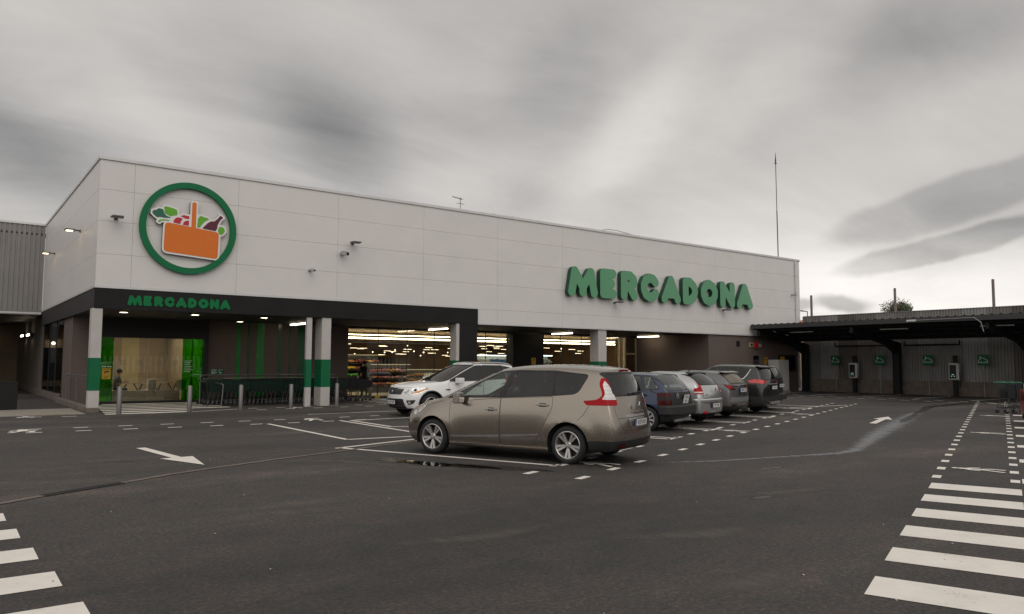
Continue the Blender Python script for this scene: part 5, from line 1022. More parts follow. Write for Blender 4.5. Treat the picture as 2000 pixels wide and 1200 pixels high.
person('dark haired shopper inside the shop, seen above the beige car', (30.75, 36.6, .02), R(80), stand, 'cloth_navy', 'cloth_dark')
def cafe_table(x, y, label, w=1.15):
    t = thing('cafe_table', label, 'table', (x, y, .05), group='cafe tables'); P(lambda b: b.box(x-w/2, x+w/2, y-.35, y+.35, .77, .80), 'top', 'wood_light', t)
    for s in (1, -1): P(lambda b: [b.bar((x+s*w*.42, y-.28, .05), (x+s*w*.12, y+.0, .77), .035), b.bar((x+s*w*.12, y-.28, .05), (x+s*w*.42, y, .77), .035)], 'leg', 'frame_dark', t)
cafe_table(6.55, 35.6, 'cafe table with crossed dark legs before the seated person'); cafe_table(8.0, 36.0, 'cafe table with crossed dark legs in the middle of the cafe')
def cafe_chair(label, loc, rz):
    t = thing('cafe_chair', label, 'chair', loc, rz, group='pale cafe chairs', local=True)
    b = MB(); b.box(-.21, .21, -.21, .21, .43, .46); b.build('seat', 'chair_cream', t, bevel=.015); b = MB(); b.prism(rnd([(-.21, 0), (.21, 0), (.2, .42), (-.2, .42)], .1), (-.2, 0, .46), (0, 1, 0), (-.12, 0, 1), (-.02, 0, 0)); b.build('backrest', 'chair_cream', t)
    for sx in (1, -1):
        for sy in (1, -1): b = MB(); b.cyl((sx*.17, sy*.17, .43), (sx*.21, sy*.2, 0), .015, n=6); b.build('leg', 'wood_light', t)
    return t
c0 = cafe_chair('pale cafe chair under the seated person', (5.95, 35.55, .05), R(12))
for x, y, a, lab in ((7.15, 35.1, 120, 'pale cafe chair nearest the glass in the middle of the cafe'), (7.55, 36.5, 250, 'pale cafe chair behind the second cafe table'), (8.5, 35.3, 80, 'pale cafe chair at the right end of the second cafe table'), (8.8, 36.2, 180, 'pale cafe chair by the green film of the cafe')): dup(c0, (x, y, .05), R(a), lab)
t = thing('cafe_counter', 'low tan bench along the cafe glass', 'bench', (7, 34.8, .05)); P(lambda b: b.box(5.7, 8.3, YG+.4, YG+.6, .05, .5), 'front', 'floor_tan', t)
# shelves
PC = ['produce_green', 'produce_yellow', 'produce_red', 'produce_orange', 'produce_pink', 'pack_white', 'pack_blue', 'pack_brown']
def shelf(label, x0, x1, y, z0, z1, rows, mixw, light=False, cat='shelf', dep=.6):
    t = thing('shop_shelf', label, cat, ((x0+x1)/2, y, .02)); P(lambda b: [b.box(x0, x1, y+dep, y+dep+.1, .02, z1+.15), b.box(x0, x1, y, y+dep, .02, z0)]+[b.box(x0, x1, y+.1+dep*.3*k/rows, y+dep, z0+(z1-z0)*k/rows-.03, z0+(z1-z0)*k/rows) for k in range(1, rows)], 'rack', 'shelf_white' if light else 'shelf_dark', t)
    if light: P(lambda b: b.box(x0, x1, y+.05, y+.15, z1+.1, z1+.16), 'lamp', 'fridge_light', t)
    else: P(lambda b: b.box(x0, x1, y+.05, y+.12, z1+.08, z1+.11), 'lamp', 'shelf_lamp', t)
    rg = random.Random(int(x0*10))
    for k in range(rows):
        b = MB(); zz = z0+(z1-z0)*k/rows; hh = (z1-z0)/rows; x = x0+.05; run = 0; mi = 0
        while x < x1-.15:
            if run <= 0: run = rg.randint(3, 8); mi = rg.choice(mixw)
            wd = .09+.07*rg.random(); h = hh*(.45+.3*rg.random()); b.mi = mi
            if mi <= 4 and not light: b.ball((x+wd/2, y+.12+dep*.3*k/rows, zz+h/2), wd*.55, (1, 1, 1), seg=7, rings=5); b.ball((x+wd/2, y+.3+dep*.3*k/rows, zz+h/2+.03), wd*.55, (1, 1, 1), seg=7, rings=5)
            else: b.box(x, x+wd*.9, y+.06+dep*.3*k/rows, y+.3+dep*.3*k/rows, zz, zz+h)
            x += wd; run -= 1
        b.build('goods', PC, t)
shelf('lit produce shelf with green and yellow fruit behind the first shop window', 15.6, 21.0, 40.6, .5, 2.05, 4, [0, 1, 1, 3, 2, 0])
shelf('red and pink produce stand in front of the fruit shelf', 19.3, 21.8, 38.6, .4, 1.5, 3, [2, 4, 3, 2])
shelf('row of packed goods low behind the first shop window', 21.5, 24.6, 39.6, .3, 1.2, 3, [5, 7, 3, 6])
shelf('bright white shelf with coloured packs seen left of the black cladding', 30.2, 35.6, 46.5, 1.2, 2.15, 2, [5, 5, 6, 3, 4, 0], True)
shelf('bright white shelf seen right of the black cladding', 35.2, 37.2, 44.2, 1.0, 2.15, 2, [5, 5, 6, 5], True)
shelf('long brown goods shelf deep in the shop at the right', 28.0, 35.6, 41.5, .4, 1.5, 3, [7, 5, 7, 3])
# ================================================================== cars
def itp(pts, x):
    """smooth (monotone cubic) curve through control points"""
    if not hasattr(pts, '__len__'): return float(pts)
    xs = [p[0] for p in pts]; ys = [p[1] for p in pts]; n = len(xs)
    if n == 1 or x <= xs[0]: return ys[0]
    if x >= xs[-1]: return ys[-1]
    d = [(ys[i+1]-ys[i])/(xs[i+1]-xs[i]) for i in range(n-1)]
    m = [d[0]] + [0 if d[i-1]*d[i] <= 0 else 2*d[i-1]*d[i]/(d[i-1]+d[i]) for i in range(1, n-1)] + [d[-1]]
    i = max(k for k in range(n-1) if xs[k] <= x); h = xs[i+1]-xs[i]; t = (x-xs[i])/h
    return (2*t**3-3*t*t+1)*ys[i]+(t**3-2*t*t+t)*h*m[i]+(-2*t**3+3*t*t)*ys[i+1]+(t**3-t*t)*h*m[i+1]
def grow(poly, d):
    """offset a polygon outwards by d"""
    m = len(poly); area = sum(poly[i][0]*poly[(i+1) % m][1]-poly[(i+1) % m][0]*poly[i][1] for i in range(m)); s = 1 if area > 0 else -1
    out = []
    for i in range(m):
        a = Vector(poly[i-1]); p = Vector(poly[i]); b = Vector(poly[(i+1) % m])
        n1 = (p-a); n2 = (b-p)
        if n1.length < 1e-6 or n2.length < 1e-6: out.append(tuple(p)); continue
        n1 = Vector((n1.y, -n1.x)).normalized()*s; n2 = Vector((n2.y, -n2.x)).normalized()*s
        v = (n1+n2); v = v.normalized()*min(2.0, 1/max(0.35, v.length/2)) if v.length > 1e-4 else n1
        out.append((p.x+v.x*d, p.y+v.y*d))
    return out
def pin(poly, x, y):
    c = False; n = len(poly)
    for i in range(n):
        x0, y0 = poly[i]; x1, y1 = poly[(i+1) % n]
        if (y0 > y) != (y1 > y) and x < (x1-x0)*(y-y0)/(y1-y0)+x0: c = not c
    return c
VIEWS = {'left': ((0, 1, 0), (1, 0, 0), (0, 0, 1)), 'right': ((0, -1, 0), (1, 0, 0), (0, 0, 1)), 'rear': ((-1, 0, 0), (0, 1, 0), (0, 0, 1)),
         'front': ((1, 0, 0), (0, 1, 0), (0, 0, 1)), 'top': ((0, 0, 1), (1, 0, 0), (0, 1, 0)), 'below': ((0, 0, -1), (1, 0, 0), (0, 1, 0))}
def oblique(end, side, deg):
    """a view across a corner of the car; the u axis runs towards the front (rear corner) or the rear (front corner)"""
    c, s = math.cos(R(deg)), math.sin(R(deg)); ex = -1 if end == 'rear' else 1; sy = 1 if side == 'left' else -1
    return ((ex*c, sy*s, 0), (-ex*s, sy*c, 0), (0, 0, 1))
def cookie(bm, poly, view, facing=0.12, where=None):
    """cut the outline poly (in a view's plane) into the surface; returns the faces inside it"""
    d, e, v = [Vector(a) for a in (VIEWS[view] if isinstance(view, str) else view)]
    bm.normal_update()
    us = [p[0] for p in poly]; zs = [p[1] for p in poly]; bb = (min(us), max(us), min(zs), max(zs))
    def box2(f):
        a = [w.co.dot(e) for w in f.verts]; b = [w.co.dot(v) for w in f.verts]; return min(a), max(a), min(b), max(b)
    cand = set(f for f in bm.faces if f.normal.dot(d) > facing and (where is None or where(f.calc_center_median())))
    cand = set(f for f in cand if (lambda q: q[1] >= bb[0] and q[0] <= bb[1] and q[3] >= bb[2] and q[2] <= bb[3])(box2(f)))
    n = len(poly)
    for i in range(n):
        a = Vector((poly[i][0], poly[i][1])); b = Vector((poly[(i+1) % n][0], poly[(i+1) % n][1]))
        if (b-a).length < 1e-5: continue
        lo = (min(a.x, b.x)-1e-4, max(a.x, b.x)+1e-4, min(a.y, b.y)-1e-4, max(a.y, b.y)+1e-4)
        fs = [f for f in cand if f.is_valid and (lambda q: q[1] >= lo[0] and q[0] <= lo[1] and q[3] >= lo[2] and q[2] <= lo[3])(box2(f))]
        if not fs: continue
        ed = set(); vt = set()
        for f in fs: ed.update(f.edges); vt.update(f.verts)
        t = (b-a); no = e*(-t.y)+v*t.x
        r = bmesh.ops.bisect_plane(bm, geom=fs+list(ed)+list(vt), dist=1e-5, plane_co=e*a.x+v*a.y, plane_no=no)
        cand.update(g for g in r['geom'] if isinstance(g, bmesh.types.BMFace))
    res = []
    for f in cand:
        if f.is_valid:
            c = f.calc_center_median()
            if pin(poly, c.dot(e), c.dot(v)): res.append(f)
    return res
def BODYM(paint): return [paint, 'trim_black', 'chrome', 'trim_grey', 'alloy']
def detach(bm, faces, push=0.0, keep=False):
    """take faces off a mesh into a mesh of their own"""
    nb = bmesh.new(); mp = {}
    for f in faces:
        vs = []
        for w in f.verts:
            if w not in mp: mp[w] = nb.verts.new(w.co+w.normal*push)
            vs.append(mp[w])
        try: nf = nb.faces.new(vs); nf.material_index = f.material_index if keep else 0
        except ValueError: pass
    bmesh.ops.delete(bm, geom=faces, context='FACES'); nb.normal_update(); return nb
def part(bm, name, mats, parent, smooth=True, angle=40):
    me = bpy.data.meshes.new(name); bm.to_mesh(me); bm.free()
    for m in (mats if isinstance(mats, (list, tuple)) else [mats]): me.materials.append(MATS[m])
    if smooth:
        me.polygons.foreach_set('use_smooth', [True]*len(me.polygons)); me.set_sharp_from_angle(angle=R(angle))
    o = bpy.data.objects.new(name, me); COL.objects.link(o); o.parent = parent; return o
def car_shell(sp):
    rows = sp['rows']; nr = len(rows); B = nr-2          # rows: sill .. belt (index B), roof rail (index B+1)
    xr, br, xf, bf = sp['xr'], sp['bowr'], sp['xf'], sp['bowf']
    st = sp['stations']; cow = sp['cowl']
    xs = sorted(st+[cow]); ts = [(x-xs[0])/(xs[-1]-xs[0]) for x in xs]; ci = xs.index(cow); tc = ts[ci]
    K = [-1, -0.9, -0.62, 0, 0.62, 0.9, 1] if not sp.get('cols') else sp['cols']
    def tap(x):
        return itp(sp['taper'], x)
    def node(j, i, k):
        """row j, station i, column k in [-1, 1]: k = +-1 lies on the side"""
        if j <= B: x = xr[j]+(xf[j]-xr[j])*ts[i]
        else: x = xr[j]+(xf[j]-xr[j])*ts[i]/tc
        z = itp(rows[j][0], x); y = itp(rows[j][1], x)*tap(x); return x, y, z
    bm = bmesh.new(); vc = {}
    def V(key, co):
        if key not in vc: vc[key] = bm.verts.new(co)
        return vc[key]
    def P(j, i, k, mid=None):
        """surface vertex shared by the neighbouring grids"""
        key = (j, i, round(k, 3))
        if key in vc: return vc[key]
        x, y, z = node(j, i, k); q = 1-abs(k)**2.0
        if i == 0: x -= br[j]*q
        elif i == len(xs)-1 and j <= B: x += bf[j]*q
        elif abs(k) < 1:
            if j == B and i >= ci:                              # bonnet and cowl
                z += sp['hoodc']*(1-abs(k)**2.6); w = (ts[i]-tc)/(1-tc)
                x += (sp['cowlbow']*(1-w)+bf[j]*w)*q
            elif j == B+1:                                      # roof
                z += sp['roofc']*(1-abs(k)**2.4); w = ts[i]/tc
                x += (-br[j]*(1-w)+bf[j]*w)*q if sp.get('roofbow', True) else 0
        if i == len(xs)-1 and j == B and abs(k) < 1: z += sp['hoodc']*0.5*(1-abs(k)**2.6)
        if i == 0 and j == B+1 and abs(k) < 1: z += sp['roofc']*(1-abs(k)**2.4)
        vc[key] = bm.verts.new((x, y*k, z)); return vc[key]
    def F(*a):
        if len(set(a)) >= 3:
            try: bm.faces.new(a)
            except ValueError: pass
    M = len(xs)
    for s in (1, -1):
        def SQ(a, b, c, d): F(a, b, c, d) if s > 0 else F(d, c, b, a)
        for j in range(B):
            for i in range(M-1): SQ(P(j, i+1, s), P(j, i, s), P(j+1, i, s), P(j+1, i+1, s))
        for i in range(ci):                                     # greenhouse with one bulged row half way
            def Q(i):
                key = ('m', i, s)
                if key not in vc:
                    a = P(B, i, s).co; b = P(B+1, i, s).co; vc[key] = bm.verts.new((a+b)/2+Vector((0, s*sp.get('bulge', 0.012), 0)))
                return vc[key]
            SQ(P(B, i+1, s), P(B, i, s), Q(i), Q(i+1)); SQ(Q(i+1), Q(i), P(B+1, i, s), P(B+1, i+1, s))
    def mid(i, k, j=B):
        key = ('m', i, k)
        if key not in vc:
            a = P(j, i, k).co; b = P(j+1, i, k).co; bow = sp.get('screenbow', 0.03)
            vc[key] = bm.verts.new((a+b)/2+Vector(((-1 if i == 0 else 1)*bow*0.5, 0, bow*0.6)))
        return vc[key]
    for a, b in zip(K[:-1], K[1:]):
        for j in range(B):
            F(P(j, 0, b), P(j, 0, a), P(j+1, 0, a), P(j+1, 0, b))                       # rear
            F(P(j, M-1, a), P(j, M-1, b), P(j+1, M-1, b), P(j+1, M-1, a))               # front
        F(P(B, 0, b), P(B, 0, a), mid(0, a), mid(0, b)); F(mid(0, b), mid(0, a), P(B+1, 0, a), P(B+1, 0, b))
        F(P(B, ci, a), P(B, ci, b), mid(ci, b), mid(ci, a)); F(mid(ci, a), mid(ci, b), P(B+1, ci, b), P(B+1, ci, a))
        for i in range(ci, M-1): F(P(B, i, a), P(B, i+1, a), P(B, i+1, b), P(B, i, b))    # bonnet
        for i in range(ci): F(P(B+1, i, a), P(B+1, i+1, a), P(B+1, i+1, b), P(B+1, i, b)) # roof
        for i in range(M-1): F(P(0, i, b), P(0, i+1, b), P(0, i+1, a), P(0, i, a))        # underside
    bmesh.ops.recalc_face_normals(bm, faces=bm.faces)
    me = bpy.data.meshes.new('shell'); bm.to_mesh(me); bm.free()
    o = bpy.data.objects.new('shell', me); COL.objects.link(o)
    md = o.modifiers.new('s', 'SUBSURF'); md.levels = 2; md.render_levels = 2
    dg = bpy.context.evaluated_depsgraph_get(); m2 = bpy.data.meshes.new_from_object(o.evaluated_get(dg))
    bm = bmesh.new(); bm.from_mesh(m2); bpy.data.objects.remove(o); bpy.data.meshes.remove(me); bpy.data.meshes.remove(m2)
    fl = sp.get('flare', 0.0)
    if fl:
        for w in bm.verts:
            if abs(w.co.y) < 0.6*sp['hw']: continue
            for xw in (0.0, sp['wb']):
                d = math.hypot(w.co.x-xw, w.co.z-sp['tyre']); w.co.y += math.copysign(fl*math.exp(-((d-sp.get('arch', sp['tyre']+0.05)-0.02)/0.11)**2), w.co.y)
    return bm
def wheel(car, c, side, r, rim, spokes=5, style='pair', w=0.2, cover='alloy'):
    """tyre and rim; side +1 left, -1 right"""
    e = bpy.data.objects.new('wheel', None); COL.objects.link(e); e.parent = car; e.location = c; e['_local'] = 1
    ax = (0, side, 0); t = MB()
    h = w/2; t.lathe([(rim*0.98, -h), (rim+0.02, -h-0.005), (r-0.04, -h), (r-0.008, -h+0.03), (r, -h+0.06), (r, h-0.06), (r-0.008, h-0.03), (r-0.04, h), (rim+0.02, h+0.006), (rim, h-0.004), (rim*0.97, h-0.02)], (0, 0, 0), ax, 40)
    t.build('tyre', 'tyre_rubber', e, smooth=True, angle=50)
    m = MB()
    m.lathe([(rim, h-0.006), (rim-0.012, h), (rim-0.022, h-0.01), (rim-0.03, h-0.05), (rim-0.04, -h*0.4)], (0, 0, 0), ax, 40)
    m.lathe([(rim-0.03, -h*0.3), (0.02, -h*0.3)], (0, 0, 0), ax, 24, mi=1)           # brake and dark behind
    m.lathe([(0.001, h-0.012), (0.045, h-0.014), (0.058, h-0.03), (0.06, h-0.06)], (0, 0, 0), ax, 20)
    def spoke(ang, wi, wo):
        ca, sa = math.cos(ang), math.sin(ang)
        def pt(rr, tt, hh): return Vector((ca*rr-sa*tt, side*hh, sa*rr+ca*tt))
        a = [pt(0.05, -wi, h-0.03), pt(0.05, wi, h-0.03), pt(rim-0.018, wo, h-0.012), pt(rim-0.018, -wo, h-0.012)]
        b = [pt(0.05, -wi, h-0.07), pt(0.05, wi, h-0.07), pt(rim-0.018, wo, h-0.055), pt(rim-0.018, -wo, h-0.055)]
        m._faces(a+b, [(0, 1, 2, 3), (7, 6, 5, 4), (0, 4, 5, 1), (1, 5, 6, 2), (2, 6, 7, 3), (3, 7, 4, 0)])
    for k in range(spokes):
        a = 2*math.pi*k/spokes-math.pi/2
        if style == 'pair':
            for s in (-1, 1): spoke(a+s*0.17, 0.014, 0.024)
        else: spoke(a, 0.018, 0.026)
    for k in range(5):
        a = 2*math.pi*k/5+0.3; m.cyl((math.cos(a)*0.035, side*(h-0.02), math.sin(a)*0.035), (math.cos(a)*0.035, side*(h-0.008), math.sin(a)*0.035), 0.008, n=6, mi=1)
    m.build('rim', [cover, 'dark_metal'], e, smooth=True, angle=30)
    return e
def chair_part(car, x, y, z, w=0.5):
    m = MB()
    m.box(x-0.24, x+0.24, y-w/2, y+w/2, z, z+0.14)
    Mb = Matrix.Translation((x-0.22, y, z+0.1)) @ Matrix.Rotation(R(-14), 4, 'Y')
    m.box(-0.07, 0.07, -w/2+0.02, w/2-0.02, 0, 0.56, M=Mb)
    if w < 1: m.box(-0.05, 0.05, -0.13, 0.13, 0.6, 0.78, M=Mb); m.bar(Mb @ Vector((0, 0, 0.5)), Mb @ Vector((0, 0, 0.62)), 0.1, 0.02)
    return m.build('seat', 'car_seat', car, bevel=0.03)
def make_car(sp):
    hd = sp['heading']; car = thing(sp['name'], sp['label'], 'car', sp['loc'], hd, sp.get('group'), local=True)
    car.scale = (sp.get('scale', 1.0),)*3
    bm = car_shell(sp); wb = sp['wb']; ty = sp['tyre']; hw = sp['hw']; paint = sp['paint']
    up = lambda z0: (lambda c: c.z > z0)
    # --- wheel arches
    for xw in (0.0, wb):
        ar = sp.get('arch', ty+0.05)
        circ = [(xw+ar*math.cos(2*math.pi*k/36), ty+0.005+ar*math.sin(2*math.pi*k/36)) for k in range(36)]
        lip = grow(circ, sp.get('lip', 0.0)) if sp.get('lip') else None
        for v in ('left', 'right'):
            sy = 1 if v == 'left' else -1
            if lip:
                for f in cookie(bm, lip, v, where=lambda c: c.y*sy > 0.4): f.material_index = 1
            fs = cookie(bm, circ, v, where=lambda c: c.y*sy > 0.4); bmesh.ops.delete(bm, geom=fs, context='FACES')
        fs = cookie(bm, [(xw-ar, -2), (xw+ar, -2), (xw+ar, 2), (xw-ar, 2)], 'below', where=lambda c: c.z < 0.35); bmesh.ops.delete(bm, geom=fs, context='FACES')
    for xw in (0.0, wb):
        ar = sp.get('arch', ty+0.05)-0.004
        for sy in (1, -1):
            wellm = MB(); n = 20; y0 = hw-0.03; y1 = hw-0.36
            ring = [(xw+ar*math.cos(a), ty+0.005+ar*math.sin(a)) for a in [math.pi*(-0.12+1.24*k/n) for k in range(n+1)]]
            for (xa, za), (xb, zb) in zip(ring[:-1], ring[1:]): wellm._faces([(xa, sy*y0, za), (xb, sy*y0, zb), (xb, sy*y1, zb), (xa, sy*y1, za)], [(0, 1, 2, 3)])
            wellm._faces([(x, sy*y1, z) for x, z in ring], [tuple(range(n+1))]); wellm.build('wheel_arch', 'underside_black', car)
    # --- painted-on-surface trims, seams
    def both(v): return ('left', 'right') if v == 'side' else (v,)
    for (v, poly, mi) in sp.get('trim', []):
        for vv in both(v):
            wt = {'rear': (lambda c: c.x < -0.3), 'front': (lambda c: c.x > wb+0.3), 'top': (lambda c: c.z > 0.6)}.get(vv)
            for f in cookie(bm, poly, vv, where=wt): f.material_index = mi
    def seam(pts, v, w=0.007, mi=1):
        for a, b in zip(pts[:-1], pts[1:]):
            t = Vector((b[0]-a[0], b[1]-a[1]));
            if t.length < 1e-5: continue
            n = Vector((-t.y, t.x)).normalized()*w/2; t = t.normalized()*w*0.3
            q = [(a[0]-t.x+n.x, a[1]-t.y+n.y), (b[0]+t.x+n.x, b[1]+t.y+n.y), (b[0]+t.x-n.x, b[1]+t.y-n.y), (a[0]-t.x-n.x, a[1]-t.y-n.y)]
            for f in cookie(bm, q, v, facing=0.05, where=(lambda c: c.x < 0) if v == 'rear' else ((lambda c: c.x > wb*0.5) if v == 'front' else None)): f.material_index = mi
    for (v, pts) in sp.get('seams', []):
        for vv in both(v): seam(pts, vv, sp.get('seamw', 0.008))
    for (v, pts, w, mi) in sp.get('strips', []):
        for vv in both(v): seam(pts, vv, w, mi)
    # --- windows
    for (v, poly, m, fr) in sp['windows']:
        for vv in both(v):
            if vv in ('left', 'right'): zmin = min(p[1] for p in poly); wh = lambda c: c.z > zmin-0.1
            elif vv == 'rear': wh = lambda c: c.x < 0.3 and c.z > 0.7
            else: wh = lambda c: c.x > wb*0.3 and c.z > 0.7
            if fr:
                for f in cookie(bm, grow(poly, fr), vv, where=wh): f.material_index = 1
            fs = cookie(bm, poly, vv, where=wh)
            nm = {'front': 'windscreen', 'rear': 'rear_window'}.get(vv, 'window')
            o = part(detach(bm, fs, -0.004), nm, m, car)
    # --- lamps
    for (v, poly, m, nm, sub) in sp.get('lamps', []):
        vs = [oblique(v[0], s, v[1]) for s in ('left', 'right')] if isinstance(v, tuple) else [VIEWS[x] for x in both(v)]
        for k, vv in enumerate(vs):
            sy = 1 if k == 0 else -1
            wh = (lambda c: c.y*sy > 0.15) if len(vs) == 2 else None
            fs = cookie(bm, poly, vv, facing=0.03, where=wh)
            if not fs: continue
            lb = detach(bm, fs, 0.004); lb.normal_update()
            ms = [m]
            for (spoly, sm) in sub:
                ms.append(sm)
                for f in cookie(lb, spoly, vv, facing=-1): f.material_index = len(ms)-1
            part(lb, nm, ms, car)
    # --- doors
    for (poly, hx, hz) in sp.get('doors', []):
        for vv in ('left', 'right'):
            sy = 1 if vv == 'left' else -1
            cookie(bm, poly, vv); gp = grow(poly, 0.008)
            for f in cookie(bm, gp, vv):
                c = f.calc_center_median()
                if not pin(poly, c.x, c.z): f.material_index = 1
            fs = cookie(bm, poly, vv)
            wy = max([f.calc_center_median().y*sy for f in fs if abs(f.calc_center_median().z-hz) < 0.1] or [hw])
            d = part(detach(bm, fs, keep=True), 'door', BODYM(paint), car, angle=45)
            h = MB(); h.bar((hx-0.11, sy*(wy+0.03), hz), (hx+0.11, sy*(wy+0.03), hz+0.005), 0.018, 0.028); h.bar((hx-0.1, sy*(wy-0.01), hz), (hx-0.1, sy*(wy+0.03), hz), 0.02); h.bar((hx+0.1, sy*(wy-0.01), hz), (hx+0.1, sy*(wy+0.03), hz), 0.02)
            h.box(hx-0.07, hx+0.06, sy*wy-0.004, sy*wy+0.004, hz-0.03, hz+0.03, mi=1)
            h.build('handle', [sp.get('handle', 'chrome'), 'trim_black'], d, bevel=0.005)
    part(bm, 'body', BODYM(paint), car, angle=45)
    # --- wheels, underside, cabin
    for xw in (wb, 0.0):
        for sy in (1, -1): wheel(car, (xw, sy*(sp['tyre_y']-0.1), ty), sy, ty, sp['rim'], sp.get('spokes', 5), sp.get('wstyle', 'pair'), 0.2, sp.get('cover', 'alloy'))
    u = MB(); u.box(-0.55, wb+0.5, -0.5, 0.5, 0.2, 0.34); u.box(0.4, wb-0.4, -hw+0.1, hw-0.1, 0.2, 0.34)
    u.cyl((0, -0.7, ty), (0, 0.7, ty), 0.04); u.cyl((wb, -0.7, ty), (wb, 0.7, ty), 0.04)
    u.build('underbody', 'underside_black', car)
    c0 = sp['cowl']; bz = sp['belt']
    dsh = MB(); dsh.box(c0-0.75, c0-0.1, -hw+0.15, hw-0.15, bz-0.3, bz-0.08); dsh.build('dashboard', 'car_plastic', car, bevel=0.05)
    sw = MB(); Ms = Matrix.Translation((c0-0.85, 0.37, bz-0.08)) @ Matrix.Rotation(R(62), 4, 'Y')
    n = 20; rg = [Ms @ Vector((0.18*math.cos(2*math.pi*k/n), 0.18*math.sin(2*math.pi*k/n), 0)) for k in range(n+1)]
    for a, b in zip(rg[:-1], rg[1:]): sw.cyl(a, b, 0.014, n=6)
    for a in (0.3, math.pi-0.3, -math.pi/2): sw.bar(Ms @ Vector((0, 0, 0)), Ms @ Vector((0.18*math.cos(a), 0.18*math.sin(a), 0)), 0.03, 0.015)
    sw.build('steering_wheel', 'car_plastic', car)
    for y in (0.37, -0.37): chair_part(car, c0-1.25, y, bz-0.62)
    chair_part(car, c0-2.1, 0.0, bz-0.6, 1.2)
    # --- door mirrors
    if sp.get('mirror'):
        mx, mz, mc = sp['mirror']
        for sy in (1, -1):
            m = MB(); yy = sy*(hw+0.1)
            ms = sp.get('mirsize', (0.075, 0.115, 0.085)); m.box(mx-ms[0], mx+ms[0], yy-ms[1], yy+ms[1], mz-ms[2], mz+ms[2])
            m.bar((mx+0.02, sy*(hw-0.08), mz-0.06), (mx, yy, mz-0.05), 0.05, 0.07, mi=1)
            
            mo = m.build('mirror', [mc, 'trim_black'], car, smooth=True, angle=60); md = mo.modifiers.new('round', 'BEVEL'); md.width = min(ms)*.75; md.segments = 4; md.limit_method = 'NONE'
            m = MB(); m.prism(rnd([(-ms[1]*.8, -ms[2]*.8), (ms[1]*.8, -ms[2]*.8), (ms[1]*.8, ms[2]*.8), (-ms[1]*.8, ms[2]*.8)], .04), (mx-ms[0]-.002, yy, mz), (0, 1, 0), (0, 0, 1), (-.006, 0, 0)); m.build('mirror_glass', 'chrome', mo)
    # --- number plates
    for (x, y, z, txt, tilt, rear, style) in sp.get('plates', []):
        Mp = Matrix.Translation((x, y, z)) @ Matrix.Rotation(R(tilt), 4, 'Y')
        Mt = Mp @ (Matrix.Rotation(R(-90 if rear else 90), 4, 'Z') @ Matrix.Rotation(R(90), 4, 'X'))
        w = 0.26 if style != 'square' else 0.17; hgt = 0.055 if style != 'square' else 0.11
        m = MB(); m.box(-0.008, 0.008, -w-0.008, w+0.008, -hgt-0.008, hgt+0.008, mi=1, M=Mp); s = -1 if rear else 1
        m.box(s*0.008, s*0.0105, -w, w, -hgt, hgt, M=Mp)
        if style == 'eu': y0 = (w if rear else -w); m.box(s*0.0105, s*0.0115, min(y0, y0-math.copysign(0.045, y0)), max(y0, y0-math.copysign(0.045, y0)), -hgt, hgt, mi=2, M=Mp)
        pl = m.build('number_plate', ['plate_white', 'trim_black', 'plate_blue'], car)
        if txt:
            for q, line in enumerate(txt.split('|')):
                nl = len(txt.split('|'))
                off = Matrix.Translation((s*0.0125, (-0.022 if rear else 0.022) if style == 'eu' else 0, (0.5*(nl-1)-q)*0.1))
                text_obj('lettering', line, 0.095 if nl == 1 else 0.085, 'letter_black', Mp @ off @ (Matrix.Rotation(R(-90 if rear else 90), 4, 'Z') @ Matrix.Rotation(R(90), 4, 'X')), pl, 0.95, 0.0008)
    # --- extras built by the car's own function
    if sp.get('extra'): sp['extra'](car, sp)
    return car
# ------------------------------------------------------------------ the eight cars of the lot
def wiper(car, pts, w=0.02):
    m = MB()
    for a, b in zip(pts[:-1], pts[1:]): m.bar(a, b, w, w)
    m.ball(pts[0], 0.03); m.build('wiper', 'trim_black', car)
def sub(car, name, m, fn, **k):
    b = MB(); fn(b); return b.build(name, m, car, **k)

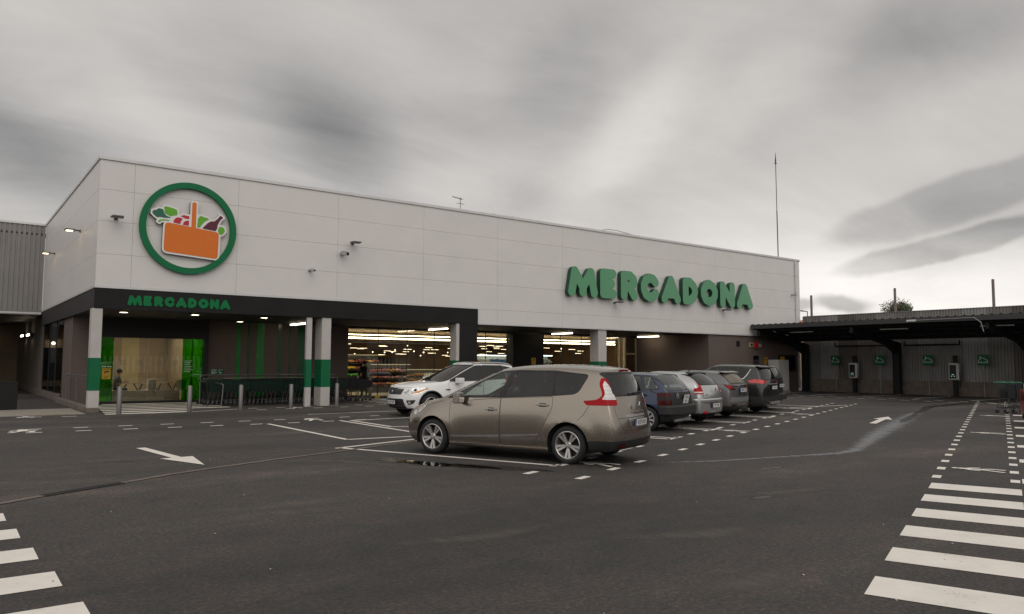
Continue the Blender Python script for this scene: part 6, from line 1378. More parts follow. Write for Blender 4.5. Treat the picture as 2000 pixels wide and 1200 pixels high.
def x_beige(car, sp):
    wiper(car, [(-0.87, 0.05, 1.19), (-0.86, -0.2, 1.205), (-0.84, -0.45, 1.225)])
    sub(car, 'badge', 'chrome', lambda b: b.prism([(0, 0.065), (0.042, 0), (0, -0.065), (-0.042, 0)], (-0.945, 0, 0.99), (0, 1, 0), (0, 0, 1), (-0.014, 0, 0)))
    sub(car, 'badge', 'chrome', lambda b: [b.box(-0.952, -0.942, -0.16+0.05*k, -0.125+0.05*k, 0.885, 0.905) for k in range(6)])
    sub(car, 'brake_light', 'lens_red', lambda b: b.box(-0.70, -0.66, -0.2, 0.2, 1.585, 1.6))
    sub(car, 'antenna', 'trim_black', lambda b: b.bar((-0.22, 0, 1.67), (-0.27, 0, 1.695), 0.022, 0.022))
BEIGE = dict(name='people_carrier', label='beige seven-seat people carrier with red and white boomerang tail lights', loc=(0, 0, 0), heading=0, paint='paint_beige',
    wb=2.84, tyre=0.325, rim=0.238, hw=0.905, tyre_y=0.895, arch=0.385,
    rows=[([(-.9, .27), (-.5, .23), (-.2, .17), (2.9, .17), (3.4, .21)], [(-.9, .84), (3.4, .84)]),
          ([(-.9, .36), (0, .30), (3.4, .30)], [(-.9, .885), (0, .878), (3.4, .88)]),
          ([(-.9, .50), (0, .46), (3.4, .46)], [(-.9, .905), (0, .905), (1.4, .892), (2.8, .905)]),
          ([(-.9, .76), (0, .76), (2.8, .72), (3.4, .66)], [(-.9, .90), (0, .915), (1.4, .905), (2.8, .91)]),
          ([(-.72, 1.16), (-.3, 1.17), (.29, 1.135), (1.35, 1.07), (2.18, 1.035), (2.75, .995), (3.1, .92), (3.32, .83)], [(-.72, .84), (0, .885), (2.2, .872), (2.8, .83), (3.3, .76)]),
          ([(-.6, 1.54), (-.3, 1.585), (.3, 1.62), (1.0, 1.605), (1.45, 1.55)], [(-.6, .62), (0, .665), (1.0, .665), (1.45, .635)])],
    xr=[-.80, -.83, -.84, -.80, -.70, -.55], bowr=[.11, .12, .13, .13, .14, .14], xf=[3.40, 3.48, 3.51, 3.51, 3.44, 1.48], bowf=[.30, .33, .35, .33, .28, .17],
    taper=[(-.85, .93), (-.68, .965), (-.4, .995), (0, 1), (2.9, 1), (3.15, .965), (3.4, .86)], roofc=.075, hoodc=.06, cowlbow=.22, cowl=2.72, belt=1.05,
    stations=[-.70, -.65, -.52, -.3, 0, .4, .8, 1.2, 1.6, 2.0, 2.4, 2.95, 3.14, 3.36, 3.44],
    trim=[('side', rnd([(2.53, 1.055, .01), (1.35, 1.085, .01), (.3, 1.14, .02), (-.19, 1.185, .12), (-.32, 1.515, .06), (.33, 1.58, .05), (1.2, 1.575, .05), (1.44, 1.562, .05), (1.83, 1.385, .3)], .02), 1), ('side', [(-1.1, .1), (-.36, .1), (-.36, .40), (-1.1, .425)], 1), ('rear', [(-.95, .1), (.95, .1), (.95, .42), (-.95, .42)], 1),
          ('side', [(2.42, .345), (1.37, .395), (1.37, .43), (2.42, .37)], 3), ('side', [(1.33, .405), (.58, .46), (.54, .49), (1.33, .435)], 3),
          ('rear', rnd([(.42, .80), (.42, .842), (-.42, .842), (-.42, .80)], .01), 4), ('rear', rnd([(-.36, .785), (.36, .785), (.31, .62), (-.31, .62)], .06), 4), ('front', [(-.55, .28), (.55, .28), (.62, .5), (-.62, .5)], 1), ('side', [(2.3, .1), (2.3, .195), (.5, .195), (.5, .1)], 1)],
    seams=[('rear', rnd([(.70, 1.02), (.70, .82), (.56, .58), (-.56, .58), (-.70, .82), (-.70, 1.02)], .08)), ('rear', [(.67, .79), (-.67, .79)]), ('side', [(-.40, 1.0), (-.31, .86), (-.19, .735)]),
            ('side', [(2.62, .99), (2.9, .94), (3.2, .80)])],
    windows=[('side', rnd([(2.20, 1.085, .02), (1.385, 1.11, .02), (1.235, 1.545, .03), (1.42, 1.54, .06), (1.80, 1.37, .3)], .03), 'car_glass_clear', .022),
             ('side', rnd([(2.52, 1.06, .01), (2.26, 1.085, .01), (1.98, 1.25, .02), (2.05, 1.245, .01)], .01), 'car_glass_dark', .016),
             ('side', rnd([(1.29, 1.115, .02), (.31, 1.16, .02), (.37, 1.555, .02), (1.10, 1.56, .02)], .02), 'car_glass_dark', .022),
             ('side', rnd([(.265, 1.165, .02), (-.17, 1.205, .12), (-.30, 1.50, .06), (.32, 1.555, .02)], .02), 'car_glass_dark', .02),
             ('rear', rnd([(-.67, 1.175, .08), (.67, 1.175, .08), (.62, 1.53, .05), (-.62, 1.53, .05)], .06), 'car_glass_dark', .028),
             ('front', rnd([(-.76, 1.05, .05), (.76, 1.05, .05), (.58, 1.535, .07), (-.58, 1.535, .07)], .05), 'car_glass_clear', .03)],
    lamps=[(('rear', 45), rnd([(.42, 1.075, .03), (.37, 1.005, .02), (-.13, 1.005, .02), (-.12, 1.10, .0), (-.04, 1.30, .1), (.035, 1.455, .03), (.10, 1.46, .04), (.155, 1.36, .1), (.135, 1.17, .1), (.22, 1.10, .06)], .03), 'lens_red', 'taillight',
             [(rnd([(-.12, 1.10, .01), (.16, 1.105, .03), (.095, 1.19, .06), (.11, 1.34, .06), (.065, 1.42, .03), (.0, 1.34, .06)], .02), 'lens_white')]),
           (('front', 48), rnd([(-2.06, .76), (-1.96, .70), (-1.80, .79), (-1.72, .90), (-1.88, .90)], .03), 'lens_clear', 'headlight', []),
           ('rear', rnd([(.50, .30), (.72, .30), (.72, .37), (.50, .37)], .02), 'lens_dark_red', 'reflector', []), ('rear', rnd([(-.72, .30), (-.50, .30), (-.50, .37), (-.72, .37)], .02), 'lens_dark_red', 'reflector', [])],
    doors=[(rnd([(2.45, .985, .03), (1.345, 1.075, .01), (1.375, .47, .1), (1.36, .26, .03), (2.42, .235, .06)], .03), 1.54, .875),
           (rnd([(1.33, 1.077, .01), (.29, 1.125, .02), (.29, .95, .1), (.52, .52, .15), (.70, .28, .06), (1.345, .26, .03)], .03), .48, .985)],
    flare=.016, mirsize=(.065, .10, .10), mirror=(2.17, 1.065, 'mirror_case'), plates=[(-.966, 0, .705, '4132 DDJ', -4, True, 'eu')], extra=x_beige, lip=0.0)

def mk(wb, ro, fo, hw, H, ty, belt, cowl, xt, xrr, xbr, bump=.55, hoodf=.78, drop=.06, rw=.72, **k):
    """common body plan: wheelbase, overhangs, half width, height, tyre radius, belt (rear, front), cowl, screen top, roof end, belt end"""
    b0, b1 = belt; xb = -ro; xf = wb+fo-.3; rl = H-.06
    d = dict(wb=wb, tyre=ty, rim=ty*.70, hw=hw, tyre_y=hw-.012, arch=ty+.055, flare=.012, loc=(0, 0, 0), heading=0,
        rows=[([(xb, .28), (-.5, .24), (-.2, .19), (wb+.2, .19), (xf, .22)], hw-.06), ([(xb, .37), (0, .32), (xf, .33)], hw-.02), ([(xb, .52), (0, .48), (xf, .48)], hw-.004),
              ([(xb, bump+.2), (0, .76), (wb, .72), (xf, .66)], [(xb, hw-.01), (wb, hw)]),
              ([(xbr, b0), (wb*.4, b0*.6+b1*.4), (cowl-.3, b1+.005), (cowl, b1-.02), (cowl+(xf-cowl)*.5, (b1+hoodf)/2+.03), (xf, hoodf)], [(xbr, hw-.06), (0, hw-.03), (cowl, hw-.06), (xf, hw-.15)]),
              ([(xrr, rl-drop), (xrr+.4, rl-drop*.35), (wb*.5, rl), (xt, rl-.05)], [(xrr, hw*rw-.03), (0.3, hw*rw), (xt, hw*rw-.03)])],
        xr=[xb+.14, xb+.1, xb+.1, xb+.1, xbr, xrr], bowr=[.10, .11, .12, .12, .12, .10], xf=[xf-.05, xf+.02, xf+.04, xf+.03, xf, xt], bowf=[.25, .27, .28, .26, .24, .14],
        taper=[(xb+.1, .92), (xb+.25, .965), (xb+.5, .995), (0, 1), (wb+.1, 1), (xf-.2, .96), (xf+.05, .85)], roofc=.06, hoodc=.05, cowlbow=.2, cowl=cowl, belt=b1,
        stations=[xbr, xbr+.05, xbr+.18, xbr+.4, xbr+.8, xbr+1.2, xbr+1.6, cowl-.75, cowl-.35, cowl+.25, (cowl+xf)/2+.05, xf-.2, xf-.06, xf])
    d.update(k); return d
def side_glass(beltf, beltr, x0, x1, xtop0, xtop1, ztop, splits):
    """side windows between x0 (front) and x1 (rear) cut by pillars"""
    out = []; 
    return out

# white compact suv, nose to the left
def x_white(car, sp):
    for y in (.60, -.60):
        m = MB(); m.tube([(.98, y, 1.60), (.85, y, 1.645), (.5, y, 1.672), (-.1, y, 1.668), (-.45, y*.98, 1.63), (-.58, y*.98, 1.575)], .022, 8); m.build('roof_rail', 'alloy', car, smooth=True, angle=80)
    sub(car, 'badge', 'chrome', lambda b: b.lathe([(0.001, .0), (.035, 0), (.045, -.012)], (3.595, 0, .765), (1, 0, 0), 20))
    for s in (1, -1): sub(car, 'side_vent', 'trim_black', lambda b: b.box(2.02, 2.17, s*.893, s*.918, .80, .835))
    m = MB(); m.bar((1.78, .1, 1.12), (2.0, .75, 1.06), .018); m.bar((1.8, -.6, 1.12), (2.0, .1, 1.06), .018); m.build('wiper', 'trim_black', car)
def disc(y, z, r): return [(y+r*math.cos(2*math.pi*k/14), z+r*math.sin(2*math.pi*k/14)) for k in range(14)]
WHITE = mk(2.69, .85, .90, .92, 1.68, .355, (1.14, 1.06), 2.15, .95, -.62, -.74, hoodf=.90, rw=.73, name='suv', label='white compact suv with silver roof rails, nose towards the shop entrance', paint='paint_white',
    trim=[('front', rnd([(-.48, .86), (.48, .86), (.39, .67), (-.39, .67)], .03), 1), ('front', rnd([(-.5, .545), (.5, .545), (.58, .245), (-.58, .245)], .05), 1),
          ('front', rnd([(.60, .50), (.84, .52), (.80, .40), (.68, .35)], .03), 1), ('front', rnd([(-.60, .50), (-.84, .52), (-.80, .40), (-.68, .35)], .03), 1),
          ('front', [(-.95, .1), (.95, .1), (.95, .245), (-.95, .245)], 1), ('side', [(3.6, .1), (2.2, .1), (2.2, .28), (.4, .28), (.4, .1)], 1), ('side', [(3.6, .1), (3.0, .1), (3.0, .27), (3.6, .25)], 1), ('side', [(-1, .1), (-.35, .1), (-.35, .45), (-1, .45)], 1),
          ('top', [(.9, -.56), (.9, .56), (-.5, .56), (-.5, -.56)], 1), ('front', [(-.62, .25), (.62, .25), (.5, .17), (-.5, .17)], 4)],
    strips=[('front', [(-.47, .862), (.47, .862)], .03, 2)]+[('front', [(-.4, z), (.4, z)], .008, 3) for z in (.71, .75, .79, .825)]+[('front', [(-.5, z), (.5, z)], .006, 3) for z in (.30, .34)], lip=.035, seams=[('front', [(-.8, .885), (.8, .885)]), ('top', [(3.1, .62), (2.3, .70)]), ('top', [(3.1, -.62), (2.3, -.70)])],
    windows=[('side', rnd([(1.98, 1.09, .02), (.78, 1.12, .02), (.70, 1.555, .02), (.92, 1.55, .06), (1.35, 1.38, .3)], .03), 'car_glass_dark', .03), ('side', rnd([(.72, 1.125, .02), (-.2, 1.17, .02), (-.15, 1.555, .02), (.65, 1.56, .02)], .03), 'car_glass_dark', .03),
             ('side', rnd([(-.27, 1.18, .02), (-.52, 1.24, .06), (-.5, 1.49, .05), (-.2, 1.55, .02)], .03), 'car_glass_dark', .02),
             ('rear', rnd([(-.66, 1.2), (.66, 1.2), (.56, 1.53), (-.56, 1.53)], .06), 'car_glass_dark', .03), ('front', rnd([(-.78, 1.085, .04), (.78, 1.085, .04), (.62, 1.575, .05), (-.62, 1.575, .05)], .05), 'car_glass_dark', .03)],
    lamps=[(('front', 40), rnd([(-1.86, .755), (-1.66, .645), (-1.35, .70), (-1.10, .85), (-1.12, .91), (-1.5, .89)], .05), 'lens_clear', 'headlight', [(rnd([(-1.60, .69), (-1.35, .735), (-1.12, .86), (-1.22, .855), (-1.45, .77)], .02), 'lens_amber'), (disc(-1.47, .815, .045), 'lens_smoke')]),
           ('front', disc(.71, .435, .04), 'lens_clear', 'fog_lamp', []), ('front', disc(-.71, .435, .04), 'lens_clear', 'fog_lamp', []),
           ('rear', rnd([(.70, 1.2), (.88, 1.2), (.86, .85), (.68, .85)], .03), 'lens_red', 'taillight', []), ('rear', rnd([(-.70, 1.2), (-.88, 1.2), (-.86, .85), (-.68, .85)], .03), 'lens_red', 'taillight', [])],
    doors=[(rnd([(2.05, 1.03, .03), (.74, 1.09, .02), (.78, .45, .1), (.78, .3, .03), (2.05, .3, .06)], .03), .9, .95), (rnd([(.725, 1.09, .02), (-.28, 1.14, .03), (-.22, .9, .1), (.32, .5, .15), (.45, .3, .05), (.765, .3, .03)], .03), -.1, 1.0)],
    scale=1.03, mirror=(1.74, 1.10, 'paint_white'), mirsize=(.09, .14, .085), plates=[(3.615, 0, .44, '8644 GBZ', 4, False, 'eu')], handle='paint_white', extra=x_white, style=0)

# old blue hatchback
def x_blue(car, sp):
    wiper(car, [(-.585, .05, .985), (-.57, -.2, .992), (-.545, -.42, 1.01)], .03)
    m = MB(); m.lathe([(.001, .012), (.05, .012), (.055, 0), (.075, 0), (.085, -.01)], (-.63, .36, .86), (-1, 0, 0), 20); m.build('fuel_cap', 'trim_grey', car, smooth=True)
    sub(car, 'badge', 'chrome', lambda b: b.box(-.655, -.64, -.03, .03, .83, .85))
    sub(car, 'tow_bar', 'alloy', lambda b: [b.bar((-.60, .5, .27), (-.60, -.45, .27), .05, .06), b.bar((-.6, 0, .28), (-.78, 0, .34), .035), b.ball((-.78, 0, .37), .03)])
    sub(car, 'bumper', 'bumper_grey', lambda b: b.prism(rnd([(-.50, .90), (-.66, .82), (-.74, .5), (-.74, -.5), (-.66, -.82), (-.50, -.90), (-.3, -.87), (-.3, .87)], .08), (0, 0, .40), (1, 0, 0), (0, 1, 0), (0, 0, .24)), bevel=.04)
BLUE = mk(2.54, .66, .78, .85, 1.45, .30, (.99, .95), 2.0, 1.0, -.18, -.52, hoodf=.76, drop=.05, rw=.76, bump=.5, scale=1.035, name='hatchback', label='old dark blue hatchback with a black tailgate panel and square number plate', paint='paint_blue',
    trim=[('rear', rnd([(-.80, .58), (.80, .58), (.80, .955), (-.80, .955)], .03), 1), ('side', [(-.9, .1), (-.33, .1), (-.33, .42), (-.9, .42)], 1), ('rear', [(-.9, .1), (.9, .1), (.9, .45), (-.9, .45)], 1), ('side', [(2.2, .50), (.4, .50), (.4, .56), (2.2, .56)], 1)],
    seams=[('rear', [(.72, 1.36), (.80, .98), (.78, .6)]), ('rear', [(-.72, 1.36), (-.80, .98), (-.78, .6)])],
    windows=[('side', rnd([(1.75, .99, .02), (.80, 1.005, .02), (.86, 1.34, .03), (1.05, 1.34, .05)], .03), 'car_glass_clear', .02), ('side', rnd([(.73, 1.01, .02), (.12, 1.02, .02), (.22, 1.34, .03), (.80, 1.345, .03)], .03), 'car_glass_clear', .02),
             ('side', rnd([(.06, 1.025, .02), (-.30, 1.04, .02), (-.02, 1.33, .03), (.15, 1.34, .03)], .02), 'car_glass_hazy', .025),
             ('rear', rnd([(-.70, 1.0, .05), (.70, 1.0, .05), (.62, 1.375, .06), (-.62, 1.375, .06)], .05), 'car_glass_hazy', .015), ('front', rnd([(-.68, .99, .04), (.68, .99, .04), (.56, 1.35, .05), (-.56, 1.35, .05)], .05), 'car_glass_clear', .03)],
    lamps=[(('rear', 48), rnd([(.34, .94), (.34, .63), (-.0, .63), (-.0, .94)], .015), 'lens_dark_red', 'taillight', [([(.34, .84), (.34, .77), (.02, .77), (.02, .84)], 'lens_smoke')])],
    doors=[(rnd([(1.80, .95, .03), (.77, .98, .02), (.78, .3, .03), (1.82, .28, .05)], .03), .9, .86), (rnd([(.755, .98, .02), (.0, .985, .02), (.05, .8, .1), (.3, .5, .1), (.42, .28, .05), (.765, .28, .03)], .03), .1, .88)],
    mirror=(1.60, 1.02, 'trim_black'), plates=[(-.672, -.05, .78, 'L-7221|AH', -12, True, 'square')], handle='trim_black', cover='hubcap', wstyle='single', spokes=9, extra=x_blue)

# silver hatchback with the red arcs
def x_silver(car, sp):
    wiper(car, [(-.60, -.1, 1.09), (-.55, -.3, 1.10), (-.50, -.45, 1.12)], .025)
    sub(car, 'spoiler', 'trim_black', lambda b: b.prism(rnd([(-.60, 0), (.60, 0), (.56, .16), (-.56, .16)], .06), (-.33, 0, 1.37), (0, 1, 0), (1, 0, .22), (0, 0, .03)), bevel=.012)
    sub(car, 'badge', 'chrome', lambda b: [b.prism([(-.07, -.03), (0, .03), (.07, -.03), (.07, -.005), (0, .055), (-.07, -.005)], (-.80, 0, .90+d), (0, 1, 0), (0, 0, 1), (-.012, 0, 0)) for d in (0, .055)])
    sub(car, 'badge', 'dark_metal', lambda b: b.box(-.80, -.792, .5, .62, .80, .825))
    sub(car, 'bumper', 'paint_silver', lambda b: b.prism(rnd([(-.60, .87), (-.74, .74), (-.845, .4), (-.86, 0), (-.845, -.4), (-.74, -.74), (-.60, -.87), (-.45, -.82), (-.45, .82)], .1), (0, 0, .60), (1, 0, 0), (0, 1, 0), (0, 0, .11)), bevel=.035)
    sub(car, 'antenna', 'trim_black', lambda b: b.bar((-.02, 0, 1.43), (-.1, 0, 1.50), .02))
    for s in (1,): sub(car, 'fog_lamp', 'lens_red', lambda b: b.ball((-.74, s*.52, .33), .075, (.5, 1.3, .75), seg=14), smooth=True)
SILVER = mk(2.61, .80, .90, .885, 1.46, .315, (1.07, .98), 2.15, 1.0, -.28, -.60, hoodf=.78, drop=.07, rw=.70, scale=1.035, name='hatchback', label='silver hatchback with red tail lights running up its rear pillars', paint='paint_silver',
    trim=[('rear', [(-.95, .1), (.95, .1), (.95, .32), (-.95, .32)], 1), ('side', [(-1, .1), (-.37, .1), (-.37, .32), (-1, .32)], 1)],
    seams=[('rear', rnd([(.64, .98), (.62, .72), (-.62, .72), (-.64, .98)], .04))],
    windows=[('side', rnd([(1.9, 1.03, .02), (.85, 1.05, .02), (.85, 1.355, .03), (1.1, 1.35, .1)], .03), 'car_glass_dark', .02), ('side', rnd([(.78, 1.055, .02), (-.12, 1.12, .08), (.05, 1.34, .1), (.78, 1.36, .03)], .03), 'car_glass_dark', .02),
             ('rear', rnd([(-.66, 1.085, .06), (.66, 1.085, .06), (.56, 1.385, .08), (-.56, 1.385, .08)], .06), 'car_glass_dark', .02), ('front', rnd([(-.7, 1.02, .04), (.7, 1.02, .04), (.54, 1.36, .05), (-.54, 1.36, .05)], .05), 'car_glass_clear', .03)],
    lamps=[(('rear', 35), rnd([(.36, .98, .02), (.36, .83, .02), (.06, .83, .02), (.10, 1.0, .05), (.17, 1.18, .1), (.20, 1.36, .02), (.245, 1.36, .02), (.235, 1.18, .1), (.19, 1.03, .05)], .02), 'lens_red', 'taillight', [([(.38, .90), (.38, .865), (.08, .865), (.085, .90)], 'lens_white')])],
    doors=[(rnd([(2.0, .99, .03), (.82, 1.03, .02), (.83, .3, .03), (2.0, .3, .05)], .03), .95, .90), (rnd([(.805, 1.03, .02), (-.2, 1.09, .02), (-.1, .85, .1), (.3, .5, .12), (.42, .3, .05), (.815, .3, .03)], .03), 0, .94)],
    mirror=(1.72, 1.05, 'paint_silver'), plates=[(-.83, 0, .515, '5271 FBK', 0, True, 'eu')], handle='paint_silver', cover='hubcap', wstyle='single', spokes=7, extra=x_silver)

# dusty grey hatchback
def x_grey(car, sp):
    wiper(car, [(-.70, -.12, 1.075), (-.66, -.3, 1.085), (-.62, -.45, 1.10)], .025)
    sub(car, 'spoiler', 'paint_grey', lambda b: b.prism(rnd([(-.60, 0), (.60, 0), (.64, .22), (-.64, .22)], .05), (-.52, 0, 1.375), (0, 1, 0), (1, 0, .16), (0, 0, .028)), bevel=.01)
    sub(car, 'lettering', 'dark_metal', lambda b: [b.box(-.865, -.855, -.25+.1*k, -.18+.1*k, .985, 1.02) for k in range(5)])
    sub(car, 'handle', 'trim_black', lambda b: b.box(-.885, -.86, -.32, .32, .735, .775), bevel=.01)
    for s in (1, -1): sub(car, 'reflector', 'lens_dark_red', lambda b: b.box(-.86, -.80, s*.62-.12, s*.62+.12, .42, .455))
    sub(car, 'exhaust', 'chrome', lambda b: b.cyl((-.6, -.5, .27), (-.86, -.5, .26), .035))
GREY = mk(2.65, .84, .87, .895, 1.47, .325, (1.05, .97), 2.15, 1.0, -.36, -.72, hoodf=.78, drop=.05, rw=.72, scale=1.035, name='hatchback', label='dusty grey hatchback with a dirt covered rear window', paint='paint_grey',
    trim=[('rear', [(-.95, .1), (.95, .1), (.95, .40), (-.95, .40)], 1), ('side', [(-1, .1), (-.38, .1), (-.38, .38), (-1, .38)], 1), ('rear', rnd([(-.72, .66), (.72, .66), (.82, .52), (-.82, .52)], .03), 3)],
    seams=[('rear', rnd([(.62, 1.04), (.60, .66), (-.60, .66), (-.62, 1.04)], .05)), ('rear', [(.86, 1.045), (-.86, 1.045)])],
    windows=[('side', rnd([(1.9, 1.02, .02), (.85, 1.05, .02), (.85, 1.365, .03), (1.1, 1.36, .1)], .03), 'car_glass_dark', .02), ('side', rnd([(.78, 1.055, .02), (-.05, 1.10, .03), (.08, 1.34, .05), (.78, 1.37, .03)], .03), 'car_glass_dark', .02),
             ('rear', rnd([(-.66, 1.085, .06), (.66, 1.085, .06), (.56, 1.385, .06), (-.56, 1.385, .06)], .06), 'car_glass_dusty', .03), ('front', rnd([(-.7, 1.01, .04), (.7, 1.01, .04), (.56, 1.37, .05), (-.56, 1.37, .05)], .05), 'car_glass_clear', .03)],
    lamps=[(('rear', 30), rnd([(.42, 1.03, .01), (.30, .86, .02), (-.02, .875, .02), (.06, .955, .01), (-.14, .965, .01), (-.14, 1.0, .01)], .01), 'lens_dark_red', 'taillight', [(rnd([(.40, 1.02), (.29, .88), (.16, 1.0)], .01), 'lens_red')])],
    doors=[(rnd([(2.0, .98, .03), (.82, 1.02, .02), (.83, .3, .03), (2.0, .3, .05)], .03), .95, .90), (rnd([(.805, 1.02, .02), (-.2, 1.06, .02), (-.1, .85, .1), (.3, .5, .12), (.42, .3, .05), (.815, .3, .03)], .03), 0, .94)],
    mirror=(1.72, 1.05, 'paint_grey'), plates=[(-.865, 0, .865, '3390 LTM', -4, True, 'eu')], handle='paint_grey', extra=x_grey)

# black suv
def x_black(car, sp):
    wiper(car, [(-.78, 0, 1.16), (-.75, -.22, 1.17), (-.72, -.36, 1.185)], .025)
    sub(car, 'spoiler', 'trim_black', lambda b: b.prism(rnd([(-.62, 0), (.62, 0), (.66, .22), (-.66, .22)], .05), (-.72, 0, 1.55), (0, 1, 0), (1, 0, .18), (0, 0, .03)), bevel=.012)
    sub(car, 'garnish', 'chrome', lambda b: b.box(-.90, -.875, -.42, .42, .985, 1.02), bevel=.006)
    sub(car, 'skid_plate', 'alloy', lambda b: b.prism([(-.55, .42), (.55, .42), (.42, .33), (-.42, .33)], (-.95, 0, 0), (0, 1, 0), (0, 0, 1), (.08, 0, 0)), bevel=.01)
    sub(car, 'exhaust', 'chrome', lambda b: b.cyl((-.6, .5, .30), (-.93, .5, .29), .04))
    sub(car, 'fin', 'trim_black', lambda b: b.prism([(0, 0), (.13, 0), (.0, .04)], (-.30, -.01, 1.655), (1, 0, 0), (0, 0, 1), (0, .02, 0)))
BLACK = mk(2.66, .92, .98, .92, 1.68, .36, (1.13, 1.04), 2.15, 1.0, -.55, -.74, hoodf=.85, drop=.05, rw=.74, bump=.62, scale=1.02, name='suv', label='black suv with pinkish tail lights and a bright strip round its rear side window', paint='paint_black',
    trim=[('rear', [(-.95, .1), (.95, .1), (.95, .60), (-.95, .60)], 1), ('side', [(-1, .1), (-.41, .1), (-.41, .60), (-1, .60)], 1), ('side', [(2.2, .1), (2.2, .34), (.4, .34), (.4, .1)], 1)],
    strips=[('side', [(.35, 1.135), (-.02, 1.15), (-.17, 1.20), (-.27, 1.32), (-.36, 1.50)], .022, 2)], lip=.04, seams=[('rear', rnd([(.72, 1.12), (.70, .64), (-.70, .64), (-.72, 1.12)], .05))],
    windows=[('side', rnd([(1.95, 1.09, .02), (.85, 1.12, .02), (.85, 1.555, .03), (1.1, 1.55, .1)], .03), 'car_glass_dark', .02), ('side', rnd([(.78, 1.125, .02), (.12, 1.16, .03), (.10, 1.56, .03), (.78, 1.56, .03)], .03), 'car_glass_dark', .02),
             ('side', rnd([(.05, 1.165, .02), (-.16, 1.23, .1), (-.34, 1.50, .05), (.04, 1.56, .02)], .03), 'car_glass_dark', .02),
             ('rear', rnd([(-.70, 1.16, .06), (.70, 1.16, .06), (.58, 1.54, .06), (-.58, 1.54, .06)], .06), 'car_glass_dark', .03), ('front', rnd([(-.74, 1.07, .04), (.74, 1.07, .04), (.6, 1.57, .05), (-.6, 1.57, .05)], .05), 'car_glass_clear', .03)],
    lamps=[(('rear', 40), rnd([(.46, 1.12, .03), (.42, 1.05, .02), (-.12, 1.02, .02), (-.16, 1.13, .02), (.30, 1.17, .03)], .02), 'lens_pink', 'taillight', [([(.0, 1.2), (.0, .9), (-.2, .9), (-.2, 1.2)], 'lens_red')])],
    doors=[(rnd([(2.0, 1.02, .03), (.82, 1.09, .02), (.83, .36, .03), (2.0, .36, .05)], .03), .95, .96), (rnd([(.805, 1.09, .02), (-.2, 1.12, .02), (-.1, .9, .1), (.33, .55, .12), (.45, .36, .05), (.815, .36, .03)], .03), 0, 1.0)],
    mirror=(1.72, 1.14, 'paint_black'), plates=[(-.925, 0, .89, '7718 JVR', -4, True, 'eu')], handle='paint_black', extra=x_black)

# dark navy estate-like car at the end of the row
def x_navy(car, sp):
    wiper(car, [(-.74, 0, 1.17), (-.72, -.3, 1.19)], .025)
    sub(car, 'bumper', 'trim_black', lambda b: b.prism(rnd([(-.70, .86), (-.86, .7), (-.90, 0), (-.86, -.7), (-.70, -.86), (-.5, -.8), (-.5, .8)], .08), (0, 0, .36), (1, 0, 0), (0, 1, 0), (0, 0, .22)), bevel=.03)
NAVY = mk(2.60, .78, .85, .87, 1.64, .32, (1.14, 1.04), 2.1, 1.1, -.50, -.70, hoodf=.85, drop=.05, rw=.74, scale=1.035, name='hatchback', label='dark navy tall hatchback, last of the row by the carport', paint='paint_navy',
    trim=[('rear', [(-.95, .1), (.95, .1), (.95, .58), (-.95, .58)], 1)],
    windows=[('side', rnd([(1.9, 1.09, .02), (.85, 1.12, .02), (.85, 1.52, .03), (1.1, 1.51, .1)], .03), 'car_glass_dark', .02), ('side', rnd([(.78, 1.125, .02), (-.3, 1.19, .04), (-.28, 1.50, .04), (.78, 1.53, .03)], .03), 'car_glass_dark', .02),
             ('rear', rnd([(-.64, 1.17, .06), (.64, 1.17, .06), (.55, 1.52, .06), (-.55, 1.52, .06)], .06), 'car_glass_hazy', .03), ('front', rnd([(-.7, 1.07, .04), (.7, 1.07, .04), (.56, 1.53, .05), (-.56, 1.53, .05)], .05), 'car_glass_clear', .03)],
    lamps=[(('rear', 40), rnd([(.30, 1.12), (.26, .76), (.08, .76), (.10, 1.12)], .03), 'lens_red', 'taillight', [])],
    doors=[(rnd([(2.0, 1.02, .03), (.82, 1.08, .02), (.83, .3, .03), (2.0, .3, .05)], .03), .95, .95), (rnd([(.805, 1.08, .02), (-.2, 1.12, .02), (-.1, .9, .1), (.3, .5, .12), (.42, .3, .05), (.815, .3, .03)], .03), 0, 1.0)],
    mirror=(1.7, 1.12, 'paint_navy'), plates=[(-.88, 0, .88, '2046 GDP', -4, True, 'eu')], handle='trim_black', extra=x_navy)
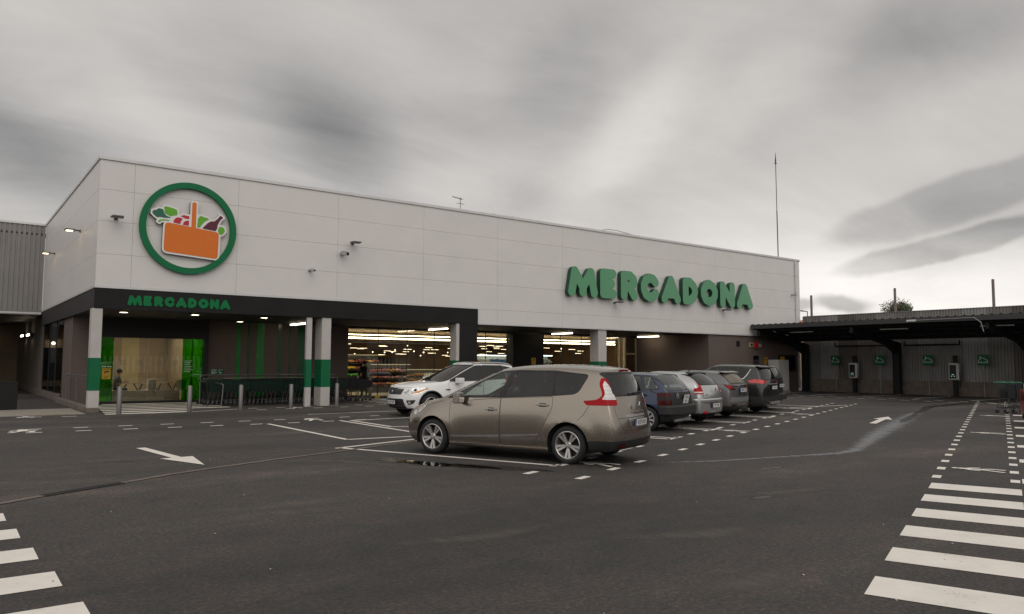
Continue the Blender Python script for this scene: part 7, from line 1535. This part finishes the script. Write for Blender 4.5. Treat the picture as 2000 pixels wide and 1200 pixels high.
RED = mk(2.5, .6, .8, .84, 1.48, .30, (1.03, .95), 2.0, 1.0, -.3, -.5, hoodf=.80, drop=.05, rw=.74, name='hatchback', label='red car of which only one rounded corner shows at the picture edge', paint='paint_red',
    windows=[('side', rnd([(1.75, .99, .02), (.80, 1.02, .02), (.86, 1.36, .03), (1.05, 1.36, .05)], .03), 'car_glass_dark', .02), ('side', rnd([(.73, 1.02, .02), (-.1, 1.06, .03), (.0, 1.36, .03), (.78, 1.37, .03)], .03), 'car_glass_dark', .02),
             ('rear', rnd([(-.62, 1.06, .05), (.62, 1.06, .05), (.52, 1.37, .06), (-.52, 1.37, .06)], .05), 'car_glass_dark', .03), ('front', rnd([(-.68, .99, .04), (.68, .99, .04), (.56, 1.37, .05), (-.56, 1.37, .05)], .05), 'car_glass_clear', .03)],
    lamps=[(('front', 45), rnd([(-1.75, .72), (-1.6, .62), (-1.35, .72), (-1.2, .86), (-1.5, .85)], .03), 'lens_white', 'headlight', []), (('rear', 45), rnd([(.25, .95), (.22, .7), (-.02, .7), (.0, .95)], .03), 'lens_dark_red', 'taillight', [])],
    doors=[(rnd([(1.85, .96, .03), (.77, .99, .02), (.78, .3, .03), (1.85, .28, .05)], .03), .9, .86)], trim=[('front', rnd([(-.4, .3), (.4, .3), (.45, .48), (-.45, .48)], .03), 1)],
    mirror=(1.60, 1.03, 'paint_red'), plates=[(3.29, 0, .42, '1165 HCN', 4, False, 'eu')], handle='paint_red', cover='hubcap', wstyle='single', spokes=8)
def place(sp, p0, heading):
    """p0: ground point under the middle of the rear axle"""
    sp['loc'] = Vector((p0[0], p0[1], 0)); sp['heading'] = R(heading); return make_car(sp)
def rear_at(p, q, heading, sp, ro):
    """set a car with the middle of its tail at (p, q) of the parking grid"""
    a = PQ(p, q); h = R(heading); return place(sp, (a.x+math.cos(h)*ro, a.y+math.sin(h)*ro), heading)
hd = R(112); place(BEIGE, (8.565+math.sin(hd)*0.895+math.cos(hd)*.05, 9.728-math.cos(hd)*0.895+math.sin(hd)*.05), 112)
place(WHITE, (15.36, 21.85), 180)
rear_at(18.95, 6.98, 108.5, BLUE, .66*1.035)
rear_at(21.5, 7.02, 106, SILVER, .80*1.035)
rear_at(24.22, 7.02, 106, GREY, .84*1.035)
rear_at(27.2, 6.78, 106, BLACK, .92*1.02)
rear_at(29.9, 7.28, 106, NAVY, .78*1.035)
rear_at(26.7, -.30, 290, RED, .6)
